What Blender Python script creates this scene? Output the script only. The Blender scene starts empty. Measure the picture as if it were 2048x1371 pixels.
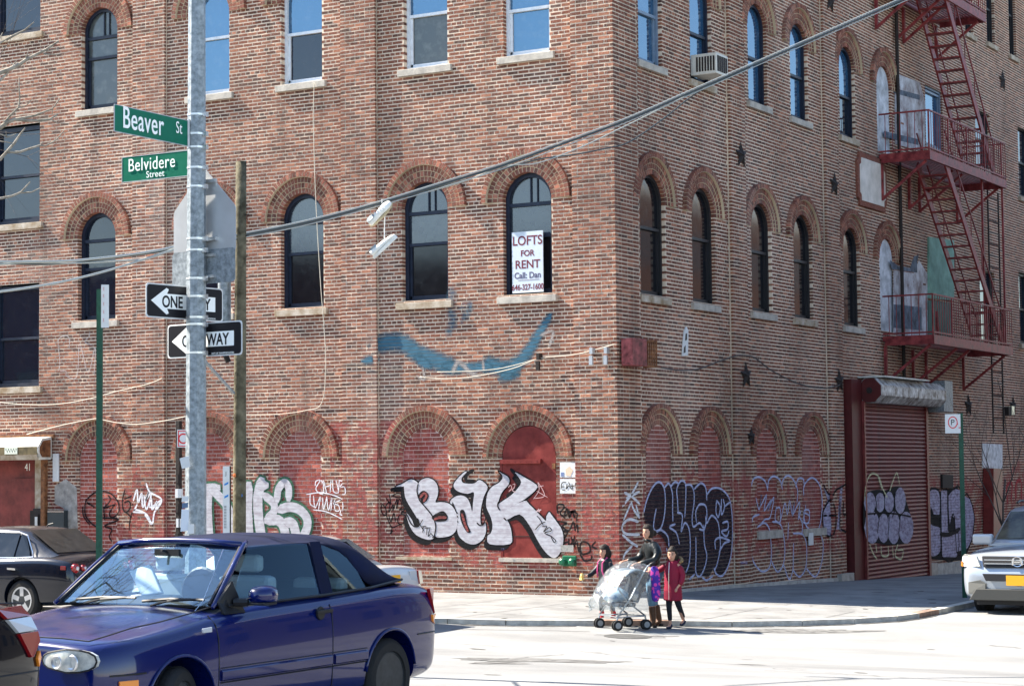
import bpy, math, random
from mathutils import Vector, Matrix
R_ = random.Random(7)
PI = math.pi
sc = bpy.context.scene
COL = sc.collection
# ---------------------------------------------------------------- camera
F_PX, YAW, PITCH, ROLL = 4124.085, 0.525343, 0.0621215, -0.0100577
CP = Vector((16.4606, -31.9961, 2.16284))
_fw = Vector((-math.sin(YAW)*math.cos(PITCH), math.cos(YAW)*math.cos(PITCH), math.sin(PITCH)))
_rt = Vector((math.cos(YAW), math.sin(YAW), 0)); _up = _rt.cross(_fw)
RT = math.cos(ROLL)*_rt+math.sin(ROLL)*_up; UP = -math.sin(ROLL)*_rt+math.cos(ROLL)*_up; FW = _fw
cam = bpy.data.cameras.new('camera'); co = bpy.data.objects.new('camera', cam); COL.objects.link(co)
cam.sensor_width = 36; cam.lens = F_PX/2048*36; cam.clip_end = 2000; cam.clip_start = .1
co.matrix_world = Matrix(((RT.x, UP.x, -FW.x, CP.x), (RT.y, UP.y, -FW.y, CP.y), (RT.z, UP.z, -FW.z, CP.z), (0, 0, 0, 1)))
sc.camera = co
# ---------------------------------------------------------------- daylight
SUN_AZ, SUN_EL = math.radians(8.5), math.radians(43)     # the sun rakes along the left facade
sd = Vector((-math.cos(SUN_AZ)*math.cos(SUN_EL), -math.sin(SUN_AZ)*math.cos(SUN_EL), math.sin(SUN_EL)))
w = bpy.data.worlds.new('World'); sc.world = w; w.use_nodes = True
nt = w.node_tree; bg = nt.nodes['Background']; sky = nt.nodes.new('ShaderNodeTexSky')
sky.sky_type = 'NISHITA'; sky.sun_disc = False; sky.sun_elevation = SUN_EL
sky.sun_rotation = math.atan2(sd.x, sd.y) % (2*PI); sky.air_density = 1.0; sky.dust_density = .3; sky.ozone_density = 1.1
nt.links.new(sky.outputs[0], bg.inputs[0]); bg.inputs[1].default_value = .088
sl = bpy.data.lights.new('sun', 'SUN'); so = bpy.data.objects.new('sun', sl); COL.objects.link(so)
sl.energy = 5.0; sl.angle = math.radians(.53); sl.color = (1, .915, .79)
so.rotation_euler = sd.to_track_quat('Z', 'Y').to_euler(); so.location = (-20, -5, 30)
vs = sc.view_settings; vs.view_transform = 'Standard'; vs.look = 'None'; vs.gamma = 1; vs.use_curve_mapping = False
vs.exposure = 2.12
# ---------------------------------------------------------------- author-time measuring aids
def ray(px, py): return FW*F_PX+RT*(px-1024)-UP*(py-685.5)
def Lp(px, py, Y=0):
    d = ray(px, py); t = (Y-CP.y)/d.y; return (CP.x+t*d.x, CP.z+t*d.z)
def Rp(px, py, X=0):
    d = ray(px, py); t = (X-CP.x)/d.x; return (CP.y+t*d.y, CP.z+t*d.z)
def at(px, py, dep): return CP+ray(px, py)*(dep/F_PX)
def lin(v, pts):
    if v <= pts[0][0]: return pts[0][1]
    for (a, b), (c, d) in zip(pts, pts[1:]):
        if v <= c: return b+(d-b)*(v-a)/(c-a)
    return pts[-1][1]
def gz(x, y):       # the crown and falls of the road surface
    z = lin(y, [(-60,.9),(-32,.55),(-19,.28),(-7.5,-.13),(0,-.02),(5,-.13),(60,-1.62)])
    if x > 0: z -= .036*min(x, 5)*lin(y, [(-12,0),(-5,1)])*lin(y, [(0,1),(6,0)])
    return z
# ---------------------------------------------------------------- mesh helpers
class MB:
    def __init__(s): s.v = []; s.f = []; s.t = []; s.uv = []; s.m = []
    def add(s, vs, fs, tint=.5, mi=0):
        b = len(s.v); s.v.extend(vs); s.f.extend([tuple(b+i for i in f) for f in fs])
        s.t.extend([tint]*len(fs)); s.m.extend([mi]*len(fs))
    def box(s, a, b, tint=.5, mi=0, M=None):
        x0, y0, z0 = a; x1, y1, z1 = b
        v = [(x0,y0,z0),(x1,y0,z0),(x1,y1,z0),(x0,y1,z0),(x0,y0,z1),(x1,y0,z1),(x1,y1,z1),(x0,y1,z1)]
        if M is not None: v = [tuple(M@Vector(p)) for p in v]
        s.add(v, [(0,3,2,1),(4,5,6,7),(0,1,5,4),(1,2,6,5),(2,3,7,6),(3,0,4,7)], tint, mi); return s
    def bar(s, p, q, w, h=None, up=(0,0,1), tint=.5, mi=0):
        p = Vector(p); q = Vector(q); h = h or w; d = (q-p); L = d.length
        if L < 1e-6: return s
        d.normalize(); u = Vector(up)
        if abs(d.dot(u)) > .99: u = Vector((1,0,0))
        a = d.cross(u).normalized(); b = a.cross(d)
        v = [p+a*i*w/2+b*j*h/2 for (i, j) in ((-1,-1),(1,-1),(1,1),(-1,1))]+[q+a*i*w/2+b*j*h/2 for (i, j) in ((-1,-1),(1,-1),(1,1),(-1,1))]
        s.add([tuple(x) for x in v], [(0,1,2,3),(7,6,5,4),(0,4,5,1),(1,5,6,2),(2,6,7,3),(3,7,4,0)], tint, mi); return s
    def tube(s, pts, r, n=8, cap=True, mi=0, tint=.5):
        pts = [Vector(p) for p in pts]; rs = r if isinstance(r, (list, tuple)) else [r]*len(pts)
        b = len(s.v); prev = None
        for i, p in enumerate(pts):
            d = (pts[min(i+1, len(pts)-1)]-pts[max(i-1, 0)]).normalized()
            if prev is None:
                u = Vector((0,0,1)) if abs(d.z) < .9 else Vector((1,0,0)); a = d.cross(u).normalized()
            else: a = (prev-d*prev.dot(d)).normalized()
            prev = a; c = d.cross(a)
            for k in range(n):
                t = 2*PI*k/n; s.v.append(tuple(p+(a*math.cos(t)+c*math.sin(t))*rs[i]))
        fs = []
        for i in range(len(pts)-1):
            for k in range(n): fs.append((b+i*n+k, b+i*n+(k+1)%n, b+(i+1)*n+(k+1)%n, b+(i+1)*n+k))
        if cap: fs.append(tuple(b+k for k in range(n))[::-1]); fs.append(tuple(b+(len(pts)-1)*n+k for k in range(n)))
        s.f.extend(fs); s.t.extend([tint]*len(fs)); s.m.extend([mi]*len(fs)); return s
    def lathe(s, prof, axis='z', n=24, c=(0,0,0), mi=0, tint=.5, close=False):
        b = len(s.v); fs = []
        for (r, h) in prof:
            for k in range(n):
                t = 2*PI*k/n; x, y = r*math.cos(t), r*math.sin(t)
                p = (x, y, h) if axis == 'z' else ((h, x, y) if axis == 'x' else (x, h, y))
                s.v.append((p[0]+c[0], p[1]+c[1], p[2]+c[2]))
        m = len(prof)
        for i in range(m-1):
            for k in range(n): fs.append((b+i*n+k, b+i*n+(k+1)%n, b+(i+1)*n+(k+1)%n, b+(i+1)*n+k))
        if prof[0][0] > 1e-5: fs.append(tuple(b+k for k in range(n))[::-1])
        if prof[-1][0] > 1e-5: fs.append(tuple(b+(m-1)*n+k for k in range(n)))
        s.f.extend(fs); s.t.extend([tint]*len(fs)); s.m.extend([mi]*len(fs)); return s
    def prism(s, poly, fn, d0, d1, mi=0, tint=.5):     # poly of (a,b); fn(a,b,d)->xyz
        n = len(poly); v = [tuple(fn(a, b, d0)) for a, b in poly]+[tuple(fn(a, b, d1)) for a, b in poly]
        s.add(v, [tuple(range(n))[::-1], tuple(range(n, 2*n))]+[(i, (i+1)%n, n+(i+1)%n, n+i) for i in range(n)], tint, mi); return s
    def build(s, name, mat, parent=None, smooth=False, kind=None, label=None, fix=True, bevel=0, sub=0, local=False):
        me = bpy.data.meshes.new(name); me.from_pydata(s.v, [], s.f)
        a = me.attributes.new('tint', 'FLOAT', 'FACE'); a.data.foreach_set('value', s.t)
        mats = mat if isinstance(mat, (list, tuple)) else [mat]
        for m in mats: me.materials.append(m)
        if len(mats) > 1: me.polygons.foreach_set('material_index', s.m)
        if fix and len(s.f) < 60000:
            import bmesh
            bm = bmesh.new(); bm.from_mesh(me); bmesh.ops.recalc_face_normals(bm, faces=bm.faces); bm.to_mesh(me); bm.free()
        if smooth: me.polygons.foreach_set('use_smooth', [True]*len(me.polygons)); 
        me.update(); o = bpy.data.objects.new(name, me); COL.objects.link(o)
        if smooth == 'auto':
            for p in me.polygons: p.use_smooth = True
            sharp(me, 35)
        if bevel:
            md = o.modifiers.new('bevel', 'BEVEL'); md.width = bevel; md.segments = 2; md.limit_method = 'ANGLE'; md.angle_limit = .6
        if sub:
            md = o.modifiers.new('sub', 'SUBSURF'); md.levels = md.render_levels = sub
        if parent is not None:
            o.parent = parent
            if not local: o.matrix_parent_inverse = wm(parent).inverted()
        if kind: o['kind'] = kind
        if label: o['label'] = label
        return o
def sharp(me, deg):
    import bmesh
    bm = bmesh.new(); bm.from_mesh(me); lim = math.radians(deg)
    for e in bm.edges:
        if len(e.link_faces) == 2 and e.calc_face_angle(0) > lim: e.smooth = False
    bm.to_mesh(me); bm.free()
def wm(o):      # world matrix without a depsgraph update
    m = Matrix.LocRotScale(o.location, o.rotation_euler, o.scale)
    if o.parent: return wm(o.parent)@o.matrix_parent_inverse@m
    return m
def thing(name, label, cat, loc=(0,0,0), rz=0, group=None):
    o = bpy.data.objects.new(name, None); COL.objects.link(o); o.location = loc; o.rotation_euler = (0,0,rz)
    o.empty_display_size = .2; return tag(o, label, cat, group)
def tag(o, label, cat, group=None):
    o['label'] = label; o['category'] = cat
    if group: o['group'] = group
    return o
def struct(o): o['kind'] = 'structure'; return o
def dup(root, loc, rz, label):
    r = root.copy(); COL.objects.link(r); r.location = loc; r.rotation_euler = (0,0,rz); r['label'] = label
    for ch in list(root.children):
        c = ch.copy(); COL.objects.link(c); c.parent = r
        for g in ch.children:
            d = g.copy(); COL.objects.link(d); d.parent = c
    return r
# ---------------------------------------------------------------- materials
def mat(name, col=(.5,.5,.5), rough=.6, metal=0, spec=.35, coat=0, noise=0, nscale=8, bump=0, bscale=60, col2=None, alpha=1, trans=0, ior=1.45, sheen=0):
    m = bpy.data.materials.new(name); m.use_nodes = True; n = m.node_tree.nodes; l = m.node_tree.links
    b = n['Principled BSDF']; b.inputs['Base Color'].default_value = (*col, 1); b.inputs['Roughness'].default_value = rough
    b.inputs['Metallic'].default_value = metal; b.inputs['Specular IOR Level'].default_value = spec
    b.inputs['Coat Weight'].default_value = coat; b.inputs['Coat Roughness'].default_value = .04; b.inputs['Alpha'].default_value = alpha
    b.inputs['Transmission Weight'].default_value = trans; b.inputs['IOR'].default_value = ior
    if sheen: b.inputs['Sheen Weight'].default_value = sheen
    tc = n.new('ShaderNodeTexCoord')
    if noise or col2:
        t = n.new('ShaderNodeTexNoise'); t.inputs['Scale'].default_value = nscale; t.inputs['Detail'].default_value = 6; t.inputs['Roughness'].default_value = .65
        l.new(tc.outputs['Object'], t.inputs['Vector']); r = n.new('ShaderNodeValToRGB'); e = r.color_ramp.elements
        e[0].position = .35; e[1].position = .68; k = noise or .3
        e[0].color = (*[c*(1-k) for c in col], 1); e[1].color = (*(col2 or [min(1, c*(1+k)) for c in col]), 1)
        l.new(t.outputs[0], r.inputs[0]); l.new(r.outputs[0], b.inputs['Base Color'])
        mr = n.new('ShaderNodeMapRange'); mr.inputs[3].default_value = rough*.8; mr.inputs[4].default_value = min(1, rough*1.25)
        l.new(t.outputs[0], mr.inputs[0]); l.new(mr.outputs[0], b.inputs['Roughness'])
    if bump:
        t2 = n.new('ShaderNodeTexNoise'); t2.inputs['Scale'].default_value = bscale; t2.inputs['Detail'].default_value = 5
        l.new(tc.outputs['Object'], t2.inputs['Vector']); bp = n.new('ShaderNodeBump'); bp.inputs['Strength'].default_value = bump; bp.inputs['Distance'].default_value = .01
        l.new(t2.outputs[0], bp.inputs['Height']); l.new(bp.outputs[0], b.inputs['Normal'])
    return m
class NT:       # tiny node-graph helper
    def __init__(s, m): s.n = m.node_tree.nodes; s.l = m.node_tree.links; s.b = s.n['Principled BSDF']
    def lk(s, a, b): s.l.new(a, b)
    def val(s, x, inp):
        if isinstance(x, (int, float)): inp.default_value = x
        elif isinstance(x, tuple): inp.default_value = (*x, 1) if len(x) == 3 and len(inp.default_value) == 4 else x
        else: s.l.new(x, inp)
    def math(s, op, a, b=0, c=None, clamp=False):
        m = s.n.new('ShaderNodeMath'); m.operation = op; m.use_clamp = clamp; s.val(a, m.inputs[0]); s.val(b, m.inputs[1])
        if c is not None: s.val(c, m.inputs[2])
        return m.outputs[0]
    def noise(s, vec, scale, detail=4, rough=.6):
        t = s.n.new('ShaderNodeTexNoise'); t.inputs['Scale'].default_value = scale; t.inputs['Detail'].default_value = detail
        t.inputs['Roughness'].default_value = rough; s.l.new(vec, t.inputs['Vector']); return t.outputs[0]
    def ramp(s, f, stops, interp='LINEAR'):
        r = s.n.new('ShaderNodeValToRGB'); e = r.color_ramp.elements; r.color_ramp.interpolation = interp
        while len(e) < len(stops): e.new(.5)
        for i, (p, c) in enumerate(stops):
            e[i].position = p; e[i].color = (*c, 1) if isinstance(c, tuple) else (c, c, c, 1)
        s.l.new(f, r.inputs[0]); return r.outputs[0]
    def mix(s, f, a, b, mode='MIX'):
        m = s.n.new('ShaderNodeMix'); m.data_type = 'RGBA'; m.blend_type = mode; s.val(f, m.inputs[0]); s.val(a, m.inputs[6]); s.val(b, m.inputs[7]); return m.outputs[2]
    def sep(s, vec):
        x = s.n.new('ShaderNodeSeparateXYZ'); s.l.new(vec, x.inputs[0]); return x.outputs
    def pos(s): return s.n.new('ShaderNodeNewGeometry').outputs['Position']
    def map(s, vec, scale):
        m = s.n.new('ShaderNodeMapping'); m.inputs['Scale'].default_value = scale; s.l.new(vec, m.inputs[0]); return m.outputs[0]
    def bump(s, h, strength=.3, dist=.01):
        b = s.n.new('ShaderNodeBump'); b.inputs['Strength'].default_value = strength; b.inputs['Distance'].default_value = dist
        s.l.new(h, b.inputs['Height']); s.l.new(b.outputs[0], s.b.inputs['Normal'])
def red_zone(g, P):
    """where old red paint still sticks to the masonry: a dado, ragged at its top, heavier right of the pilaster"""
    x, y, z = g.sep(P)
    n1 = g.noise(P, .8, 5, .6); n2 = g.noise(P, 3.5, 6, .7)
    top = g.math('ADD', .85, g.math('MULTIPLY', n1, 2.6))
    a = g.math('SMOOTH_MIN', 1.0, g.math('MULTIPLY', g.math('SUBTRACT', top, z), 3.0, clamp=True), .1)
    # taller painted patch left of the bricked-up window next to the red door
    bx = g.math('MULTIPLY', g.math('LESS_THAN', g.math('ABSOLUTE', g.math('ADD', x, 4.95)), 1.15), g.math('LESS_THAN', z, 3.12))
    bx = g.math('MULTIPLY', bx, g.math('LESS_THAN', y, .3))
    a = g.math('MAXIMUM', a, g.math('MULTIPLY', bx, .9))
    m = g.math('MULTIPLY', a, g.math('MULTIPLY', g.math('SUBTRACT', n2, .43), 8.0, clamp=True))
    low = g.math('MULTIPLY', g.math('SUBTRACT', z, .28), 4.0, clamp=True)
    return g.math('MULTIPLY', m, low), n2
def brick_material(name, dark, mid, light, paint=True):
    m = mat(name, rough=.9, spec=.2); g = NT(m); P = g.pos()
    at_ = g.n.new('ShaderNodeAttribute'); at_.attribute_name = 'tint'
    oi = g.n.new('ShaderNodeObjectInfo'); t = g.math('FRACT', g.math('ADD', at_.outputs['Fac'], oi.outputs['Random']))
    c = g.ramp(t, [(0, dark), (.22, tuple((a+b)/2 for a, b in zip(dark, mid))), (.45, mid), (.72, tuple(a*.93 for a in mid)), (.9, light), (1, tuple(a*1.35 for a in light))])
    n = g.noise(P, 30, 5, .7); c = g.mix(g.math('MULTIPLY', g.math('SUBTRACT', n, .5), 1.6, clamp=True), c, (.5,.42,.36))
    big = g.noise(g.map(P, (1,1,.35)), .55, 5, .6)     # broad weathering: pale lime bloom, dark soot
    c = g.mix(g.math('MULTIPLY', g.math('SUBTRACT', big, .55), 1.6, clamp=True), c, (.40,.30,.26))
    c = g.mix(g.math('MULTIPLY', g.math('SUBTRACT', .44, big), 2.5, clamp=True), c, (.08,.05,.045))
    st = g.noise(g.map(P, (2.2,2.2,.16)), 1.0, 5, .65); c = g.mix(g.math('MULTIPLY', g.math('SUBTRACT', st, .57), 3.2, clamp=True), c, (.055,.038,.032))   # run-off streaks
    if paint:
        z, n2 = red_zone(g, P); c = g.mix(g.math('MULTIPLY', z, .85*paint), c, g.ramp(n2, [(.42, (.20,.026,.024)), (.6, (.27,.055,.05)), (.72, (.42,.20,.19))]))
    g.lk(c, g.b.inputs['Base Color']); g.bump(g.math('ADD', g.noise(P, 120, 5, .7), g.math('MULTIPLY', g.noise(P, 28, 3), .8)), .75, .008)
    return m
def mortar_material(name, base, paint=True):
    m = mat(name, rough=.95, spec=.1); g = NT(m); P = g.pos()
    big = g.noise(g.map(P, (1,1,.4)), .5, 5, .6); c = g.ramp(big, [(.35, tuple(a*.62 for a in base)), (.5, base), (.68, tuple(min(1, a*1.25) for a in base))])
    c = g.mix(g.math('MULTIPLY', g.noise(P, 40, 4), .35), c, (.22,.17,.13))
    st = g.noise(g.map(P, (2.2,2.2,.16)), 1.0, 5, .65); c = g.mix(g.math('MULTIPLY', g.math('SUBTRACT', st, .57), 3.0, clamp=True), c, (.20,.15,.11))
    if paint:
        z, n2 = red_zone(g, P); c = g.mix(g.math('MULTIPLY', z, .80*paint), c, (.33,.10,.09))
    g.lk(c, g.b.inputs['Base Color']); g.bump(g.noise(P, 90, 5, .7), .8, .008); return m
M_BRICK = brick_material('brick', (.072,.034,.026), (.178,.060,.036), (.255,.102,.060))
M_ARCHB = brick_material('arch brick', (.10,.036,.026), (.20,.068,.045), (.29,.11,.07))
M_INF = brick_material('infill brick', (.16,.035,.028), (.25,.055,.040), (.33,.09,.065), .85)
M_MORT = mortar_material('mortar', (.73,.60,.465)); M_MORTW = mortar_material('white mortar', (.64,.50,.45), .5); M_MORTY = mortar_material('yellow mortar', (.58,.48,.33), False)
M_STONE = mat('sill stone', (.42,.38,.33), .85, noise=.3, nscale=5, bump=.4, col2=(.52,.47,.40))
M_STAIN_SHADE = mat('rust stained stone and shade brown', (.40,.28,.16), .85, noise=.4, nscale=4, bump=.4, col2=(.52,.46,.38))  # rusty stone; the same brown also paints shade low on the entrance housing
# ================================================================ GROUND
def asphalt():
    m = mat('asphalt', rough=.85, spec=.3); g = NT(m); P = g.pos()
    c = g.ramp(g.noise(g.map(P, (.5, 1.0, 1)), .5, 7, .62), [(.3, (.14,.142,.142)), (.5, (.205,.207,.205)), (.7, (.255,.256,.252))])
    c = g.mix(g.math('MULTIPLY', g.math('SUBTRACT', g.noise(P, 160, 2), .55), 3, clamp=True), c, (.14,.14,.14))
    patch = g.math('MULTIPLY', g.math('SUBTRACT', g.noise(P, .23, 2), .62), 20, clamp=True); c = g.mix(g.math('MULTIPLY', patch, .35), c, (.20,.20,.20))
    g.lk(c, g.b.inputs['Base Color']); g.bump(g.math('ADD', g.noise(P, 130, 4, .8), g.math('MULTIPLY', g.noise(P, 2.5, 3), 2.0)), .5, .01); return m
def concrete():
    m = mat('pavement concrete', rough=.85, spec=.3); g = NT(m); P = g.pos()
    c = g.ramp(g.noise(P, 1.1, 7, .65), [(.3, (.12,.12,.118)), (.5, (.185,.185,.182)), (.7, (.24,.238,.233))])
    c = g.mix(g.math('MULTIPLY', g.math('SUBTRACT', g.noise(P, 55, 3), .62), 5, clamp=True), c, (.10,.095,.09))
    g.lk(c, g.b.inputs['Base Color']); g.bump(g.noise(P, 90, 4, .8), .4, .008); return m
M_ASPH = asphalt(); M_CONC = concrete(); M_KERB = mat('kerb stone', (.44,.42,.38), .8, noise=.3, nscale=6, bump=.5, col2=(.54,.52,.47))
M_STEELK = mat('steel kerb facing', (.30,.20,.15), .6, metal=.4, noise=.4, nscale=9)
M_CRACK = mat('crack tar', (.075,.075,.078), .8); M_PATCH = mat('patched asphalt', (.09,.088,.085), .9, noise=.5, nscale=6, bump=.6, col2=(.19,.19,.185))
b = MB(); xs = [-300, -60, -30, -10, -1, 0, 1, 2, 3, 4, 5, 7, 10, 20, 60, 300]; ys = [-300, -60, -32, -25, -19, -15, -12, -10, -7.5, -6, -5, -4, -3, -2, -1, 0, 1, 2, 3, 4, 5, 6, 10, 20, 40, 60, 300]
def gzc(x, y): return gz(x, max(-60, min(60, y)))
for y in ys:
    for x in xs: b.v.append((x, y, gzc(x, y)))
for j in range(len(ys)-1):
    for i in range(len(xs)-1): k = j*len(xs)+i; b.add([], []); b.f.append((k, k+1, k+1+len(xs), k+len(xs))); b.t.append(.5); b.m.append(0)
struct(b.build('road', M_ASPH))
KERB = [(-60,-5.85),(-6,-5.85),(-1,-5.8),(0,-5.6),(.8,-5.25),(1.9,-4.45),(2.8,-3.8),(3.6,-3.3),(4.4,-2.5),(4.95,-1.75),(5.4,-1.1),(5.55,-.5),(5.6,.3),(5.6,12),(5.6,60)]
def kh(i): return .11 if i not in (6,7,8) else .05          # the kerb drops at the crossing
HS = .075
def slab_h(x, y): return gz(x, y)+HS*max(0, min(1, max(-y/5.6, x/5.7)))
def inside(x, y):
    if x > 5.6: return False
    for (x0, y0), (x1, y1) in zip(KERB, KERB[1:]):
        if x0 <= x <= x1 and x1 > x0: return y > y0+(y1-y0)*(x-x0)/(x1-x0)
    return y > 0
b = MB(); n = len(KERB)
inner = [(x, .4) if x < .0 else (-.2 if x < 5.4 else .0, y+2.4 if y < -1.2 else y) for x, y in KERB]
# pavement sheet (mortar bed under the flags), triangulated column-wise
step = .6; b2 = MB()
for i in range(-50, 11):
    for j in range(-15, 75):
        x0, y0 = i*step, j*step; cx, cy = x0+step/2, y0+step/2
        if cx < 0 and cy > .3: continue
        if cx < -30 or not inside(cx, cy): continue
        v = []
        for (x, y) in ((x0, y0), (x0+step, y0), (x0+step, y0+step), (x0, y0+step)):
            # pull outside corners back to the kerb line
            if not inside(x, y):
                lo, hi = 0, 1
                for _ in range(12):
                    t = (lo+hi)/2
                    if inside(x+(cx-x)*t, y+(cy-y)*t): hi = t
                    else: lo = t
                x, y = x+(cx-x)*hi, y+(cy-y)*hi
            v.append((x, y, slab_h(x, y)))
        b2.add(v, [(0,1,2,3)])
struct(b2.build('pavement', M_CONC))
b = MB()
for i in range(n-1):
    (x0, y0), (x1, y1) = KERB[i], KERB[i+1]; d = Vector((x1-x0, y1-y0, 0)).normalized(); nn = Vector((-d.y, d.x, 0))
    L = math.hypot(x1-x0, y1-y0); k = max(1, int(L/2)) if i else 12
    for s in range(k):
        a = Vector((x0, y0, 0)).lerp(Vector((x1, y1, 0)), s/k+.004/k); c = Vector((x0, y0, 0)).lerp(Vector((x1, y1, 0)), (s+1)/k-.004/k)
        o0, o1 = a-nn*.03, c-nn*.03; i0, i1 = a+nn*.14, c+nn*.14; v = []
        for p in (o0, o1, i1, i0): v.append((p.x, p.y, gz(p.x, p.y)-.1))
        for p in (o0, o1, i1, i0): v.append((p.x, p.y, gz(p.x, p.y)+HS+.004))
        b.add(v, [(3,2,1,0),(4,5,6,7),(0,1,5,4),(1,2,6,5),(2,3,7,6),(3,0,4,7)], .5, 1 if (i in (5, 11)) else 0)
struct(b.build('kerb', [M_KERB, M_STEELK]))
# joints between flags, cut as dark recess strips
b = MB()
def strip(b, pts, w, h, zf=gz, mi=0):
    if h >= HS: zf = slab_h; h = h-HS+.004
    for p, q in zip(pts[:-1], pts[1:]):
        d = Vector((q[0]-p[0], q[1]-p[1], 0)); 
        if d.length < 1e-6: continue
        d.normalize(); nn = Vector((-d.y, d.x, 0))*w/2
        c = [(p[0]-nn.x, p[1]-nn.y), (q[0]-nn.x, q[1]-nn.y), (q[0]+nn.x, q[1]+nn.y), (p[0]+nn.x, p[1]+nn.y)]
        b.add([(x, y, zf(x, y)+h) for x, y in c], [(0,1,2,3)], .5, mi)
for k in range(-12, 4):
    y = -8.3+1.5*5; x = 1.5*k
    ys_ = [q*.5-5.5 for q in range(0, 11)]
    for y0, y1 in zip(ys_[:-1], ys_[1:]):
        if inside(x, y0) and inside(x, y1): strip(b, [(x, y0), (x, y1)], .014, HS+.001)
for y in (-4.3,-2.8,-1.3, .2, 1.7, 3.2, 4.7, 6.2, 7.7, 9.2, 10.7):
    for x in [q*.5-18 for q in range(0, 48)]:
        if inside(x, y) and inside(x+.5, y) and not (x < 0 and y > 0): strip(b, [(x, y), (x+.5, y)], .014, HS+.001)
struct(b.build('pavement_joints', M_CRACK))
# near pavement under the sign pole
b = MB(); npv = [(-60,-14.4),(3.2,-14.4),(4.4,-14.9),(5.2,-15.9),(5.6,-17.3),(5.6,-60),(-60,-60)]
b.prism(npv, lambda x, y, d: (x, y, gzc(x, y)+d), -.1, .12); struct(b.build('near_pavement', M_CONC))
# cracks, tar seams and a broken utility patch
b = MB()
def wob(p, q, n, a, seed):
    r = random.Random(seed); return [(p[0]+(q[0]-p[0])*t/n+r.uniform(-a, a), p[1]+(q[1]-p[1])*t/n+r.uniform(-a, a)) for t in range(n+1)]
def gp(px, py):
    d = ray(px, py); z = 0
    for _ in range(40): t = (z-CP.z)/d.z; x, y = CP.x+t*d.x, CP.y+t*d.y; z = gz(x, y)
    return (x, y)
for (p, q, w_, n_, s) in [((1160,1302),(1610,1338),.02,26,1),((1540,1336),(2048,1371),.02,30,2),((1530,1340),(1760,1352),.025,16,3),((890,1285),(1000,1292),.018,10,4),
        ((900,1258),(1180,1262),.03,12,5),((1190,1268),(1330,1274),.02,30,6),((1190,1270),(1330,1276),.02,30,7),((1980,1290),(2048,1296),.02,8,8),((960,1320),(1130,1308),.02,14,9)]:
    strip(b, wob(gp(*p), gp(*q), n_, .03, s), w_, .006)
struct(b.build('road_cracks', M_CRACK))
b = MB()
def blob(b, c, rx, ry, h, seed, n=26, ang=0):
    r = random.Random(seed); v = [(c[0], c[1], gz(*c)+h)]
    for k in range(n):
        t = 2*PI*k/n; q = 1+r.uniform(-.22, .22); x = rx*q*math.cos(t); y = ry*q*math.sin(t)
        X, Y = c[0]+x*math.cos(ang)-y*math.sin(ang), c[1]+x*math.sin(ang)+y*math.cos(ang); v.append((X, Y, gz(X, Y)+h))
    b.add(v, [(0, 1+k, 1+(k+1) % n) for k in range(n)])
blob(b, gp(1085,1320), 1.0, .5, .004, 1, ang=.6); blob(b, gp(1000,1325), .35, .2, .005, 4, ang=.6); blob(b, gp(1285,1271), .5, .1, .004, 5, ang=.6)
blob(b, gp(1610,1262), 1.0, .30, .004, 2, ang=.5); 
struct(b.build('road_patches', M_PATCH))
b = MB(); r = random.Random(77)
for _ in range(300):      # gum, oil and dirt spots
    x, y = r.uniform(-6, 14), r.uniform(-14, 5); q = r.choice((.02, .03, .03, .05, .09)); a = r.uniform(0, PI); h_ = slab_h(x, y)-gz(x, y)+.0012*(1+_ % 5) if inside(x, y) else .003+.0004*(_ % 5)
    if x < 0 and y > -.2: continue
    if not inside(x, y) and _ % 5: continue
    blob(b, (x, y), q*r.uniform(1, 2), q*.7, h_, _, n=9, ang=a)
for i in range(3, 13):
    (x0, y0), (x1, y1) = KERB[i], KERB[i+1] if i < 12 else (5.6, 8)
    for k in range(9): t = r.random(); x, y = x0+(x1-x0)*t+.10, y0+(y1-y0)*t-.10; blob(b, (x, y), r.uniform(.06, .3), r.uniform(.02, .05), .0025+.0005*k, k+i*20, n=10, ang=math.atan2(y1-y0, x1-x0))
o = b.build('ground_stains', mat('ground dirt', (.05,.048,.045), .9, noise=.4, nscale=12, col2=(.12,.115,.105))); o['kind'] = 'stuff'; tag(o, 'scattered gum, oil and gutter dirt spots on road and pavement', 'dirt')
b = MB(); c0 = gp(1255,1272); N = 28; v = [(c0[0]+.34*math.cos(2*PI*k/N), c0[1]+.34*math.sin(2*PI*k/N)) for k in range(N)]; b.prism(v, lambda x, y, d: (x, y, gz(x, y)+d), -.02, .006); o = b.build('manhole_cover', mat('cast iron cover', (.07,.07,.068), .7, bump=1, bscale=30, noise=.4)); tag(o, 'round iron manhole cover in the road in front of the stroller', 'manhole cover')
# ================================================================ BUILDING
BLD = thing('brick_building', 'three storey red brick factory building with round arched windows and graffiti filling the street corner', 'building')
WS = .03
def FL(u, w, z): return (u, WS-w, z)
def FR(u, w, z): return (w-WS, u, z)
PW = .08
CH, SL = .07, .226
def arch_op(c, hw, zb, zc, R=.92, **k): return dict(c=c, hw=hw, zb=zb, zc=zc, R=R, **k)
def rect_op(u0, u1, z0, z1, **k): return dict(c=(u0+u1)/2, hw=abs(u1-u0)/2, zb=z0, zc=z1, R=0, **k)
LEFT2 = [-1.765, -3.945, -6.735, -8.95, -11.89]
LW = [arch_op(c, .5, 5.3, 7.02, row=2) for c in LEFT2]+[arch_op(c, .48, 9.66, 11.27, row=3) for c in (-1.74, -3.90, -6.73, -8.96, -11.83)]
LI = [arch_op(c, .50, .62, 2.47, row=1) for c in (-3.96, -6.80, -8.97, -11.83)]
LD = arch_op(-1.78, .55, .63, 2.42, row=0)
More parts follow.
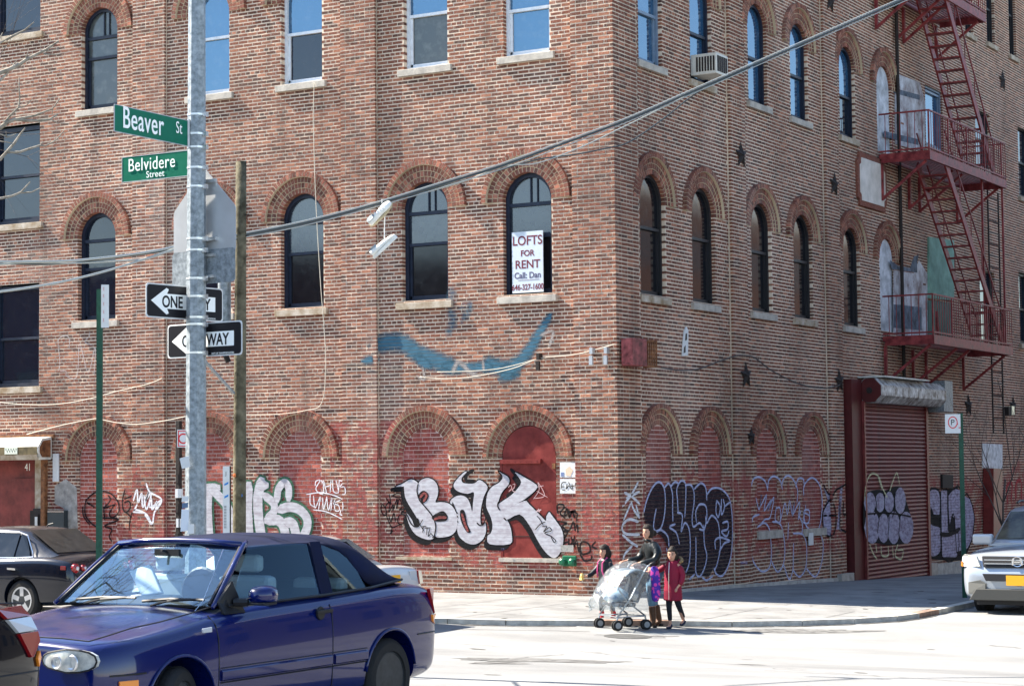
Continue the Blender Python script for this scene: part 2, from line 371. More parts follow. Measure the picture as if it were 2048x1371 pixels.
FARW = [rect_op(-14.75, -13.45, z0, z1, row=4) for z0, z1 in ((4.02, 6.14), (7.44, 9.5), (11.45, 13.4))]
ENT = rect_op(-16.2, -13.5, -.2, 2.62, row=5)
L_OPS = LW+LI+[LD]+FARW+[ENT]
RIGHT2 = [1.6, 3.79, 6.58, 8.80, 11.66]
RW = [arch_op(c, .51, 5.3, 7.02, row=2) for c in RIGHT2]+[arch_op(c, .48, 9.56, 11.14, row=3) for c in (1.6, 3.80, 6.54, 8.76, 11.6)]
W10 = [arch_op(13.98, .5, 5.3, 7.0, row=6), arch_op(14.0, .48, 9.5, 11.1, row=6)]
RI = [arch_op(c, .53, .62, 2.45, row=1) for c in (1.72, 3.92, 6.68, 9.06)]
def ropx(x0, y0, x1, y1, **k):
    a = Rp(x0, y0); c = Rp(x1, y1); return rect_op(a[0], c[0], min(a[1], c[1]), max(a[1], c[1]), **k)
RRECT = [ropx(1961,536,1994,690,row=7), ropx(1952,214,1984,343,row=7), ropx(1930,-60,1949,73,row=7), ropx(1973,-60,1992,93,row=7), ropx(2017,-60,2035,117,row=7),
         ropx(2037,250,2062,400,row=7), ropx(1852,168,1889,303,row=8), ropx(2039,545,2062,690,row=7)]
RDOOR = ropx(1985,938,2006,1090,row=9)
SHUT = rect_op(11.05, 15.8, -1, 3.9, row=10)
R_OPS = RW+W10+RI+RRECT+[RDOOR, SHUT]
PIL_L = [(-.8, .05), (-5.77, -4.98), (-10.88, -10.05)]
PIL_R = [(-.05, .9), (4.95, 5.68), (10.0, 10.8)]
def segs(u0, u1, pil, ops, z, course, left):
    out = []; cur = u0; pts = sorted(pil)
    for a, c in pts:
        if a > cur: out.append((cur, a, 0)); cur = a
        a2, c2 = a, c
        if left and c > 0 and course % 2: c2 = c-.124
        if not left and a < 0 and not course % 2: a2 = a+.124
        out.append((a2, c2, PW)); cur = c
    if u1 > cur: out.append((cur, u1, 0))
    for o in ops:
        if o['zb'] < z:
            if o['R'] and z < o['zc']+.05: h = o['hw']
            elif o['R'] and z < o['zc']+o['R']: h = math.sqrt(max(0, o['R']**2-(z+.035-o['zc'])**2))-.025
            elif not o['R'] and z < o['zc']: h = o['hw']
            else: continue
            if h <= 0: continue
            a, c = o['c']-h, o['c']+h; nw = []
            for (s, e, w_) in out:
                if c <= s or a >= e: nw.append((s, e, w_)); continue
                if a > s+.02: nw.append((s, a, w_))
                if c < e-.02: nw.append((c, e, w_))
            out = nw
    return out
SINGLE = []
def masonry(F, u0, u1, ztop, pil, ops, left, zbase):
    bb = MB(); mm = MB(); r = random.Random(3 if left else 4); z = zbase; k = 0; nmax = ztop(u0) if left else ztop(u1)
    add = bb.add
    while z < max(ztop(u0), ztop(u1)):
        zm = z+CH/2; hdr = (k % 6 == 5); L = SL/2 if hdr else SL
        off = (0 if k % 2 else SL/2) if not hdr else SL/4
        for (a, c, w_) in segs(u0, u1, pil, ops, zm, k, left):
            if ztop((a+c)/2) < z and ztop(c if not left else a) < z and ztop(a) < z: continue
            cut = .014 if (left and c < .04 and c > -.1) else 0; cu2 = .014 if (not left and .06 < a < .09) else 0
            v = [F(a+.004-cu2, w_-.0008, z), F(c-.004+cut, w_-.0008, z), F(c-.004+cut, w_-.26, z), F(a+.004-cu2, w_-.26, z)]
            v += [(p[0], p[1], p[2]+CH) for p in v]
            mm.add(v, [(4,5,6,7),(0,1,5,4),(1,2,6,5),(3,0,4,7)])
            if w_ > 0: off2 = a-math.floor(a/L)*L if k % 2 else a-math.floor(a/L)*L+SL/2
            else: off2 = off
            u = math.floor((a-off2)/L)*L+off2; rough = .0035 if w_ > 0 else .0018
            if k % 9 == 4 and not hdr: rough *= 1.6
            while u < c-.01:
                s, e = max(u, a)+(.0085 if u > a else 0), min(u+L, c)-(.0085 if u+L < c else 0); full = (u >= a-1e-6 and u+L <= c+1e-6); u += L; dp = .05
                if w_ > 0 and ((left and e > -.08) or (not left and s < .08)): dp = .118
                if w_ == 0 and (s <= a+1e-6 or e >= c-1e-6): dp = .20
                if e-s < .03 or ztop(s) < z: continue
                t = r.random()
                if not hdr and full and left and -.86 < s and w_ > 0 and zm < 12 and len(SINGLE) < 300 and zm > .3:
                    SINGLE.append(((s+e)/2, w_, zm, e-s)); continue
                dw = w_+.0010+abs(r.gauss(0, rough*.8)); g1 = .0105+r.random()*.0022; a0 = max(-.0010, min(.0010, r.gauss(0, rough*.5))); b0 = r.gauss(0, .0009)
                v = [F(s, dw+a0, z+g1+b0), F(e, dw-a0, z+g1-b0), F(e, dw-a0+r.uniform(0, rough*.5), z+CH-g1-b0), F(s, dw+a0+r.uniform(0, rough*.5), z+CH-g1+b0),
                     F(s, w_-dp, z+g1), F(e, w_-dp, z+g1), F(e, w_-dp, z+CH-g1), F(s, w_-dp, z+CH-g1)]
                add(v, [(0,1,2,3),(3,2,6,7),(0,4,5,1),(1,5,6,2),(0,3,7,4)], t)
        z += CH; k += 1
    return bb, mm
bb, mm = masonry(FL, -16.6, .05, lambda u: 12.75, PIL_L, L_OPS, True, -.06)
bb.build('brickwork', M_BRICK, BLD, kind='stuff'); mm.build('mortar_bed', M_MORT, BLD)
bb, mm = masonry(FR, -.05, 27.5, lambda u: 11.3+.185*max(u, 0), PIL_R, R_OPS, False, -.62)
bb.build('brickwork', M_BRICK, BLD, kind='stuff'); mm.build('mortar_bed', M_MORT, BLD)
protos = []
for i in range(10):
    r = random.Random(100+i); b = MB(); j = lambda: r.gauss(0, .003); h = CH/2-.0112; l = SL/2-.0072
    fr = [(-l, -(.0062+abs(j())), -h+r.gauss(0,.001)), (l, -(.0062+abs(j())), -h+r.gauss(0,.001)), (l, -(.0062+abs(j())), h), (-l, -(.0062+abs(j())), h)]
    b.add(fr+[(x, .05, z) for x, y, z in fr], [(0,1,2,3),(3,2,6,7),(0,4,5,1),(1,5,6,2),(0,3,7,4),(7,6,5,4)], r.random())
    protos.append(b.build('brick', M_BRICK, BLD, local=True))
for i, (u, w_, z, L) in enumerate(SINGLE):
    o = protos[i] if i < 10 else protos[R_.randrange(10)].copy()
    if i >= 10: COL.objects.link(o); o.parent = BLD
    p = FL(u, w_-.0055, z); o.location = p
# voussoir rings, hood bricks, reveals, fills
ab = {0: MB(), 1: MB()}
def voussoirs(F, o, parent, seed):
    r = random.Random(seed); b = MB(); m = MB(); c, zc, h = o['c'], o['zc'], o['hw']; R = o['R']; t = (R-h)/4
    for k in range(4):
        r0, r1 = h+t*k, h+t*(k+1); m0 = r0+(.012 if k == 0 else 0); m1 = r1-(.014 if k == 3 else 0); n = int(PI*(r0+r1)/2/.078); wo = [.005, .018, .030, .085][k]
        for i in range(n):
            a0 = PI*i/n; a1 = PI*(i+1)/n; g = .007/((r0+r1)/2); a0 += g; a1 -= g; rr0, rr1 = r0+.006, r1-.006; d = wo+.002+abs(r.gauss(0, .002))
            q = [(rr0, a0), (rr1, a0), (rr1, a1), (rr0, a1)]
            v = [F(c-math.cos(a)*x, d, zc+math.sin(a)*x) for x, a in q]+[F(c-math.cos(a)*x, -.06 if k else -.2, zc+math.sin(a)*x) for x, a in q]
            b.add(v, [(0,1,2,3),(7,6,5,4),(0,4,5,1),(1,5,6,2),(2,6,7,3),(3,7,4,0)], r.random())
        N = 28
        for i in range(N):
            a0 = PI*i/N; a1 = PI*(i+1)/N; q = [(m0, a0), (m1, a0), (m1, a1), (m0, a1)]; d = wo-.0008
            v = [F(c-math.cos(a)*x, d, zc+math.sin(a)*x) for x, a in q]+[F(c-math.cos(a)*x, -.26, zc+math.sin(a)*x) for x, a in q]
            m.add(v, [(0,1,2,3),(0,4,5,1),(1,5,6,2),(2,6,7,3),(3,7,4,0)])
    # straight feet of the rings
    for s in (-1, 1):
        m.prism([(c+s*h, zc-.0), (c+s*R, zc-.0), (c+s*R, zc+.001), (c+s*h, zc+.001)], lambda u, z, d: F(u, d, z), -.2, .01)
    b.build('window_arch' , M_ARCHB, parent, kind='stuff'); m.build('arch_mortar', M_MORTY, parent)
for i, o in enumerate(LW+LI+[LD]): voussoirs(FL, o, BLD, i)
for i, o in enumerate(RW+W10+RI): voussoirs(FR, o, BLD, 50+i)
def outline(c, hw, zb, zc, arch=True, n=16, top=None):
    p = [(c-hw, zb), (c+hw, zb)]
    if not arch: return p+[(c+hw, zc), (c-hw, zc)]
    return p+[(c+hw*math.cos(PI*i/n), zc+hw*math.sin(PI*i/n)) for i in range(n+1)]
def band(b, o, i, F, d0, d1, mi=0):
    n = len(o); v = [F(u, d1, z) for u, z in o]+[F(u, d1, z) for u, z in i]+[F(u, d0, z) for u, z in o]+[F(u, d0, z) for u, z in i]
    fs = []
    for k in range(n):
        q = (k+1) % n; fs += [(k, q, n+q, n+k), (n+k, n+q, 3*n+q, 3*n+k), (2*n+q, 2*n+k, k, q)]
    b.add([tuple(x) for x in v], fs, .5, mi)
def glass(name, col, ior=1.9, rough=.03, wave=.02, dust=.15, dustc=(.3,.3,.3)):
    m = mat(name, col, rough, ior=ior); g = NT(m); P = g.pos(); n = g.noise(P, 5, 5, .6)
    g.lk(g.mix(g.math('MULTIPLY', g.math('SUBTRACT', n, .5), dust*4, clamp=True), col, dustc), g.b.inputs['Base Color'])
    g.lk(g.math('ADD', rough, g.math('MULTIPLY', g.math('SUBTRACT', n, .45), dust, clamp=True)), g.b.inputs['Roughness'])
    g.bump(g.noise(P, 1.6, 2), wave, .05); return m
G_SKY = glass('upper window glass', (.02,.07,.14), 3.0); G_SKY.node_tree.nodes['Principled BSDF'].inputs['Specular Tint'].default_value = (.55,.80,1,1); G_DUST = glass('dusty window glass', (.06,.07,.07), 1.7, .1, dust=.5, dustc=(.18,.2,.19))
G_DARK = glass('dark window glass', (.008,.014,.026), 1.75, dust=.12, dustc=(.10,.09,.08)); G_MESH = glass('mesh screened glass', (.018,.026,.04), 2.1, .12, dust=.3, dustc=(.12,.13,.14))
G_BROWN = glass('brown dark window', (.008,.009,.012), 1.6, .08, dust=.15, dustc=(.045,.04,.04))
M_NAVY = mat('dark navy window paint', (.012,.018,.035), .45, noise=.3, nscale=12); M_WHITEF = mat('white window frame', (.62,.66,.70), .4, noise=.1, nscale=9)
M_GREYF = mat('grey blue window frame', (.16,.22,.30), .45, noise=.15); M_BLACKF = mat('black window frame', (.02,.02,.022), .5)
M_DARKIN = mat('dark interior', (.012,.012,.012), .9)
def window(F, o, frame, gl_up, gl_lo, rail=1.08, transom=None, mull=False, back=-.16, fw=.055, lowout=False, screen=False):
    c, hw, zb, zc, arch = o['c'], o['hw'], o['zb'], o['zc'], bool(o['R']); ztop = zc+(hw if arch else 0)
    b = MB(); band(b, outline(c, hw+.01, zb-.01, zc, arch), outline(c, hw-fw, zb+fw, zc, arch) if arch else outline(c, hw-fw, zb+fw, zc-fw, False), F, back-.05, back+.05)
    root = b.build('window', frame, BLD)
    zr = zb+rail; s = MB(); s.prism([(c-hw+fw, zr-.025), (c+hw-fw, zr-.025), (c+hw-fw, zr+.03), (c-hw+fw, zr+.03)], lambda u, z, d: F(u, d, z), back-.05, back+.03)
    for q in (-1, 1):      # lower sash stiles
        u = c+q*(hw-fw); s.prism([(u, zb+fw), (u-q*.045, zb+fw), (u-q*.045, zr), (u, zr)], lambda u, z, d: F(u, d, z), back-.05, back+.0)
    s.prism([(c-hw+fw, zb+fw), (c+hw-fw, zb+fw), (c+hw-fw, zb+fw+.06), (c-hw+fw, zb+fw+.06)], lambda u, z, d: F(u, d, z), back-.05, back+.0)
    if transom:
        zt = zb+transom; s2 = s; s = MB(); s.prism([(c-hw+fw, zt-.03), (c+hw-fw, zt-.03), (c+hw-fw, zt+.035), (c-hw+fw, zt+.035)], lambda u, z, d: F(u, d, z), back-.05, back+.035); s.build('transom', frame, root); s = s2
    s.build('sash', frame, root)
    if mull and transom:
        for u0, u1, zz in ((c-.012, c+.012, ztop-fw), (c+.13, c+.145, ztop-fw-.03)): q_ = MB(); q_.prism([(u0, zt), (u1, zt), (u1, zz), (u0, zz)], lambda u, z, d: F(u, d, z), back-.05, back+.02); q_.build('mullion', frame, root)
    p = MB(); p.prism([(c-hw+.03, zb+.03), (c+hw-.03, zb+.03), (c+hw-.03, zr), (c-hw+.03, zr)], lambda u, z, d: F(u, d, z), back-.04, back-.03); p.build('pane', gl_lo, root)
    p = MB(); o2 = outline(c, hw-.02, zr, zc, arch) if arch else outline(c, hw-.02, zr, zc-.02, False)
    p.prism(o2, lambda u, z, d: F(u, d, z), back-.02, back-.01); p.build('pane', gl_up, root)
    return root
def sill(F, o, m, h=.13, ext=.11, out=.075, dz=0):
    b = MB(); c, hw, zb = o['c'], o['hw'], o['zb']; b.prism([(c-hw-ext, zb-h), (c+hw+ext, zb-h), (c+hw+ext, zb-.003), (c-hw-ext, zb-.003)], lambda u, z, d: F(u, d, z), -.12, out)
    b.build('window_sill', m, BLD, bevel=.006)
for i, o in enumerate(LW):
    if o['row'] == 2:
        r = window(FL, o, M_NAVY, [G_MESH, G_MESH, G_MESH, G_DARK, G_DARK][i], [G_BROWN, G_BROWN, G_BROWN, G_DARK, G_DARK][i], transom=1.66, mull=i < 2, fw=.07)
    else:
        k = i-5
        if k == 4: window(FL, o, M_NAVY, G_DUST, G_DUST, transom=1.5, mull=True, fw=.06)
        else: window(FL, o, M_WHITEF, [G_SKY, G_SKY, G_SKY, G_SKY][k], [G_SKY, G_DUST, G_DARK, G_SKY][k], rail=[.86, 1.02, 1.0, 1.15][k], transom=1.28 if k == 0 else None)
    sill(FL, o, M_STONE if i not in (1, 2) else M_STAIN_SHADE)
for i, o in enumerate(RW):
    if o['row'] == 2: window(FR, o, M_BLACKF, G_BROWN, G_BROWN, rail=1.25, back=-.12)
    else: window(FR, o, M_NAVY if i > 5 else M_GREYF, G_SKY, G_SKY if i != 9 else G_DARK, rail=.95, back=-.12, transom=None)
    sill(FR, o, M_STONE if i % 3 else M_STAIN_SHADE)
for i, o in enumerate(FARW): window(FL, o, M_NAVY, G_DARK if i != 2 else G_SKY, G_DARK, rail=1.02, fw=.09, back=-.14); sill(FL, o, M_STAIN_SHADE)
for o in RRECT:
    if o['row'] == 7: window(FR, o, M_BLACKF, G_DARK, G_DARK, rail=(o['zc']-o['zb'])/2, back=-.12); sill(FR, o, M_STAIN_SHADE)
    else: window(FR, o, M_GREYF, G_SKY, G_SKY, rail=1.4, back=-.1)
# bricked-up ground floor windows
def infill(F, o, seed, mort, br, out=-.015, lintel=None):
    r = random.Random(seed); b = MB(); m = MB(); c, hw, zb, zc = o['c'], o['hw'], o['zb'], o['zc']; z = zb; k = 0; ch = .078
    while z < zc+hw:
        zm = z+ch/2; h = hw if zm < zc else math.sqrt(max(0, hw**2-(zm-zc)**2))
        if h > .05:
            m.prism([(c-h, z), (c+h, z), (c+h, z+ch), (c-h, z+ch)], lambda u, zz, d: F(u, d, zz), -.2, out-.0040)
            u = c-h-(.11 if k % 2 else 0)
            while u < c+h:
                s, e = max(u, c-h)+.006, min(u+.215, c+h)-.006; u += .215
                if e-s > .025:
                    d = out-.001+abs(r.gauss(0, .0012)); v = [F(s, d, z+.007), F(e, d, z+.007), F(e, d, z+ch-.007), F(s, d, z+ch-.007)]
                    v += [F(s, out-.05, z+.007), F(e, out-.05, z+.007), F(e, out-.05, z+ch-.007), F(s, out-.05, z+ch-.007)]
                    b.add(v, [(0,1,2,3),(3,2,6,7),(0,4,5,1),(1,5,6,2),(0,3,7,4)], r.random())
        z += ch; k += 1
    m2 = MB(); band(m2, outline(c, hw+.004, zb, zc), outline(c, hw-.018, zb+.02, zc), F, -.2, out-.001); m2.build('infill_edge', mort, BLD)
    x = b.build('window_infill', br, BLD, kind='stuff'); x['label'] = 'round arched window bricked up in newer red brick'
    m.build('infill_mortar', mort, BLD)
for i, o in enumerate(LI): infill(FL, o, i, M_MORTW, M_INF)
for i, o in enumerate(RI): infill(FR, o, 10+i, M_MORTW, M_INF)
M_W10 = mat('whitewashed board', (.55,.57,.60), .7, noise=.5, nscale=3, bump=.4, col2=(.70,.72,.75))
for o in W10: b = MB(); b.prism(outline(o['c'], o['hw'], o['zb'], o['zc']), lambda u, z, d: FR(u, d, z), -.12, -.05); b.build('window_board', M_W10, BLD, label='arched window boarded over and whitewashed')
# body of the building behind the skins
b = MB(); b.box((-34, .31, -.6), (-.31, 30, 16.6)); b.build('inner_wall', M_DARKIN, BLD)
up = mat('upper brick', rough=.9); g = NT(up); bt = g.n.new('ShaderNodeTexBrick'); P = g.pos(); x, y, z = g.sep(P)
cb = g.n.new('ShaderNodeCombineXYZ'); g.lk(g.math('ADD', x, y), cb.inputs[0]); g.lk(z, cb.inputs[1]); g.lk(cb.outputs[0], bt.inputs[0])
for k, v in (('Scale', 1), ('Mortar Size', .006), ('Brick Width', .226), ('Row Height', .07)): bt.inputs[k].default_value = v
bt.inputs['Color1'].default_value = (.2,.06,.04,1); bt.inputs['Color2'].default_value = (.3,.1,.06,1); bt.inputs['Mortar'].default_value = (.45,.4,.34,1); g.lk(bt.outputs[0], g.b.inputs['Base Color'])
b = MB(); b.box((-34, .03, 12.9), (-.03, .3, 16.7)); b.box((-34, .03, -.5), (-16.65, .3, 12.9)); b.box((-.30, .3, 15.9), (-.04, 34, 16.7)); b.box((-.30, 27.6, -1.5), (-.04, 34, 15.9))
for u in range(0, 27): b.box((-.29, u if u else .3, 11.6+.19*u+.2), (-.045, u+1, 15.9))
b.box((-34, -.12, 16.5), (.12, 34, 16.9)); b.build('upper_wall', up, BLD)
# ================================================================ ENTRANCE, DOOR, SHUTTER, WALL FITTINGS
M_RED = mat('oxblood door paint', (.15,.016,.014), .42, noise=.3, nscale=3, bump=.15, bscale=30, col2=(.23,.036,.03))
M_RUST = mat('rusted steel', (.15,.055,.022), .85, noise=.5, nscale=9, bump=.5, col2=(.30,.13,.055))
M_IRON = mat('black iron', (.022,.016,.014), .7, noise=.4, nscale=20, bump=.3)
M_GALV = mat('galvanised steel', (.20,.235,.26), .5, metal=.35, noise=.3, nscale=22, bump=.12, bscale=60, col2=(.34,.38,.41))
M_ALU = mat('bare aluminium', (.50,.52,.54), .38, metal=.55, noise=.08, nscale=3)
M_WHITE = mat('white sheet', (.62,.63,.63), .5, noise=.05, nscale=14); M_BLACK = mat('black paint', (.008,.008,.010), .45)
M_CREAM = mat('cream tin housing', (.72,.70,.62), .55, noise=.35, nscale=3.5, bump=.2, col2=(.80,.79,.72))
M_TINR = mat('rust streaked tin', (.30,.19,.12), .55, metal=.2, noise=.7, nscale=5, bump=.3, col2=(.78,.78,.76))
M_GREEN = mat('dark green post paint', (.012,.065,.040), .5, noise=.3, nscale=18, bump=.2); M_TEXTW = mat('white lettering', (.90,.92,.90), .45)
M_RUBBER = mat('rubber', (.014,.014,.015), .8, bump=.3, bscale=80); M_CHROME = mat('chrome', (.75,.76,.78), .14, metal=1)
def FRO(u, w, z): return FR(u, w, z)
# red arched door
o = LD; b = MB(); b.prism(outline(o['c'], o['hw']-.004, o['zb']+.002, o['zc']), lambda u, z, d: FL(u, d, z), -.16, .0)
dr = b.build('red_door', M_RED, BLD, label='red painted steel door in round arch behind the silver letters')
b = MB(); b.prism([(-2.36,2.30),(-1.52,2.30),(-1.52,2.38),(-2.36,2.38)], lambda u, z, d: FL(u, d, z), -.01, .05); b.build('crossbar', M_RED, dr)
b = MB(); b.prism([(-2.38,.63),(-2.33,.63),(-2.33,2.36),(-2.38,2.36)], lambda u, z, d: FL(u, d, z), -.01, .004); b.build('door_edge', M_RED, dr)
b = MB(); b.prism([(-2.33,1.0),(-1.26,1.0),(-1.26,1.012),(-2.33,1.012)], lambda u, z, d: FL(u, d, z), -.01, .006); b.build('panel_seam', M_IRON, dr)
for z in (2.2,): b = MB(); b.prism([(-1.30,z),(-1.235,z),(-1.235,z+.10),(-1.30,z+.10)], lambda u, zz, d: FL(u, d, zz), -.0, .022); b.build('hinge', M_RUST, dr)
for k in range(7): b = MB(); z = 2.34; u = -2.28+.115*k; b.lathe([(.012,0),(.010,.006),(.001,.008)], n=8, axis='y', c=(u,-.022,z)); b.build('rivet', M_RED, dr)
b = MB(); b.prism([(-2.40,.55),(-1.15,.55),(-1.15,.622),(-2.40,.622)], lambda u, z, d: FL(u, d, z), -.06, .05); b.build('door_sill', M_STONE, BLD)
for u0, u1 in ((-4.62,-3.4), (-7.4,-6.3)):
    b = MB(); b.prism([(u0,.56),(u1,.56),(u1,.615),(u0,.615)], lambda u, z, d: FL(u, d, z), -.06, .03); b.build('ledge', M_STAIN_SHADE, BLD)
def text(s, size, F, u, z, w, m, parent, name='lettering', sx=1, bold=0, align='LEFT', spacing=1, flip=False, thick=.002, rot=0, group=None):
    cu = bpy.data.curves.new('t', 'FONT'); cu.body = s; cu.size = size; cu.align_x = align; cu.space_character = spacing; cu.offset = bold; cu.extrude = thick/2
    ob = bpy.data.objects.new('t', cu); COL.objects.link(ob); dg = bpy.context.evaluated_depsgraph_get(); me = bpy.data.meshes.new_from_object(ob.evaluated_get(dg))
    COL.objects.unlink(ob); bpy.data.objects.remove(ob); cr, sr = math.cos(rot), math.sin(rot)
    for v in me.vertices:
        x, y, d = v.co.x*sx, v.co.y, v.co.z; x, y = x*cr-y*sr, x*sr+y*cr; v.co = F(u+(-x if flip else x), w+d, z+y)
    me.materials.clear(); me.materials.append(m); o = bpy.data.objects.new(name, me); COL.objects.link(o); o.parent = parent
    o.matrix_parent_inverse = wm(parent).inverted(); return o
# entrance of number 41: recessed red doors, steel post, tin roller box above
ent = thing('entrance_canopy', 'cream tin roller housing with number 41 above the recessed red entrance doors', 'canopy', (-14.3, -.1, 2.6))
hx = [(0,0),(.04,-.05),(.34,-.05),(.42,.1),(.42,.22),(.30,.38),(.02,.42)]
b = MB(); P_ = [(y, z) for y, z in hx]; b.prism(P_, lambda y, z, d: (d, .0-y, 2.55+z), -17.2, -13.05); b.build('housing', M_CREAM, ent)
b = MB(); b.prism([(.06,.0),(.30,.0),(.37,.1),(.37,.2),(.28,.33),(.06,.36)], lambda y, z, d: (d, .0-y, 2.55+z), -13.05, -13.035); b.build('end_plate', M_RUST, ent)
FN = lambda u, w, z: (u, -w, z)
b = MB(); b.prism([(-17.1,2.60),(-13.07,2.60),(-13.07,2.765),(-17.1,2.765)], lambda u, z, d: (u, -d, z), .41, .428); b.build('housing_shade', mat('shade olive tin', (.10,.075,.03), .6, noise=.4, nscale=4, col2=(.17,.13,.06)), ent); b = MB(); b.prism([(-17.1,2.50),(-13.07,2.50),(-13.07,2.60),(-17.1,2.60)], lambda u, z, d: (u, -.38-(z-2.5)*.45+d*0-d, z), .0, .012); b.build('housing_shade', M_STAIN_SHADE, ent)  # olive and brown bands paint the shade on the housing's lower half
text('41', .22, FN, -14.85, 2.605, .432, M_TEXTW, ent, bold=.004)
b = MB(); b.prism([(-13.95,2.62),(-13.60,2.62),(-13.60,2.76),(-13.95,2.76)], lambda u, z, d: (u, -d, z), .428, .436); b.build('nameplate', mat('pale nameplate', (.62,.66,.55), .6), ent)
for k in range(9): b = MB(); b.prism([(-13.92+.035*k,2.70-.04*(k%2)),(-13.905+.035*k,2.70-.04*(k%2)),(-13.905+.035*k,2.735-.04*(k%2)),(-13.92+.035*k,2.735-.04*(k%2))], lambda u, z, d: (u, -d, z), .436, .438); b.build('worn_mark', M_IRON, ent)
b = MB(); b.box((-17, -.02, 2.95), (-13.0, .02, 3.02)); b.build('flashing', M_RUST, ent)
b = MB(); b.prism([(-16.2,0),(-13.5,0),(-13.5,2.6),(-16.2,2.6)], lambda u, z, d: (u, .30+d, z), -.02, 0)
d1 = b.build('red_wall_panel', M_RED, BLD)
b = MB(); b.prism([(-14.35,-.02),(-13.52,-.02),(-13.52,2.12),(-14.35,2.12)], lambda u, z, d: (u, .26+d, z), -.03, 0); ed = b.build('entrance_door', M_RED, BLD, label='red steel entrance door marked 41')
b = MB(); b.box((-13.86,.222,1.05),(-13.62,.232,1.45)); b.build('mesh_vent', M_IRON, ed)
text('41', .22, lambda u, w, z: (u, .23-w, z), -14.02, 2.28, .0, M_TEXTW, ed, sx=.8)
b = MB(); b.box((-13.5,-.02,0),(-13.34,.06,2.6)); b.build('door_jamb', M_STAIN_SHADE, BLD)
b = MB(); b.bar((-13.17,-.10,.0),(-13.17,-.10,2.9),.10,.10); b.build('entrance_post', M_RUST, BLD)
b = MB(); b.box((-13.5,-.075,.95),(-13.28,.02,1.5)); b.box((-13.44,-.10,1.05),(-13.33,-.075,1.38)); ic = b.build('intercom', [M_IRON], BLD, label='black wall intercom beside the entrance')
b = MB(); b.box((-13.42,-.106,1.1),(-13.35,-.1,1.33)); b.build('keypad', M_ALU, ic)
mb_ = MB(); mb_.box((-13.06,-.12,1.0),(-12.62,-.0,1.46)); m0 = mb_.build('wall_box', mat('black metal box', (.03,.04,.045), .35), BLD, label='black steel letter box on the wall beside the bricked up window')
b = MB(); b.box((-13.05,-.13,1.42),(-12.62,-.12,1.46)); b.build('box_lid', M_CHROME, m0)
b = MB(); b.box((-13.02,-.015,2.05),(-12.86,.01,2.62)); b.build('electrical_cover', M_WHITE, BLD)
M_PLAST = mat('grey cement render', (.30,.28,.26), .95, noise=.4, nscale=5, bump=.6, col2=(.42,.40,.37))
b = MB(); r = random.Random(5); pts = [(-13.0,1.95),(-12.7,2.1),(-12.4,1.92),(-12.37,.85),(-12.6,.7),(-12.75,1.5),(-13.0,1.6)]
b.prism(pts, lambda u, z, d: FL(u, d, z), .0, .006); b.build('render_patch', M_PLAST, BLD)
# roller shutter of the garage bay
M_SLAT = mat('oxblood shutter slats', (.15,.022,.020), .45, metal=.15, noise=.25, nscale=4, bump=.1, col2=(.21,.04,.036)); M_SIDE = mat('dark red steel jamb', (.085,.012,.012), .5, noise=.2, nscale=5)
sh = thing('roller_shutter', 'closed dark red roller shutter with white tag and tin drum housing on the shaded side', 'shutter', (.25, 13.4, -.38))
b = MB(); nsl = 44; z0, z1 = -.42, 3.62; hs = (z1-z0)/nsl; sm = MB()
pr = [(0,.0),(.012,.15),(.028,.45),(.022,.8),(.002,.97)]
for j, (dx, tz) in enumerate(pr[:-1]):
    d2, t2 = pr[j+1]; sm.add([(dx, 11.62, tz*hs), (dx, 15.78, tz*hs), (d2, 15.78, t2*hs), (d2, 11.62, t2*hs)], [(0,1,2,3)])
sm.add([(-.02,11.62,0),(-.02,15.78,0),(-.02,15.78,hs),(-.02,11.62,hs),(.0,11.62,0),(.0,15.78,0)], [(3,2,1,0),(0,1,5,4)])
s0 = sm.build('slat', M_SLAT, sh, local=True, fix=False)
for i in range(nsl):
    o = s0 if i == 0 else s0.copy()
    if i: COL.objects.link(o); o.parent = sh
    o.location = (-.07, -13.4, z0+i*hs+.38)
b = MB(); b.box((-.1,10.98,-.5),(.17,11.60,4.12)); b.build('side_jamb', M_SIDE, sh)
b = MB(); b.box((.172,11.58,-.5),(.23,11.66,3.65)); b.build('guide_rail', M_SLAT, sh); b = MB(); b.box((.0,15.78,-.5),(.23,15.92,3.65)); b.build('guide_rail', M_SLAT, sh)
b = MB(); oct_ = [(.34+.30*math.cos(PI/8+PI/4*k), 3.88+.30*math.sin(PI/8+PI/4*k)) for k in range(8)]
b.prism(oct_, lambda x, z, d: (x, d, z), 11.66, 16.15); b.build('drum_housing', M_TINR, sh)
b = MB(); b.prism([(x*1.0, z) for x, z in [(.34+.285*math.cos(PI/8+PI/4*k), 3.88+.285*math.sin(PI/8+PI/4*k)) for k in range(8)]], lambda x, z, d: (x, d, z), 11.645, 11.66); b.build('drum_end', M_SIDE, sh)
b = MB(); b.lathe([(.07,11.62),(.07,11.66)], axis='y', n=12, c=(.34,0,3.88)); b.build('drum_axle', M_IRON, sh)
b = MB(); b.box((.0,16.15,3.5),(.55,16.5,3.7)); b.box((-.0,16.4,3.5),(.5,17.0,4.25)); b.build('motor_box', M_GALV, sh)
b = MB(); b.box((-.03,11.9,4.18),(.62,14.9,4.21)); b.build('flashing', M_CREAM, sh)
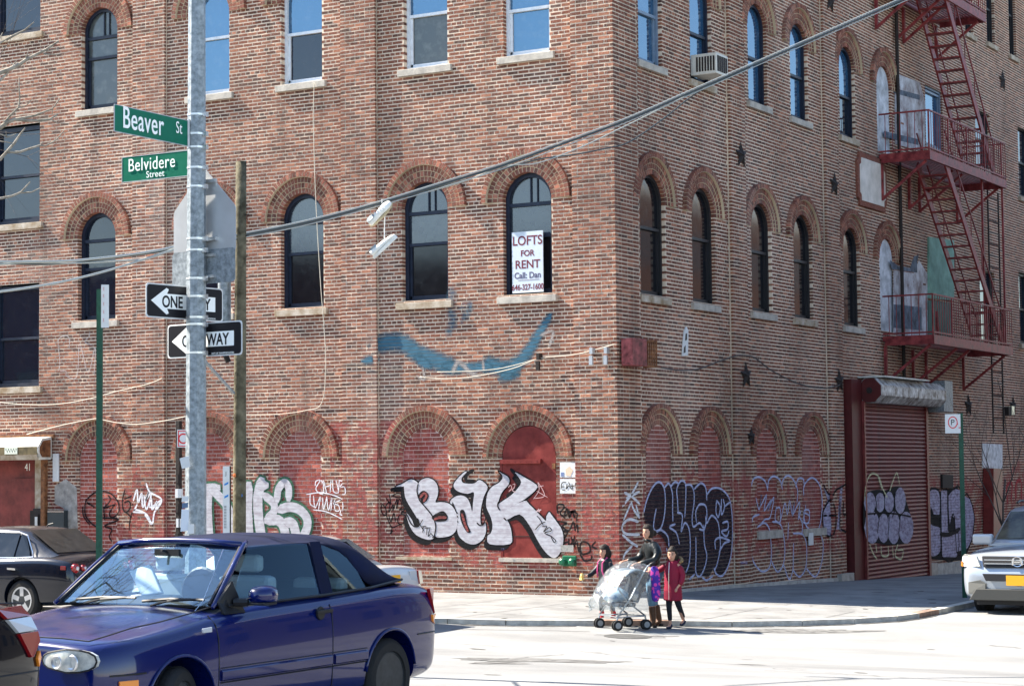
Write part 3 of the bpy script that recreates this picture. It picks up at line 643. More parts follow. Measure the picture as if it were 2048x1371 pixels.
# base course blocks
b = MB(); b.box((.0,10.2,-.62),(.16,10.95,-.12)); b.build('plinth_block', M_STONE, BLD); b = MB(); b.box((.0,16.0,-.7),(.16,16.6,-.15)); b.build('plinth_block', M_STONE, BLD); b = MB(); b.box((.0,16.65,-.8),(.10,27,-.2)); b.build('plinth', M_KERB, BLD)
b = MB(); b.prism([(-.10,-.3),(5.0,-.3),(10.2,-.5),(10.2,-.20),(5,-.07),(-.0,.02)], lambda u, z, d: FR(u, d, z), .0, PW+.035); b.build('plinth', M_KERB, BLD)
for u0, u1, z in ((6.1,7.35,.92),(8.55,9.75,.90)):
    b = MB(); b.prism([(u0,z-.16),(u1,z-.16),(u1,z),(u0,z)], lambda u, zz, d: FR(u, d, zz), -.06, .045); b.build('window_sill', M_STONE, BLD)
b = MB(); q = Rp(1621,1078); b.box((.0,q[0]-.12,q[1]-.12),(.02,q[0]+.12,q[1]+.14)); b.build('paper_notice', M_WHITE, BLD)
# star shaped anchor plates
def star(u, z, R, F, tilt=0):
    b = MB(); p = []
    for k in range(10): r_ = R if k % 2 == 0 else R*.42; a = PI/2+PI*k/5+tilt; p.append((u+r_*math.cos(a), z+r_*math.sin(a)))
    n = 10; v = [F(a, .02, c) for a, c in p]+[F(u, .09, z), F(u, -.0, z)]
    b.add(v, [(k, (k+1) % n, 10) for k in range(n)]+[((k+1) % n, k, 11) for k in range(n)]); b.lathe([(.035,0),(.03,.02)], n=8, c=(0,0,0)) if 0 else None
    b.build('anchor_star', M_IRON, BLD)
for px, py, R in ((1476,311,.29),(1663,370,.29),(1486,751,.29),(1673,762,.29),(1496,873,.2),(2006,162,.32),(1938,811,.32),(2027,813,.32),(1655,3,.29)):
    u, z = Rp(px, py); star(u, z+0, R, FR if not (4.95 < u < 5.68 or 10 < u < 10.8) else (lambda u, w, z: FR(u, w+PW, z)), tilt=R_.uniform(-.1, .1))
# shaped stone plaque
u0, z0 = 12.15, 8.22; u1, z1 = 13.8, 9.2
def plq(g_, c_): a, c, e, f = u0-g_, u1+g_, z0-g_, z1+g_; k = c_; return [(a+k,e),(c-k,e),(c-k,e+.12),(c,e+.12+.06),(c,f-.18),(c-k,f-.12),(c-k,f),(a+k,f),(a+k,f-.12),(a,f-.18),(a,e+.18),(a+k,e+.12)]
b = MB(); b.prism(plq(.12,.12), lambda u, z, d: FR(u, d, z), .0, .06); pq = b.build('plaque_surround', M_ARCHB, BLD)
b = MB(); b.prism(plq(0,.1), lambda u, z, d: FR(u, d, z), .055, .07); b.build('plaque', mat('pale stucco plaque', (.62,.57,.50), .85, noise=.15, nscale=3, bump=.3, col2=(.72,.66,.60)), pq)
# whitewashed and patched areas behind the fire escape
M_WASH = mat('peeling whitewash', (.36,.26,.24), .8, noise=.5, nscale=2.2, bump=.5, col2=(.66,.68,.72)); M_SLATE = mat('dark blue grey paint', (.05,.07,.10), .7, noise=.5, nscale=4, col2=(.16,.20,.26))
M_TEAL = mat('green primed board', (.16,.33,.26), .75, noise=.3, nscale=2.2, bump=.2, col2=(.24,.42,.34))
def pan(name, pts, m, w0, w1, parent=BLD, F=FR, conv=Rp, **k): b = MB(); b.prism([conv(*p) for p in pts], lambda u, z, d: F(u, d, z), w0, w1); return b.build(name, m, parent, **k)
pan('whitewash', [(1791,140),(1803,150),(1842,165),(1852,205),(1852,298),(1840,300),(1792,288)], M_WASH, .0, .006)
pan('painted_band', [(1789,176),(1841,190),(1841,200),(1789,186)], M_SLATE, .006, .010); pan('painted_band', [(1770,262),(1838,278),(1838,290),(1770,274)], M_SLATE, .006, .010)
pan('whitewash', [(1789,540),(1830,546),(1840,520),(1858,550),(1857,685),(1789,668)], M_WASH, .0, .006)
pan('painted_band', [(1782,520),(1796,530),(1822,536),(1830,512),(1839,510),(1836,525),(1836,545),(1786,538)], M_SLATE, .006, .010); pan('painted_band', [(1789,608),(1845,614),(1845,660),(1789,655)], M_SLATE, .006, .010)
pan('green_board', [(1857,474),(1907,481),(1907,601),(1857,596)], M_TEAL, .0, .05, label='pale green primed board on the wall behind the stair'); pan('green_board', [(1857,600),(1904,605),(1904,684),(1857,678)], mat('dark teal board', (.05,.12,.10), .7), .0, .03)
pan('steel_door', [(1967,936),(1985,938),(1985,1070),(1967,1075)], M_RED, .02, .3); pan('black_panel', [(1883,948),(1904,949),(1904,976),(1883,975)], M_IRON, .0, .06)
pan('white_notice', [(1966,886),(2005,888),(2005,937),(1966,935)], mat('weathered white board', (.62,.64,.66), .7, noise=.35, nscale=6), .0, .03)
lt = thing('wall_lamp', 'small wall lamp beside the iron star at the far right end', 'lamp', (.1, *Rp(2012,822)))
u, z = Rp(2012, 822); b = MB(); b.box((.0,u-.25,z-.12),(.15,u+.0,z+.12)); b.build('lamp_housing', M_IRON, lt); b = MB(); b.box((.02,u+.0,z-.1),(.17,u+.22,z+.14)); b.build('lamp_glass', mat('lamp lens', (.85,.80,.55), .3), lt)
# corner cable box with iron cage
cb_ = thing('corner_junction_box', 'rust red metal junction box with barred cage mounted at the building corner', 'junction box', (.1, .6, 3.95))
b = MB(); b.box((.10,.02,3.98),(.32,.60,4.46)); b.build('box', mat('flaking red metal', (.16,.022,.018), .55, noise=.6, nscale=7, bump=.4, col2=(.36,.09,.09)), cb_, bevel=.01)
b = MB()
for z in (3.99, 4.44): b.bar((.30,.60,z),(.30,1.02,z),.03); b.bar((.04,1.00,z),(.30,1.00,z),.03)
b.build('cage_rail', M_RUST, cb_)
for k in range(5): b = MB(); u = .66+.085*k; b.bar((.30,u,3.99),(.30,u,4.46),.025); b.build('cage_bar', M_RUST, cb_)
# curved paper strip
ps = thing('torn_banner_strip', 'narrow torn white banner strip with black marks on the shaded brick wall', 'banner', (.05, *Rp(1371,685)))
pan('strip', [(1365,712),(1376,710),(1377,660),(1373,653),(1369,662),(1366,690)], M_WHITE, .01, .03, ps); pan('mark', [(1367,706),(1371,704),(1371,690),(1368,694)], M_BLACK, .031, .033, ps); pan('mark', [(1370,681),(1374,679),(1374,666),(1371,667)], M_BLACK, .031, .033, ps)
# papers by the red door
def paper(name, label, x0, y0, x1, y1, m):
    t = thing(name, label, 'poster', (*[FL(*Lp((x0+x1)/2, y1))[0] if 0 else Lp((x0+x1)/2, y1)[0]], -.0, Lp((x0+x1)/2, y1)[1])); pan('sheet', [(x0,y1),(x1,y1),(x1,y0),(x0,y0)], m, .008, .014, t, FL, Lp, local=False); return t
p1_ = paper('paper_poster', 'upper white paper poster beside the red arched door', 1119,924,1151,954, M_WHITE); p2_ = paper('paper_poster', 'lower white poster with black handwriting beside the red arched door', 1119,957,1151,986, M_WHITE)
pan('print', [(1131,950),(1140,952),(1145,940),(1138,932),(1130,938)], mat('faded orange print', (.70,.50,.36), .7), .015, .017, p1_, FL, Lp); pan('print', [(1121,952),(1127,952),(1127,944),(1121,944)], mat('blue print', (.15,.20,.35), .7), .015, .017, p1_, FL, Lp)
pw = paper('faded_paint_sheet', 'pale turquoise paint square left of the building corner', 1170,1003,1202,1031, mat('pale turquoise wash', (.42,.52,.47), .8, noise=.3, nscale=14, col2=(.62,.70,.62)))
# standpipe connection
sp = thing('standpipe_connection', 'green twin hose connection low on the wall near the corner', 'standpipe', (Lp(1142,1136)[0], -.1, Lp(1142,1136)[1]))
M_SPG = mat('green cast iron', (.015,.12,.06), .35); u0_, z0_ = Lp(1142,1120); b = MB(); b.box((u0_-.14,-.07,z0_-.10),(u0_+.14,-.04,z0_+.09)); b.build('plate', M_SPG, sp, bevel=.02)
b = MB(); b.lathe([(.045,-.06),(.055,-.16),(.062,-.18),(.035,-.20)], axis='y', c=(u0_-.09,0,z0_-.02), n=14); b.build('nozzle', M_SPG, sp, smooth='auto'); b = MB(); b.lathe([(.045,-.06),(.055,-.16),(.062,-.18),(.035,-.20)], axis='y', c=(u0_+.10,0,z0_-.02), n=14); b.build('nozzle', M_SPG, sp, smooth='auto')
b = MB(); b.box((u0_-.17,-.06,z0_+.15),(u0_+.08,-.045,z0_+.27)); b.build('signplate', M_PLAST, sp)
# LOFTS FOR RENT banner
lf = thing('rental_banner', 'white LOFTS FOR RENT sign hung in the dark arched window', 'sign', (-1.78, .1, 5.4))
cs = [Lp(1025,583,.06), Lp(1087,581,.06), Lp(1086,473,.06), Lp(1024,477,.06)]
u0, u1, z0, z1 = cs[0][0], cs[1][0], 5.36, 6.46
b = MB(); b.box((u0, .055, z0), (u1, .07, z1)); b.build('board', mat('banner vinyl', (.52,.57,.62), .35), lf)
M_MAR = mat('maroon print', (.13,.015,.03), .6); FB = lambda u, w, z: (u, .054-w, z); cu_ = (u0+u1)/2
for s_, sz, z, sx, bd, m in (('LOFTS', .235, z1-.24, .93, .006, M_MAR), ('FOR', .15, z1-.44, 1, .003, M_MAR), ('RENT', .21, z1-.66, 1.0, .008, M_MAR), ('Call: Dan', .155, z1-.84, .95, .0, mat('grey violet print', (.08,.07,.13), .6)), ('646-327-1600', .145, z0+.05, .80, .004, M_MAR)):
    text(s_, sz, FB, cu_, z, 0, m, lf, sx=sx, bold=.0035, align='CENTER')
b = MB(); b.box((u0+.12,.052,z1-.875),(u1-.08,.054,z1-.87)); b.build('underline', M_MAR, lf)
# window air conditioner
ac = thing('air_conditioner', 'grey white window air conditioner jutting out of an upper window', 'air conditioner', (.3, 4.0, 9.56))
yc, zc = Rp(1404, 130, .25); y0, y1 = 3.48, 4.02; zz0, zz1 = 9.66, 10.06; b = MB(); b.box((-.1,y0,zz0),(.44,y1,zz1)); b.build('case', mat('off white enamel', (.60,.58,.52), .5, noise=.12, nscale=6), ac, bevel=.012)
for k in range(7): b = MB(); x = .02+.058*k; b.box((x,y0-.008,zz0+.06),(x+.035,y0+.01,zz1-.06)); b.build('louvre', M_IRON, ac)
for k in range(5): b = MB(); y = y0+.04+.095*k; b.box((.435,y,zz0+.05),(.448,y+.07,zz1-.05)); b.build('grille', M_IRON, ac)
# far end: fire escape ------------------------------------------------------
M_FE = mat('red oxide paint', (.19,.016,.020), .5, noise=.45, nscale=6, bump=.3, col2=(.31,.05,.05))
fe = thing('fire_escape', 'red painted iron fire escape with three balconies and steep stairs on the right facade', 'fire escape', (.5, 18.5, 5.2))
def balcony(y0, y1, z, D, ystep=None):
    b = MB(); b.box((.02,y0,z-.09),(.07,y1,z+.02)); b.box((D-.05,y0,z-.19),(D,y1,z+.02)); b.box((.07,y0,z-.19),(D-.05,y0+.05,z+.02)); b.box((.07,y1-.05,z-.19),(D-.05,y1,z+.02)); b.build('platform_frame', M_FE, fe)
    x = .13
    while x < D-.08: b = MB(); b.box((x,y0+.05,z-.03),(x+.04,y1-.05,z-.005)); b.build('floor_slat', M_FE, fe); x += .085
    for yy, s in ((y0+.1,1),(y0+2.0,1),(y1-3.2,1),(y1-.3,1)):
        b = MB(); b.bar((.05,yy,z-.19),(.05,yy,z-1.05),.07); b.bar((.05,yy,z-1.02),(D-.12,yy,z-.2),.06); b.build('bracket', M_FE, fe)
    h = .95; b = MB()
    for zz in (z+h, z+.08): b.bar((D-.02,y0,zz),(D-.02,y1,zz),.035); b.bar((.03,y0+.02,zz),(D,y0+.02,zz),.035); b.bar((.03,y1-.02,zz),(D,y1-.02,zz),.035)
    b.build('handrail', M_FE, fe)
    y = y0+.12
    n = int((y1-y0)/.17)
    for k in range(n+1): y = y0+(y1-y0)*k/n; b = MB(); b.bar((D-.02,y,z),(D-.02,y,z+h),.014 if k % 8 else .035); b.build('baluster', M_FE, fe)
    for yy in (y0+.02, y1-.02):
        for k in range(1, 7): x = D*k/7; b = MB(); b.bar((x,yy,z),(x,yy,z+h),.014); b.build('baluster', M_FE, fe)
BD = 1.25
balcony(13.45, 19.6, 5.16, BD); balcony(13.45, 19.4, 9.40, BD); balcony(13.3, 18.0, 13.4, BD)
def stair(y0, z0, y1, z1, x0, x1):
    for x in (x0, x1): b = MB(); b.bar((x,y0,z0),(x,y1,z1),.045,.20); b.build('stringer', M_FE, fe)
    n = int(abs(z1-z0)/.25)
    for k in range(1, n):
        t = k/n; y = y0+(y1-y0)*t; z = z0+(z1-z0)*t; b = MB(); b.box((x0,y-.11,z-.015),(x1,y+.11,z+.015)); b.build('tread', M_FE, fe)
    for x in (x0, x1):
        b = MB(); b.bar((x,y0,z0+.75),(x,y1,z1+.75),.03)
        for k in range(0, n+1, 3): t = k/n; y = y0+(y1-y0)*t; z = z0+(z1-z0)*t; b.bar((x,y,z),(x,y,z+.75),.02)
        b.build('stair_rail', M_FE, fe)
stair(19.0, 5.2, 14.75, 9.3, .5, 1.18); stair(18.6, 9.45, 15.0, 13.35, .5, 1.18)
b = MB(); b.tube([(.5,15.9,5.9),(.5,16.0,5.2),(1.1,18.2,5.1)],.045); b.build('stay', M_FE, fe)
for y in (17.8, 19.5): b = MB(); b.bar((1.1,y,4.2+1),(1.1,y,9.4),.05); b.build('hanger_post', M_FE, fe)
b = MB(); 
for y in (19.9, 20.8): b.bar((.6,y,3.0),(.6,y,9.3),.035)
b.build('ladder_rail', M_IRON, fe)
for k in range(21): b = MB(); z = 3.1+.3*k; b.bar((.6,19.9,z),(.6,20.8,z),.025); b.build('rung', M_IRON, fe)
b = MB(); p = [(.06,14.75,z) for z in (3.7,5,7,9,11,13,15)]; b.tube(p, .045, 8); b.build('downpipe', M_IRON, BLD)
# cables on the walls
M_CABW = mat('pale cable', (.50,.46,.38), .6); M_CABD = mat('dark cable', (.07,.06,.055), .7)
def wire(name, label, pts, r, m, conv, F, w=.05, group='cables strung along the walls', cat='cable', sag=None):
    b = MB(); P = [F(*((lambda q: (q[0], w, q[1]))(conv(*p)))) for p in pts]; Q = []
    for i in range(len(P)-1):
        p0, p1_, p2, p3 = [Vector(P[max(0, min(len(P)-1, i+k))]) for k in (-1, 0, 1, 2)]
        for s in range(6):
            t = s/6; Q.append(.5*((2*p1_)+(p2-p0)*t+(2*p0-5*p1_+4*p2-p3)*t*t+(3*p1_-p0-3*p2+p3)*t**3))
    Q.append(Vector(P[-1])); b.tube(Q, r, 6); o = b.build(name, m, smooth=True); tag(o, label, cat, group); return o
wire('wall_cable', 'pale cable dangling from an upper sill past the second floor window', [(633,166),(631,240),(636,400),(645,560),(652,650),(656,730),(648,805),(618,820),(560,828),(490,829)], .007, M_CABW, Lp, FL, .10)
wire('wall_cable', 'pale cable sagging between wall brackets and the corner box', [(845,754),(900,757),(960,752),(1030,737),(1085,717),(1150,710),(1200,698),(1236,688)], .008, M_CABW, Lp, FL, .12)
wire('wall_cable', 'thin pale cable above the blue paint sweep', [(880,744),(950,742),(1010,736),(1080,718)], .007, M_CABW, Lp, FL, .12)
wire('wall_cable', 'pale cable draped from the entrance canopy over the arch to the pole', [(60,868),(130,850),(190,838),(205,838),(240,845),(280,848),(330,842),(380,832)], .009, M_CABW, Lp, FL, .12)
wire('wall_cable', 'faint pale cable running left across the wall above the canopy', [(0,804),(60,809),(120,808),(180,798),(240,782),(300,768),(330,756)], .008, M_CABW, Lp, FL, .1)
wire('wall_cable', 'thin grey cable crossing behind the wooden pole', [(490,770),(560,765),(620,756),(660,742),(700,730),(760,733),(840,740)], .006, M_CABD, Lp, FL, .1)
wire('wall_cable', 'black cable looping along the shaded facade under the upper arches', [(1312,735),(1345,740),(1385,738),(1430,722),(1460,712),(1480,711),(1500,716),(1535,742),(1590,768),(1640,776),(1670,770)], .014, M_CABD, Rp, FR, .14)
wire('wall_cable', 'dark cable hanging above the shutter at the far end', [(1990,760),(2000,800),(2012,900),(2020,960)], .012, M_CABD, Rp, FR, .1)
for px, py in ((1190,705),(1219,704),(1084,716)):
    u, z = Lp(px, py); t = MB(); t.box((u-.03,-.16,z-.03),(u+.03,-.03,z+.08)); t.box((u-.035,-.17,z-.22),(u+.03,-.12,z-.06)); t.build('cable_bracket', M_ALU if px > 1100 else M_IRON, BLD)
# neighbours across both streets (seen only as reflections)
def house(name, label, x0, y0, x1, y1, h, col, face):
    t = thing(name, label, 'house', ((x0+x1)/2, (y0+y1)/2, gz(0, 0))); m = mat('facade '+name, col, .9, noise=.2, nscale=2, bump=.3)
    b = MB(); b.box((x0,y0,-1.5),(x1,y1,h)); b.build('wall', m, t); b = MB(); b.box((x0-.1,y0-.1,h),(x1+.1,y1+.1,h+.35)); b.build('cornice', M_STONE, t)
    a0, a1 = (x0, x1) if face in ('+y',) else (y0, y1); n = max(1, int((a1-a0)/2.1))
    for k in range(n):
        c = a0+(a1-a0)*(k+.5)/n
        for z in [1.2+3.0*i for i in range(int(h/3.0))]:
            w_ = MB()
            if face == '+y': w_.box((c-.5,y1-.02,z),(c+.5,y1+.04,z+1.6))
            else: w_.box((x0-.04,c-.5,z),(x0+.02,c+.5,z+1.6))
            w_.build('window', G_DARK, t)
house('row_house', 'dark brick row house opposite, out of view behind the camera', -40,-32,-22,-21.5,8.9,(.16,.07,.05),'+y'); house('row_house', 'brown row house opposite, out of view to the left', -22,-32,-3,-21.5,8.4,(.22,.16,.12),'+y')
house('row_house', 'red brick house across the side street, outside the frame', 19,-8,30,8,9.0,(.022,.020,.022),'-x'); house('row_house', 'pale loft building across the side street, outside the frame', 19,8.1,30,30,13.5,(.09,.085,.08),'-x')
house('row_house', 'long warehouse further up the side street, outside the frame', 19,30.2,30,70,13,(.07,.035,.025),'-x')
# ================================================================ PAINT ON THE WALLS
def paint(name, col, soft=0, joints=.35, col2=None, cover=1.0):
    m = mat(name, col, .75, spec=.12); g = NT(m); P = g.pos(); x, y, z = g.sep(P)
    a = g.n.new('ShaderNodeAttribute'); a.attribute_name = 'edge'
    n = g.noise(P, 9 if soft else 22, 6, .75)
    if soft: al = g.math('MULTIPLY', g.math('SUBTRACT', g.math('SUBTRACT', 1.25, a.outputs['Fac']), g.math('MULTIPLY', n, soft)), 1.7, clamp=True)
    else: al = g.math('MULTIPLY', g.math('SUBTRACT', g.math('SUBTRACT', 1.12, a.outputs['Fac']), g.math('MULTIPLY', n, .25)), 8.0, clamp=True)
    fz = g.math('FRACT', g.math('DIVIDE', g.math('ADD', z, .06), .07)); j = g.math('LESS_THAN', g.math('ABSOLUTE', g.math('SUBTRACT', fz, .5)), .36)   # thinner in the bed joints
    al = g.math('MULTIPLY', al, g.math('ADD', 1-joints, g.math('MULTIPLY', j, joints)))
    al = g.math('MULTIPLY', al, cover); g.lk(al, g.b.inputs['Alpha'])
    c2 = col2 or tuple(c*.7 for c in col); g.lk(g.ramp(g.noise(g.map(P, (1,1,2.2)), 6, 5, .7), [(.35, c2), (.6, col)]), g.b.inputs['Base Color']); return m
def spline(P, n=6):
    P = [Vector((p[0], p[1])) for p in P]; Q = []
    if len(P) < 3: return [P[0].lerp(P[-1], t/n) for t in range(n+1)]
    closed = (P[0]-P[-1]).length < 1e-6
    for i in range(len(P)-1):
        g = lambda k: P[(k) % (len(P)-1)] if closed else P[max(0, min(len(P)-1, k))]
        p0, p1, p2, p3 = g(i-1), P[i], P[i+1], g(i+2)
        for s in range(n):
            t = s/n; Q.append(.5*((2*p1)+(p2-p0)*t+(2*p0-5*p1+4*p2-p3)*t*t+(3*p1-p0-3*p2+p3)*t**3))
    Q.append(P[-1]); return Q
class Paint:
    def __init__(s, F, conv, zf): s.F = F; s.conv = conv; s.zf = zf; s.v = []; s.f = []; s.e = []; s.d = 0
    def w(s, u):
        for a, c in (PIL_L if s.F is FL else PIL_R):
            if a <= u <= c: return PW
        return 0
    def p(s, x, y): return s.conv(*s.zf(x, y))
    def stroke(s, pts, wd, off=.007, n=6, taper=None):
        Q = [Vector(q) for q in spline([s.p(*p) for p in pts], n)]; s.d += .00004; b = len(s.v); m = len(Q)
        for i, q in enumerate(Q):
            d = (Q[min(i+1, m-1)]-Q[max(i-1, 0)]); d = d.normalized() if d.length > 1e-9 else Vector((1, 0)); nn = Vector((-d.y, d.x)); h = wd/2
            if taper: h *= taper[0]+(taper[1]-taper[0])*i/(m-1)
            ext = -d*h*.8 if i == 0 else (d*h*.8 if i == m-1 else Vector((0, 0)))
            for k, e in ((-1, 1), (0, 0), (1, 1)):
                c = q+nn*h*k*(.55 if i in (0, m-1) else 1)+ext; s.v.append(s.F(c.x, s.w(c.x)+off+s.d, c.y)); s.e.append(1 if (i in (0, m-1) and k) else e*1.0 if i not in (0, m-1) else .6)
        for i in range(m-1):
            for k in (0, 1): s.f.append((b+3*i+k, b+3*i+k+1, b+3*i+k+4, b+3*i+k+3))
        return s
    def poly(s, pts, off=.007, smooth=0, sh=(0, 0)):
        P = [s.p(x+sh[0], y+sh[1]) for x, y in pts]
        if smooth: P = [tuple(q) for q in spline(P+[P[0]], smooth)[:-1]]
        s.d += .00004; b = len(s.v)
        for c in P: s.v.append(s.F(c[0], s.w(c[0])+off+s.d, c[1])); s.e.append(0)
        s.f.append(tuple(range(b, len(s.v)))); return s
    def build(s, name, m, label=None, parent=None):
        me = bpy.data.meshes.new(name); me.from_pydata([tuple(v) for v in s.v], [], s.f); a = me.attributes.new('edge', 'FLOAT', 'POINT'); a.data.foreach_set('value', [float(x) for x in s.e])
        me.materials.append(m); o = bpy.data.objects.new(name, me); COL.objects.link(o); p = parent or BLD; o.parent = p; o.matrix_parent_inverse = wm(p).inverted()
        if label: o['label'] = label
        if m in (BLKT, WHT, LAV, YEL, SCUF): o['kind'] = 'stuff'
        s.v = []; s.f = []; s.e = []; return o
SILV = paint('silver spray', (.48,.48,.51), 0, .12, (.34,.31,.34)); BLKP = paint('black spray', (.012,.012,.014), 0, .08); WHT = paint('white marker', (.74,.74,.78), 0, .25)
LAV = paint('pale lavender spray', (.50,.52,.72), 0, .3); BLKT = paint('black marker', (.012,.01,.012), 0, .2); SILV3 = paint('silver on steel', (.46,.44,.56), 0, 0, (.22,.17,.24), cover=.85); GRNP = paint('green spray', (.05,.13,.08), 0, .2)
BLUE = paint('blue overspray', (.055,.14,.20), .75, .30); BLUEF = paint('faint blue overspray', (.06,.14,.20), 1.3, .4, cover=.6); DARKF = paint('dark fill', (.018,.016,.024), 0, .3, (.05,.03,.035), cover=.88)
YEL = paint('pale yellow spray', (.62,.60,.36), 0, .5); SILV2 = paint('shaded silver spray', (.46,.44,.58), 0, .30, (.20,.15,.20)); REDT = paint('red spray', (.40,.04,.05), .2, .3); SCUF = paint('white scuff', (.40,.36,.34), 1.1, .3, cover=.8)
zb = lambda x, y: (750+x/4.551, 920+y/4.551)
B1 = [(180,240),(250,210),(322,172),(390,212),(380,290),(400,360),(450,420),(520,510),(548,600),(540,685),(500,722),(420,705),(350,660),(300,570),(282,480),(330,540),(352,592),(390,600),(395,560),(350,480),(300,400),(268,330),(258,245),(250,238)]
B2 = [(388,215),(420,175),(480,160),(540,190),(568,250),(565,320),(545,380),(600,378),(660,390),(700,420),(735,480),(745,560),(735,630),(690,680),(610,700),(545,690),(550,600),(520,510),(450,420),(395,350),(380,290)]
A1 = [(812,105),(760,150),(712,215),(722,260),(770,290),(840,303),(895,290),(888,380),(880,465),(862,400),(835,345),(790,320),(735,325),(690,355),(678,385),(710,410),(735,470),(748,560),(742,620),(760,690),(820,745),(890,765),(945,745),(985,705),(1005,645),(1000,570),(970,590),(955,560),(958,450),(985,330),(1020,240),(950,178),(900,208),(850,212),(800,205),(782,180),(790,150),(830,105)]
K1 = [(1120,98),(1150,118),(1170,128),(1213,160),(1213,215),(1170,265),(1140,310),(1120,370),(1112,410),(1140,470),(1190,530),(1225,600),(1240,680),(1225,760),(1040,762),(1018,690),(1050,660),(1065,600),(1050,520),(1010,430),(1008,370),(1020,300),(1060,240),(1120,205),(1155,165),(1150,130)]
K2 = [(1270,108),(1345,148),(1465,222),(1460,265),(1400,320),(1330,370),(1210,440),(1190,530),(1140,470),(1115,410),(1150,375),(1230,320),(1290,260),(1325,200),(1300,150)]
K3 = [(1210,440),(1355,368),(1400,400),(1500,500),(1550,550),(1555,510),(1580,470),(1605,500),(1650,560),(1695,630),(1710,720),(1690,820),(1640,885),(1585,870),(1520,800),(1460,700),(1400,590),(1310,490),(1190,540)]
g = Paint(FL, Lp, zb)
for k in range(7):
    for s_ in (B1, B2, A1, K1, K2, K3): g.poly(s_, sh=(-30*k/6, 50*k/6), off=.006, smooth=3)
for s_ in (B1, B2, A1, K1, K2, K3): g.stroke(s_+[s_[0]], .052, off=.006, n=3)
g.poly([(130,262),(190,235),(258,238),(262,262),(200,262),(140,285)], off=.006); g.stroke([(885,92),(850,112),(820,150),(830,185),(890,190)], .07); g.stroke([(1235,85),(1290,150),(1310,210),(1270,270),(1200,320)], .07)
g.build('graffiti', BLKP, 'black outline and drop shadow of the big BAK letters')
g = Paint(FL, Lp, zb)
for s_ in (B1, B2, A1, K1, K2, K3): g.poly(s_, off=.0105, smooth=3)
g.build('graffiti', SILV, 'large silver bubble letters reading BAK across wall and red door')
g = Paint(FL, Lp, zb); o_ = .0135
g.poly([(385,320),(430,275),(478,300),(478,350),(432,392),(405,350)], off=o_, smooth=3); g.poly([(512,515),(560,478),(620,462),(658,512),(640,550),(570,558),(530,545)], off=o_, smooth=3); g.poly([(770,460),(800,447),(822,500),(835,580),(868,650),(835,655),(798,600),(772,530)], off=o_, smooth=2)
for s_ in ([(388,215),(378,280),(400,360),(450,420),(520,510),(548,600),(535,690)], [(285,490),(320,570),(360,602),(398,590),(385,530)], [(700,385),(735,470)], [(1118,380),(1112,415),(1130,450)], [(1170,525),(1190,545)], [(925,570),(950,590),(985,580),(1003,520)], [(540,690),(520,700)]): g.stroke(s_, .028, off=o_)
for x, y in ((742,475),(745,510),(748,555)): g.stroke([(x,y),(x+2,y+4)], .03, off=o_)
for s_ in ([(400,590),(430,540)], [(405,585),(440,640)], [(435,600),(430,655)], [(425,600),(460,600)], [(470,610),(465,675)], [(450,615),(500,612)], [(495,620),(480,690),(505,665),(525,690)], [(1470,505),(1500,540),(1520,580)], [(1455,630),(1500,580),(1545,560)], [(1520,600),(1560,600),(1530,650),(1580,610),(1600,640),(1540,660),(1600,690),(1640,730),(1625,745),(1600,700)]): g.stroke(s_, .018, off=o_)
g.build('graffiti', BLKT, 'thin black strokes and scribbles on the silver letters')
g = Paint(FL, Lp, zb)
for s_ in ([(410,335),(440,300),(465,320),(440,370)], [(540,535),(580,520),(640,520)], [(788,490),(815,580),(840,640)]): g.stroke(s_, .05, off=.016)
g.build('graffiti', paint('red show through', (.25,.07,.065), 0, .3))['kind'] = 'stuff'
g = Paint(FL, Lp, zb)
for s_ in ([(85,430),(60,400),(50,450),(75,500),(100,480),(90,420),(130,380),(120,470),(160,400),(155,460),(195,350),(190,440),(215,350),(240,420),(215,450),(270,440),(230,480),(275,470)], [(125,310),(135,400),(95,340)], [(150,320),(200,300),(250,320),(210,340),(155,325)], [(90,480),(120,560),(150,610),(205,590),(270,560),(265,500),(215,500),(200,560),(235,590)], [(120,500),(140,560),(165,480),(180,560)], [(150,610),(135,670),(155,640)], [(105,600),(107,605)], [(180,630),(184,634)]): g.stroke(s_, .022)
for s_ in ([(1660,480),(1655,410),(1700,400),(1715,430),(1680,480),(1720,520)], [(1740,440),(1720,500),(1750,480),(1740,440)], [(1760,450),(1765,520),(1790,460),(1810,520),(1830,460),(1770,470),(1850,480),(1840,560)], [(1660,555),(1740,570),(1700,600),(1760,640),(1800,560),(1820,640),(1850,580),(1860,650)], [(1690,680),(1720,640),(1745,660),(1710,720),(1690,760),(1750,740)], [(1760,720),(1760,780),(1790,740),(1780,700)], [(1810,690),(1800,790),(1840,720),(1870,830)], [(1900,740),(1960,760),(1970,830),(1900,850),(1880,790),(1900,740)], [(2020,740),(1990,780),(2030,800)], [(1880,850),(1920,910),(1980,900),(1985,870)]): g.stroke(s_, .036)
g.build('graffiti', BLKT, 'black scribbled tags around the silver letters')
g = Paint(FL, Lp, zb)
for s_ in ([(1690,260),(1700,205),(1735,200)], [(1695,240),(1720,240)], [(1705,270),(1730,268)], [(1745,215),(1740,260),(1760,230),(1785,262)], [(1790,215),(1795,265)], [(1775,235),(1820,230)], [(1760,200),(1770,225)], [(1820,210),(1825,250)]): g.stroke(s_, .018, off=.018)
g.build('graffiti', BLKT, parent=p2_)
g = Paint(FL, Lp, zb)
for s_ in ([(1210,245),(1230,225),(1240,255),(1215,280)], [(1250,220),(1270,215),(1262,250),(1245,270),(1275,290)], [(1440,350),(1490,270),(1480,200),(1540,320),(1450,345)], [(1470,280),(1565,335)], [(1480,240),(1530,230)]): g.stroke(s_, .012, off=.016)
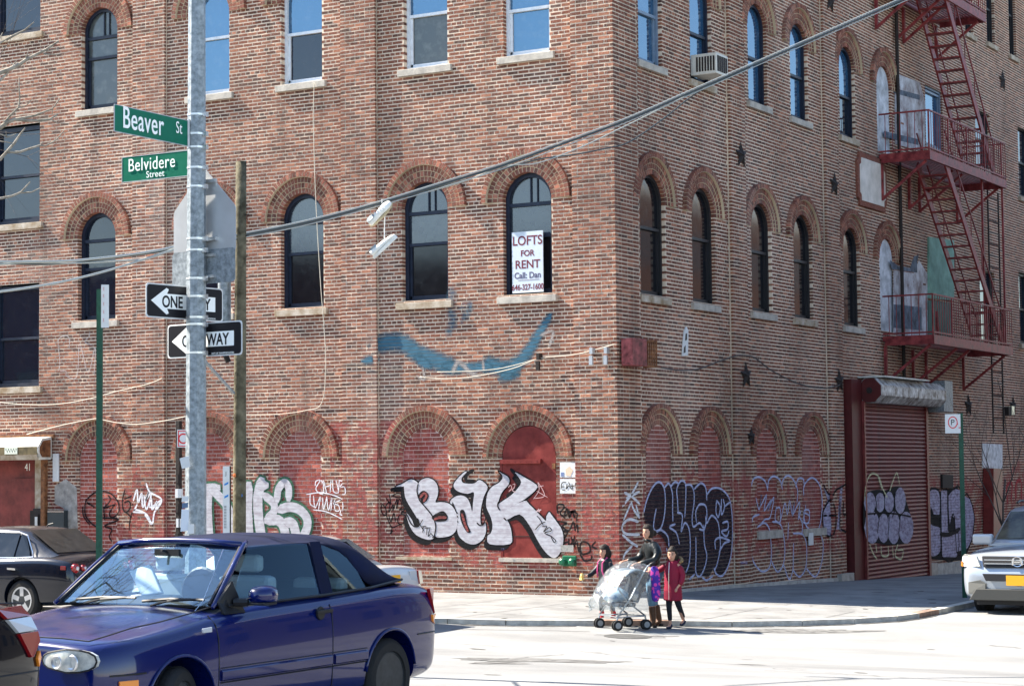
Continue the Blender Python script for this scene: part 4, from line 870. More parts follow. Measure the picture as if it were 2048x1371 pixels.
for s_ in ([(1470,460),(1505,450)],[(1485,445),(1490,465)]): g.stroke(s_, .03, off=.016)
g.build('graffiti', paint('pink scratch', (.60,.40,.40), 0, 0))
# silver letters behind the poles
zc_ = lambda x, y: (380+x/6.0235, 920+y/6.0235); g = Paint(FL, Lp, zc_)
SS = [([(160,340),(320,330)],.2),([(225,340),(215,600),(235,960)],.18),([(250,340),(330,420),(420,520),(470,640),(470,960)],.20),([(700,310),(690,600),(710,960)],.22),([(850,260),(810,450),(820,700),(860,960)],.24),([(830,300),(900,300)],.2),([(900,430),(1000,520),(1000,620),(930,690)],.18),([(930,720),(1050,720),(1120,800),(1150,960)],.22),([(1180,450),(1180,330),(1130,270),(1060,340),(1040,470)],.17),([(1080,590),(1200,560),(1320,600),(1400,700),(1400,820),(1330,960)],.20),([(1170,740),(1240,780),(1280,960)],.22)]
for p_, w_ in SS: g.stroke(p_, w_*1.0+.10, off=.006)
g.build('graffiti', GRNP, 'dark green outline of the silver letters behind the poles')
for p_, w_ in SS: g.stroke(p_, w_, off=.010)
g.build('graffiti', SILV, 'silver filled letters with green outline behind the poles')
for s_ in ([(1500,300),(1510,250),(1560,240),(1510,330),(1530,380),(1590,400),(1600,300),(1575,240)], [(1600,240),(1640,400)], [(1620,320),(1680,300)], [(1690,240),(1680,380)], [(1710,240),(1720,370),(1780,380),(1750,240)], [(1790,240),(1780,390)], [(1790,240),(1840,260),(1800,320),(1880,320),(1890,400),(1850,410)], [(1395,410),(1600,390),(1840,480),(1850,640),(1800,650),(1810,600)], [(1440,410),(1440,520),(1490,560)], [(1480,430),(1500,570),(1560,440),(1540,590)], [(1590,450),(1600,590),(1640,440)], [(1640,440),(1660,600),(1700,450),(1690,600)], [(1730,480),(1740,600),(1790,600),(1780,540),(1720,520),(1800,480)], [(1480,595),(1640,620),(1830,710)]): g.stroke(s_, .022)
g.build('graffiti', WHT, 'thin white handwritten tags right of the wooden pole')
# lower left tags
zl = lambda x, y: (x/4.284, 780+y/4.284); g = Paint(FL, Lp, zl)
for s_ in ([(740,930),(800,880),(870,865),(950,890),(1005,960),(1010,1040),(960,1090),(930,1060),(960,1000),(975,980),(880,1010)], [(880,1010),(940,940),(920,900)], [(735,930),(720,1000),(730,1080),(790,1150),(860,1180)], [(700,1000),(710,1080),(760,1150)], [(880,1000),(890,1110)], [(840,1090),(1010,1105),(890,1160),(950,1190),(930,1250),(950,1290)], [(760,980),(740,960),(800,1000)], [(1065,850),(1045,930),(1045,1010),(1075,1045),(1110,1000),(1100,950),(1060,960)], [(1060,930),(1140,900)], [(1150,970),(1110,1100),(1100,1200)], [(1080,1050),(1120,1080),(1150,1050)]): g.stroke(s_, .035)
g.build('graffiti', BLKT, 'dark looping tag behind the green sign post')
for s_ in ([(1160,940),(1190,850),(1200,960),(1230,880),(1240,1000),(1290,870),(1250,960),(1310,880),(1300,1000),(1400,940),(1340,1040),(1320,1140),(1270,1060),(1180,1020),(1160,1040),(1190,980)], [(1270,800),(1300,870),(1400,935),(1350,1030)], [(1250,900),(1270,1020),(1310,920),(1320,1020),(1360,950),(1350,1020)], [(1160,1040),(1250,1060),(1310,1145)]): g.stroke(s_, .04)
g.build('graffiti', WHT, 'white diamond shaped scribble between the poles')
zg = lambda x, y: (x/2.917, 450+y/2.917); g = Paint(FL, Lp, zg)
for s_ in ([(400,720),(395,650),(345,655),(335,700),(345,800),(335,850)], [(345,850),(380,850),(385,880),(445,880),(460,690),(510,860),(550,710),(545,870)], [(520,620),(515,650),(490,680),(530,700)]): g.stroke(s_, .016)
g.build('graffiti', paint('faint white spray', (.62,.58,.58), .3, .35, cover=.75), 'faint white outlined letters high on the wall')
# blue overspray
zu = lambda x, y: (700+x/2.917, 450+y/2.917); g = Paint(FL, Lp, zu)
g.stroke([(165,700),(230,680),(310,690),(380,740),(450,770),(520,800),(600,830)], .50); g.stroke([(790,815),(880,830),(940,860)], .46); g.stroke([(900,870),(990,790),(1060,700),(1110,610),(1165,530)], .46, taper=(1, .4)); g.stroke([(395,780),(450,820)], .3); g.stroke([(560,820),(680,830),(800,825)], .30); g.stroke([(95,790),(148,785)], .24)
g.build('paint_patch', BLUE, 'broad blue paint sweep shaped like a wave below the windows')
g.stroke([(590,380),(580,480),(600,560),(570,630)], .42); g.stroke([(650,480),(700,470),(650,560)], .3); g.build('paint_patch', BLUEF)
g.stroke([(600,850),(630,800),(700,860),(740,880)], .2); g.stroke([(770,790),(775,840)], .12); g.stroke([(390,880),(430,900),(420,830)], .1); g.stroke([(1110,640),(1180,620),(1160,700)], .12); g.build('paint_patch', SCUF)
# shaded side throw-ups
z2 = lambda x, y: (1220+x/4.096, 940+y/4.096); g = Paint(FR, Rp, z2)
g.poly([(290,330),(310,250),(350,150),(410,95),(440,110),(465,130),(500,110),(540,95),(570,100),(600,82),(635,110),(680,120),(740,105),(790,130),(810,170),(850,150),(900,145),(960,180),(990,240),(1005,350),(1010,500),(1000,650),(980,760),(930,850),(880,850),(855,800),(820,870),(760,860),(700,850),(640,860),(560,760),(500,660),(450,560),(380,500),(330,480),(295,420)], off=.006, smooth=3)
g.build('graffiti', DARKF, 'large black filled throw up on the shaded wall')
for s_ in ([(285,340),(310,240),(355,140),(405,95),(445,130),(460,220),(455,350),(430,460),(390,500),(365,470),(370,400),(385,320)], [(455,140),(480,110),(500,120),(520,200),(520,300),(522,410)], [(505,130),(540,95),(570,110)], [(565,340),(560,240),(555,150),(590,85),(625,110),(628,220),(620,380)], [(560,345),(600,370),(590,500),(620,430),(655,480),(665,620),(655,760),(630,830)], [(625,120),(670,120),(695,180),(695,270),(680,380),(690,460),(740,430),(770,470)], [(700,150),(750,105),(790,140),(800,240)], [(715,420),(710,340),(740,280),(790,290),(800,370),(780,480),(740,480)], [(775,450),(780,600),(800,700),(780,800),(740,870),(710,830),(712,700),(710,550)], [(790,380),(800,430),(840,370),(890,420),(905,520),(910,640),(880,780),(860,810)], [(800,200),(840,150),(900,145),(960,190),(995,270),(1010,430),(1005,640),(980,770),(930,860),(880,850),(860,800)], [(880,250),(875,340),(895,380),(910,300),(885,250)], [(920,240),(920,360),(945,300),(935,240)], [(950,290),(990,260)], [(930,430),(970,420),(970,480),(920,500),(960,540),(980,500)], [(870,640),(870,570),(920,550),(990,575)], [(900,670),(940,600),(985,580)], [(380,500),(430,490),(480,540),(490,620)], [(540,440),(495,465),(550,510),(575,600)], [(700,850),(660,890)], [(760,870),(800,900),(850,860)], [(470,640),(490,700),(520,760)]): g.stroke(s_, .045, off=.012)
g.build('graffiti', LAV, 'pale lavender bubble outlines over the black throw up')
for s_ in ([(1165,130),(1185,70),(1230,55),(1280,90),(1300,160)], [(1300,150),(1310,80),(1350,48),(1400,80),(1420,150)], [(1415,130),(1430,70),(1470,42),(1520,90),(1545,170),(1540,260)], [(1530,130),(1550,70),(1590,70),(1600,130)], [(1595,200),(1600,120),(1660,60),(1720,110),(1745,220),(1740,380),(1715,480),(1670,500),(1620,460),(1600,400),(1600,330),(1640,330),(1640,400)], [(1230,360),(1180,385),(1165,470)], [(1170,690),(1190,760),(1250,825),(1310,800),(1330,700),(1325,560),(1310,470),(1270,430),(1215,465)], [(1330,740),(1380,830),(1430,760),(1440,620),(1420,480),(1390,430),(1340,420)], [(1430,770),(1475,890),(1505,820),(1510,700),(1512,600)], [(1510,820),(1560,870),(1610,800),(1620,660),(1610,570),(1580,520),(1510,515)], [(1615,800),(1690,870),(1740,760),(1755,620),(1740,540),(1700,490)], [(1580,520),(1585,440),(1560,380)], [(1465,560),(1470,430)]): g.stroke(s_, .045)
g.build('graffiti', LAV, 'unfilled lavender bubble letters on the shaded wall')
for s_ in ([(1205,230),(1230,320),(1250,200),(1240,290),(1290,200),(1270,330),(1330,240),(1300,330),(1350,220),(1320,380),(1280,400),(1250,430)], [(1370,300),(1360,400),(1400,420),(1400,310),(1370,310)], [(1400,430),(1440,270),(1460,360),(1480,250),(1500,360),(1520,260),(1500,370),(1560,260),(1550,400),(1570,330)], [(1610,290),(1610,340)], [(1600,360),(1590,420),(1630,430),(1640,370),(1600,350)]): g.stroke(s_, .04, off=.009)
g.build('graffiti', LAV, 'pale handwriting between the lavender bubble letters')
for s_ in ([(205,100),(150,200),(80,290)], [(95,185),(150,210),(215,270)], [(110,225),(215,175)], [(190,290),(215,380)], [(205,420),(140,400),(90,430),(75,480),(110,520),(215,525)], [(150,260),(90,400)], [(150,260),(170,320),(215,385)], [(80,530),(150,590),(200,620)], [(155,620),(100,680),(85,720)]): g.stroke(s_, .055)
g.build('graffiti', WHT, 'white angular tag just right of the corner')
g.poly([(1755,140),(1790,190),(1830,150),(1880,120),(1925,110),(1930,480),(1880,500),(1850,480),(1800,540),(1760,480),(1750,340),(1790,240)], off=.010); g.build('graffiti', SILV2, 'small silver piece on the brick pier beside the shutter')
for s_ in ([(1755,120),(1800,200),(1830,160),(1920,110)], [(1810,270),(1830,380),(1820,490),(1790,540),(1755,470),(1748,350),(1800,240)], [(1860,240),(1860,480)], [(1890,260),(1890,360),(1925,350)], [(1870,480),(1920,510)], [(1755,370),(1830,370)]): g.stroke(s_, .05, off=.016)
g.build('graffiti', BLKT)
z3 = lambda x, y: (1700+x/2.856, 700+y/2.856)
FS = lambda u, w, z: (.215+w, u, z)
g = Paint(FS, lambda px, py: Rp(px, py, .215), z3); g.w = lambda u: 0
EL = lambda cx, cy, rx, ry: [(cx+rx*math.cos(2*PI*k/18)*(1+.06*math.sin(3*k)), cy+ry*math.sin(2*PI*k/18)) for k in range(18)]
EE = [EL(112,872,33,62), EL(170,868,27,56), EL(222,866,27,60), EL(285,858,31,76), EL(125,1010,44,94), EL(190,1015,33,84), EL(248,1012,37,94), EL(318,1012,42,92)]
g.poly([(85,830),(150,795),(200,800),(285,775),(320,860),(345,940),(362,1010),(340,1085),(250,1112),(150,1100),(100,1080),(76,990)], off=.004, smooth=3); g.build('graffiti', BLKP, parent=sh)
for e in EE: g.poly(e, off=.008)
g.build('graffiti', SILV3, 'silver bubble letters sprayed on the roller shutter', parent=sh)
for s_ in ([(141,830),(150,900),(135,940)], [(197,820),(195,900),(215,950)], [(250,820),(255,900),(240,950)], [(165,950),(155,1040)], [(222,950),(215,1060)], [(285,950),(275,1060)], [(95,935),(200,928),(300,940),(345,950)]): g.stroke(s_, .045, off=.011)
g.build('graffiti', BLKT, parent=sh)
for s_ in ([(80,850),(90,760),(120,705),(160,720),(185,790),(210,840)], [(160,730),(180,790)], [(225,800),(245,740),(265,700),(280,760)], [(110,1110),(130,1160),(150,1190)], [(145,1110),(150,1150)], [(175,1120),(180,1170),(215,1170),(215,1120)], [(240,1120),(245,1180)], [(270,1110),(255,1170),(290,1190),(300,1140),(270,1140)]): g.stroke(s_, .05, off=.012)
g.build('graffiti', YEL, 'pale yellow dashed tag on the roller shutter', parent=sh)
g = Paint(FR, Rp, z3)
g.poly([(435,850),(470,780),(515,790),(570,790),(620,780),(640,850),(690,850),(720,960),(700,1090),(660,1200),(560,1200),(450,1190),(435,1000)], off=.006); g.build('graffiti', BLKP)
CL = [[(440,850),(470,790),(510,800),(520,860),(515,945),(480,940),(468,900),(458,980),(500,1000),(525,1020),(520,1150),(490,1180),(455,1170),(438,1050)], [(524,800),(560,800),(565,1030),(622,1040),(615,1180),(530,1180)], [(565,830),(600,790),(638,800),(642,1140),(612,1150),(602,960),(587,940),(572,1000)], [(656,830),(690,850),(715,950),(700,1080),(670,1140),(656,1100)]]
for e in CL: g.poly(e, off=.011)
g.build('graffiti', SILV2, 'silver block letters between the shutter and the parked car')
for e in CL: g.stroke(e+[e[0]], .06, off=.014, n=2)
for s_ in ([(520,1050),(570,1050),(630,1020)], [(520,820),(525,1160)], [(465,950),(520,950)]): g.stroke(s_, .12, off=.016)
g.build('graffiti', BLKT)
for s_ in ([(905,870),(900,780),(930,760),(925,860)], [(950,850),(955,760),(980,745),(985,840)]): g.stroke(s_, .14)
g.build('graffiti', REDT, 'red letters behind the silver car')
# ================================================================ STREET FURNITURE
M_SIGNG = mat('green sign sheeting', (.0,.13,.075), .35, noise=.06, nscale=20); M_SGNB = mat('sign black', (.012,.012,.016), .35); M_WOOD = mat('weathered pole wood', (.085,.075,.048), .95, noise=.5, nscale=7, bump=1, bscale=24, col2=(.18,.16,.11), spec=.1)
M_BOLT = mat('steel band', (.60,.60,.60), .3, metal=.8)
def vtube(p, h, r0, r1, n, name, m, parent, smooth=False, lean=(0,0)):
    b = MB(); k = 6; b.tube([(p[0]+lean[0]*i/k, p[1]+lean[1]*i/k, p[2]+h*i/k) for i in range(k+1)], [r0+(r1-r0)*i/k for i in range(k+1)], n); return b.build(name, m, parent, smooth=smooth)
PB = Vector((4.80, -17.52, gz(4.8, -17.5)+.12))
pole = thing('street_light_pole', 'tall octagonal galvanised pole carrying the street name signs, papered at its foot', 'pole', PB)
vtube(PB, 8.6, .100, .066, 8, 'shaft', M_GALV, pole, lean=(.16,-.16))
def pc(z): t = (z-PB.z)/8.6; return Vector((PB.x+.16*t, PB.y-.16*t, z))
def pr_(z): return .100-.034*(z-PB.z)/8.6
def clamp(z, parent=pole, name='band_clamp'):
    c = pc(z); r = pr_(z)+.004; b = MB(); b.tube([c-Vector((0,0,.009)), c+Vector((0,0,.009))], r, 8, cap=True)
    for k in (-.3,): d = (RT*.085-_fw*.05); b.box((-.02,-.015,-.02),(.02,.02,.02), M=Matrix.Translation(c+d))
    b.build(name, M_BOLT, parent)
def zpx(py, dep=18.3): return at(390, py, dep).z
for py in (226,265,292,333,371,476,499,556,592,634,648,705): clamp(zpx(py))
def FB2(o, d, nrm): d = Vector(d).normalized(); nrm = Vector(nrm).normalized(); o = Vector(o); return lambda u, w, z: tuple(o+d*u+nrm*w+Vector((0,0,z)))
# Beaver St blade, parallel to the side street
def blade(label, c, d, nrm, L, H, texts, off):
    t = thing('street_name_sign', label, 'street sign', c); F = FB2(c, d, nrm)
    b = MB(); b.prism([(0,0),(L,0),(L,H),(0,H)], F_ := (lambda u, z, w: F(u, w, z)), -.002, .002); b.build('blade', M_SIGNG, t)
    b = MB(); band(b, [(0,0),(L,0),(L,H),(0,H)], [(.006,.006),(L-.006,.006),(L-.006,H-.006),(.006,H-.006)], F, -.004, .004); b.build('border', M_ALU, t)
    b = MB(); b.prism([(L,-.012),(L+.075,-.012),(L+.075,H+.012),(L,H+.012)], F_, -.006, .006); b.build('bracket', M_WHITE, t)
    for s_, sz, u, z, sx in texts: text(s_, sz, F, u, z, .006, M_TEXTW, t, sx=sx, bold=.002 if sz > .2 else 0, spacing=1.06)
    return t
z0 = zpx(243, 17.2)
c = pc(z0); blade('green Beaver St street name sign, the upper blade on the pole', (c.x-.02, c.y-1.06-.02, c.z-.03), (0,1,0), (1,0,0), .98, .235, [('Beaver', .265, .10, .05, .70), ('St', .15, .81, .10, .70)], 0)
c = pc(zpx(356, 18.6)); blade('green Belvidere Street name sign, the lower blade on the pole', (c.x-.89, c.y+.03, c.z), (1,.0,0), (0,-1,0), .81, .235, [('Belvidere', .168, .075, .095, .82), ('Street', .085, .29, .022, .95)], 0)
# one way signs
def oneway(label, cpx, cpy, ang, dep, slant=0):
    c = at(cpx, cpy, dep); t = thing('one_way_sign', label, 'traffic sign', c); d = Vector((math.cos(ang), math.sin(ang), 0)); nn = Vector((math.sin(ang), -math.cos(ang), 0))
    if nn.dot(CP-c) < 0: nn = -nn
    F = FB2(c, d, nn); W, H = .914, .305; w2, h2 = W/2, H/2
    def rr(W, H, r=.03, n=4):
        p = []
        for cx, cy, a in ((W-r, -H+r, -90), (W-r, H-r, 0), (-W+r, H-r, 90), (-W+r, -H+r, 180)):
            for k in range(n+1): q = math.radians(a+90*k/n); p.append((cx+r*math.cos(q), cy+r*math.sin(q)))
        return p
    G_ = lambda u, z, w: F(u, w, z)
    b = MB(); b.prism(rr(w2, h2), G_, -.002, .002); b.build('panel', M_WHITE, t); b = MB(); b.prism(rr(w2-.012, h2-.012), G_, .002, .0035); b.build('black_field', M_SGNB, t)
    b = MB(); b.prism([(-.40,0),(-.22,.118),(-.195,.105),(-.215,.066),(.36,.066),(.36,-.066),(-.215,-.066),(-.195,-.105),(-.22,-.118)], G_, .0035, .005); b.build('arrow', M_TEXTW, t)
    text('ONE', .145, F, -.275, -.052, .006, M_SGNB, t, sx=.80, bold=.003); text('WAY', .145, F, .03, -.052, .006, M_SGNB, t, sx=.80, bold=.003); text('DEPT OF TRANSPORTATION', .022, F, .09, -.135, .005, M_TEXTW, t, sx=.95)
a_y = math.atan2(.988, .155); oneway('upper ONE WAY sign behind the pole, brownish face turned to the side street', 370, 605, a_y, 18.42)
a_x = math.atan2(-.0924, .9957); oneway('lower ONE WAY sign behind the pole, facing down the avenue', 409, 679, a_x, 18.42)
# back of pentagonal school sign and its plaque
c = at(409, 505, 18.45); sg = thing('pentagon_sign_back', 'bare aluminium back of a pentagonal warning sign behind the pole', 'traffic sign', c); F = FB2(c, (.9957,-.0924,0), (-.0924,-.9957,0)); G_ = lambda u, z, w: F(u, w, z)
b = MB(); b.prism([(-.375,0),(.375,0),(.381,.02),(.381,.37),(.37,.40),(.02,.745),(-.02,.745),(-.37,.40),(-.381,.37),(-.381,.02)], G_, -.002, .002); b.build('panel', M_ALU, sg)
for z in (.10, .62): b = MB(); b.prism([(-.16,z),(.16,z),(.16,z+.03),(-.16,z+.03)], G_, .002, .03); b.build('mounting_bar', M_BOLT, sg)
b = MB(); b.prism([(.12,.585),(.15,.585),(.15,.62),(.12,.62)], G_, .002, .01); b.build('bolt', M_BOLT, sg)
c = at(407, 568, 18.40); sg = thing('plaque_back', 'bare aluminium back of a rectangular plaque under the pentagonal sign', 'traffic sign', c); F = FB2(c, (.9957,-.0924,0), (-.0924,-.9957,0)); G2_ = lambda u, z, w: F(u, w, z)
b = MB(); b.prism([(-.36,0),(.36,0),(.385,.025),(.385,.28),(.36,.305),(-.36,.305),(-.385,.28),(-.385,.025)], G2_, -.002, .002); b.build('panel', M_GALV, sg)
for z in (.05, .24): b = MB(); b.prism([(-.15,z),(.15,z),(.15,z+.025),(-.15,z+.025)], G2_, .002, .03); b.build('mounting_bar', M_BOLT, sg)
# papers on the pole foot
def onpole(name, label, pts, m, dep=18.17):
    t = thing(name, label, 'poster', at(sum(p[0] for p in pts)/len(pts), max(p[1] for p in pts), dep)); q = [at(x, y, dep) for x, y in pts]; b = MB()
    v = [tuple(p) for p in q]+[tuple(p+_fw*.006) for p in q]; n = len(q); b.add(v, [tuple(range(n)), tuple(range(n, 2*n))[::-1]]+[(i, (i+1)%n, n+(i+1)%n, n+i) for i in range(n)]); b.build('sheet', m, t); return t
onpole('paper_flyer', 'highest crumpled white flyer taped to the galvanised pole', [(359,916),(377,911),(381,933),(364,937)], M_WHITE)
onpole('paper_flyer', 'small torn white flyer in the middle of the papered pole foot', [(364,992),(377,991),(376,1002),(363,1003)], M_WHITE); onpole('paper_flyer', 'long pale flyer with black scribble on the pole foot', [(363,1018),(378,1018),(377,1060),(361,1062)], mat('grey flyer', (.62,.66,.72), .6))
onpole('paper_flyer', 'lowest white flyer on the pole above the blue car', [(377,1047),(388,1048),(388,1066),(374,1068)], M_WHITE, 18.16); onpole('paper_sticker', 'blue and black sticker on the papered pole foot', [(364,1006),(376,1004),(376,1014),(364,1016)], mat('blue sticker', (.10,.16,.26), .5))
# wooden stub pole
WP = Vector((3.18, -14.8, gz(3.2, -14.8)+.12)); wd = thing('wooden_pole', 'short weathered wooden utility pole behind the signs, blue paint spots low down', 'pole', WP); vtube(WP, 5.42-WP.z, .074, .056, 16, 'shaft', M_WOOD, wd, smooth=True, lean=(.12,-.1))
for px, py, m in ((477,968,'b'),(481,990,'b'),(468,950,'o')):
    p = at(px, py, 21.38); b = MB(); b.lathe([(.001,0),(.02,.002),(.022,.006)], n=8, axis='y', c=tuple(p)); b.build('paint_spot', mat('paint spot '+m, (.02,.16,.50) if m == 'b' else (.5,.15,.05), .5), wd)
for i in range(9): p = at(489, 430+i*42, 21.5); b = MB(); b.tube([p, p+RT*.05+Vector((0,0,.008))], .005, 5); b.build('step_pin', M_IRON, wd)
cn = thing('transformer_can', 'grey cylindrical can hung beside the wooden pole behind the signs', 'transformer', at(449, 720, 21.6)); b = MB(); p = at(449, 560, 21.6); q = at(449, 705, 21.6); b.tube([q, p], .068, 20); b.build('can', M_GALV, cn, smooth='auto'); b = MB(); b.tube([q, at(457, 724, 21.6)], .03, 10); b.build('stem', M_IRON, cn)
b = MB(); b.bar(at(406, 718, 18.35), at(468, 786, 21.4), .022); o = b.build('steel_strut', M_GALV); tag(o, 'thin diagonal steel strut between the lamp pole and the wooden pole', 'strut')
# curb-side sign posts
def post(name, label, base, h, m, parent_loc=None, r=.03):
    t = thing(name, label, 'sign post', base); b = MB(); x, y, z = base; d = _rt*r
    b.bar((x, y, z), (x, y, z+h), r*2, r*1.1, up=(_fw.x, _fw.y, 0)); b.build('post', m, t); return t
gb = (2.52, -16.2, gz(2.5,-16.2)+.12); gp_ = post('green_sign_post', 'tall dark green sign post on the left with its sign seen edge on', gb, 4.03-gb[2], M_GREEN)
p0 = at(204, 655, 20.55); F = FB2(p0, (.72,.70,0), (.7,-.72,0)); b = MB(); b.prism([(-.035,0),(.27,-.0),(.27,.43),(-.035,.43)], lambda u, z, w: F(u*.25, w, z), -.002, .002); o = b.build('sign_panel', M_WHITE, gp_)
F2 = F
for z in (.06,.14,.22,.30,.37): text('X', .05, lambda u, w, z_: F(u*.25, w, z_), .04, z, .004, mat('sign red', (.55,.02,.03), .5), gp_, sx=1.2)
rb = (5.14, 3.15, gz(5.1,3.1)+HS*.9); rp_ = post('green_sign_post', 'green post with no parking sign in front of the shaded facade', rb, 3.10-rb[2], M_GREEN, r=.038)
c = at(1906, 866, 36.0); F = FB2(c, _rt, -_fw); G3 = lambda u, z, w: F(u, w, z); b = MB(); b.prism([(-.135,0),(.135,0),(.135,.335),(-.135,.335)], G3, -.002, .002); b.build('sign_panel', M_WHITE, rp_)
M_SRED = mat('sign red ink', (.60,.02,.03), .5); b = MB(); R0 = .085; N = 20; b2 = [( .0+R0*math.cos(2*PI*k/N), .19+R0*1.25*math.sin(2*PI*k/N)) for k in range(N)]; b3 = [(x*.82, .19+(y-.19)*.84) for x, y in b2]; band(b, b2, b3, F, .002, .004); b.build('red_ring', M_SRED, rp_)
text('P', .14, F, -.04, .145, .004, M_SGNB, rp_); b = MB(); b.prism([(.04,.12),(.055,.11),(.095,.17),(.08,.175)], G3, .004, .006); b.build('red_slash', M_SRED, rp_); b = MB(); b.prism([(.10,.09),(.135,.09),(.135,.105),(.10,.105)], G3, .004, .006); b.build('red_arrow', M_SRED, rp_)
nb = Vector((-6.0, -4.55, slab_h(-6,-4.5))); t = thing('no_parking_post', 'black post with red bordered parking sign half hidden behind the big pole', 'sign post', nb)
b = MB(); b.bar(nb, nb+Vector((0,0,3.1)), .075); b.build('post', M_IRON, t)
for i in range(7): b = MB(); z = .55+.25*i; b.tube([nb+Vector((0,0,z)), nb+Vector((0,0,z+.15))], .05+.01*(i%3), 7); b.build('tape_wrap', M_WHITE if i % 2 else M_IRON, t)
c = at(381, 894, 34.8); F = FB2(c, _rt, -_fw); G4 = lambda u, z, w: F(u, w, z); b = MB(); b.prism([(-.225,0),(.225,0),(.225,.30),(-.225,.30)], G4, -.003, .003); b.build('sign_panel', M_WHITE, t); b = MB(); band(b, [(-.21,.015),(.21,.015),(.21,.285),(-.21,.285)], [(-.195,.03),(.195,.03),(.195,.27),(-.195,.27)], F, .003, .005); b.build('red_border', M_SRED, t)
b = MB(); N = 18; b2 = [(-.12+.09*math.cos(2*PI*k/N), .15+.09*math.sin(2*PI*k/N)) for k in range(N)]; b3 = [(-.12+.065*math.cos(2*PI*k/N), .15+.065*math.sin(2*PI*k/N)) for k in range(N)]; band(b, b2, b3, F, .003, .005); b.build('red_ring', M_SRED, t)
c = at(453, 1100, 21.2); t = thing('narrow_notice_sign', 'narrow white notice board with fine print and blue marks beside the wooden pole', 'sign', c); F = FB2(c, _rt, -_fw); G5 = lambda u, z, w: F(u, w, z); H = (1100-932)/4124*21.2
b = MB(); b.prism([(-.037,0),(.034,0),(.034,H),(-.037,H)], G5, -.003, .003); b.build('board', M_WHITE, t); b = MB(); b.prism([(.034,0),(.045,0),(.045,H),(.034,H)], G5, -.02, .004); b.build('edge', M_IRON, t)
for z, r in ((H-.20,.02),(H-.33,.022)): b = MB(); b.prism([(-.02,z),(.02,z+.02),(.02,z+.02+r),(-.02,z+r)], G5, .003, .005); b.build('blue_mark', mat('blue spray mark', (.02,.20,.55), .5), t)
text('J', .05, F, -.01, H-.09, .004, M_SGNB, t)
for k in range(8): text('|||||', .022, F, -.025, H-.42-.03*k, .004, M_SGNB, t, sx=.9)
# overhead cables and the hanging shoes
M_CABO = mat('overhead cable', (.03,.04,.04), .35, spec=.8); M_CABL = mat('bare messenger wire', (.38,.40,.38), .35, metal=.2)
def dpt(x): return 21.5+(x-475)/(1805-475)*9
def ocable(pts, r, m, label, n=6, dd=0):
    P = [at(x, y, dpt(x)+dd) for x, y in pts]; Q = []
    for i in range(len(P)-1):
        a, b_, c_, d_ = [P[max(0, min(len(P)-1, i+k))] for k in (-1,0,1,2)]
        for s in range(n): t = s/n; Q.append(.5*((2*b_)+(c_-a)*t+(2*a-5*b_+4*c_-d_)*t*t+(3*b_-a-3*c_+d_)*t**3))
    Q.append(P[-1]); b = MB(); b.tube(Q, r, 7); o = b.build('overhead_cable', m, smooth=True); tag(o, label, 'cable', 'overhead utility cables'); return o
MAIN = [(474,468),(560,452),(640,434),(760,402),(900,359),(1000,328),(1100,292),(1250,237),(1400,172),(1600,85),(1790,2),(1900,-46)]
ocable(MAIN, .0075, M_CABL, 'bright messenger wire along the top of the main cable bundle')
ocable([(x, y+4.5) for x, y in MAIN], .016, M_CABO, 'dark cable of the main bundle under the bright wire', dd=.02)
ocable([(x, y+9+(2 if 800 < x < 1200 else 0)) for x, y in MAIN], .007, M_CABL, 'lower bright strand of the main cable bundle', dd=.01)
ocable([(760,406),(900,368),(1000,340),(1080,318),(1150,309),(1210,297),(1260,283),(1330,235),(1400,182),(1500,136)], .009, M_CABO, 'dark cable sagging below the main bundle', dd=.05)
ocable([(850,385),(930,362),(1010,332),(1075,326),(1160,295),(1230,262),(1300,228),(1400,178)], .008, M_CABL, 'thin loose strand looping under the main bundle', dd=.04)
LB = [(474,470),(400,478),(345,494),(280,506),(200,516),(120,522),(0,523),(-80,522)]
ocable(LB, .011, M_CABL, 'upper pale wire of the bundle running left from the pole'); ocable([(x, y+4+((470-x)/470)*3*math.sin(x*.02)) for x, y in LB], .009, M_CABO, 'dark wire of the bundle running left from the pole', dd=.03)
ocable([(474,474),(400,484),(345,498),(300,516),(230,522),(150,526),(60,525),(0,528),(-80,529)], .008, M_CABL, 'lower pale wire of the bundle running left', dd=.02); ocable([(474,476),(400,488),(345,500),(270,524),(200,545),(120,564),(50,576),(0,583),(-80,592)], .011, M_CABL, 'single pale wire dropping away to the left below the bundle')
M_SHOE = mat('dirty white canvas', (.74,.73,.68), .8, noise=.15, nscale=12, bump=.3); M_SOLE = mat('gum sole', (.42,.36,.24), .8)
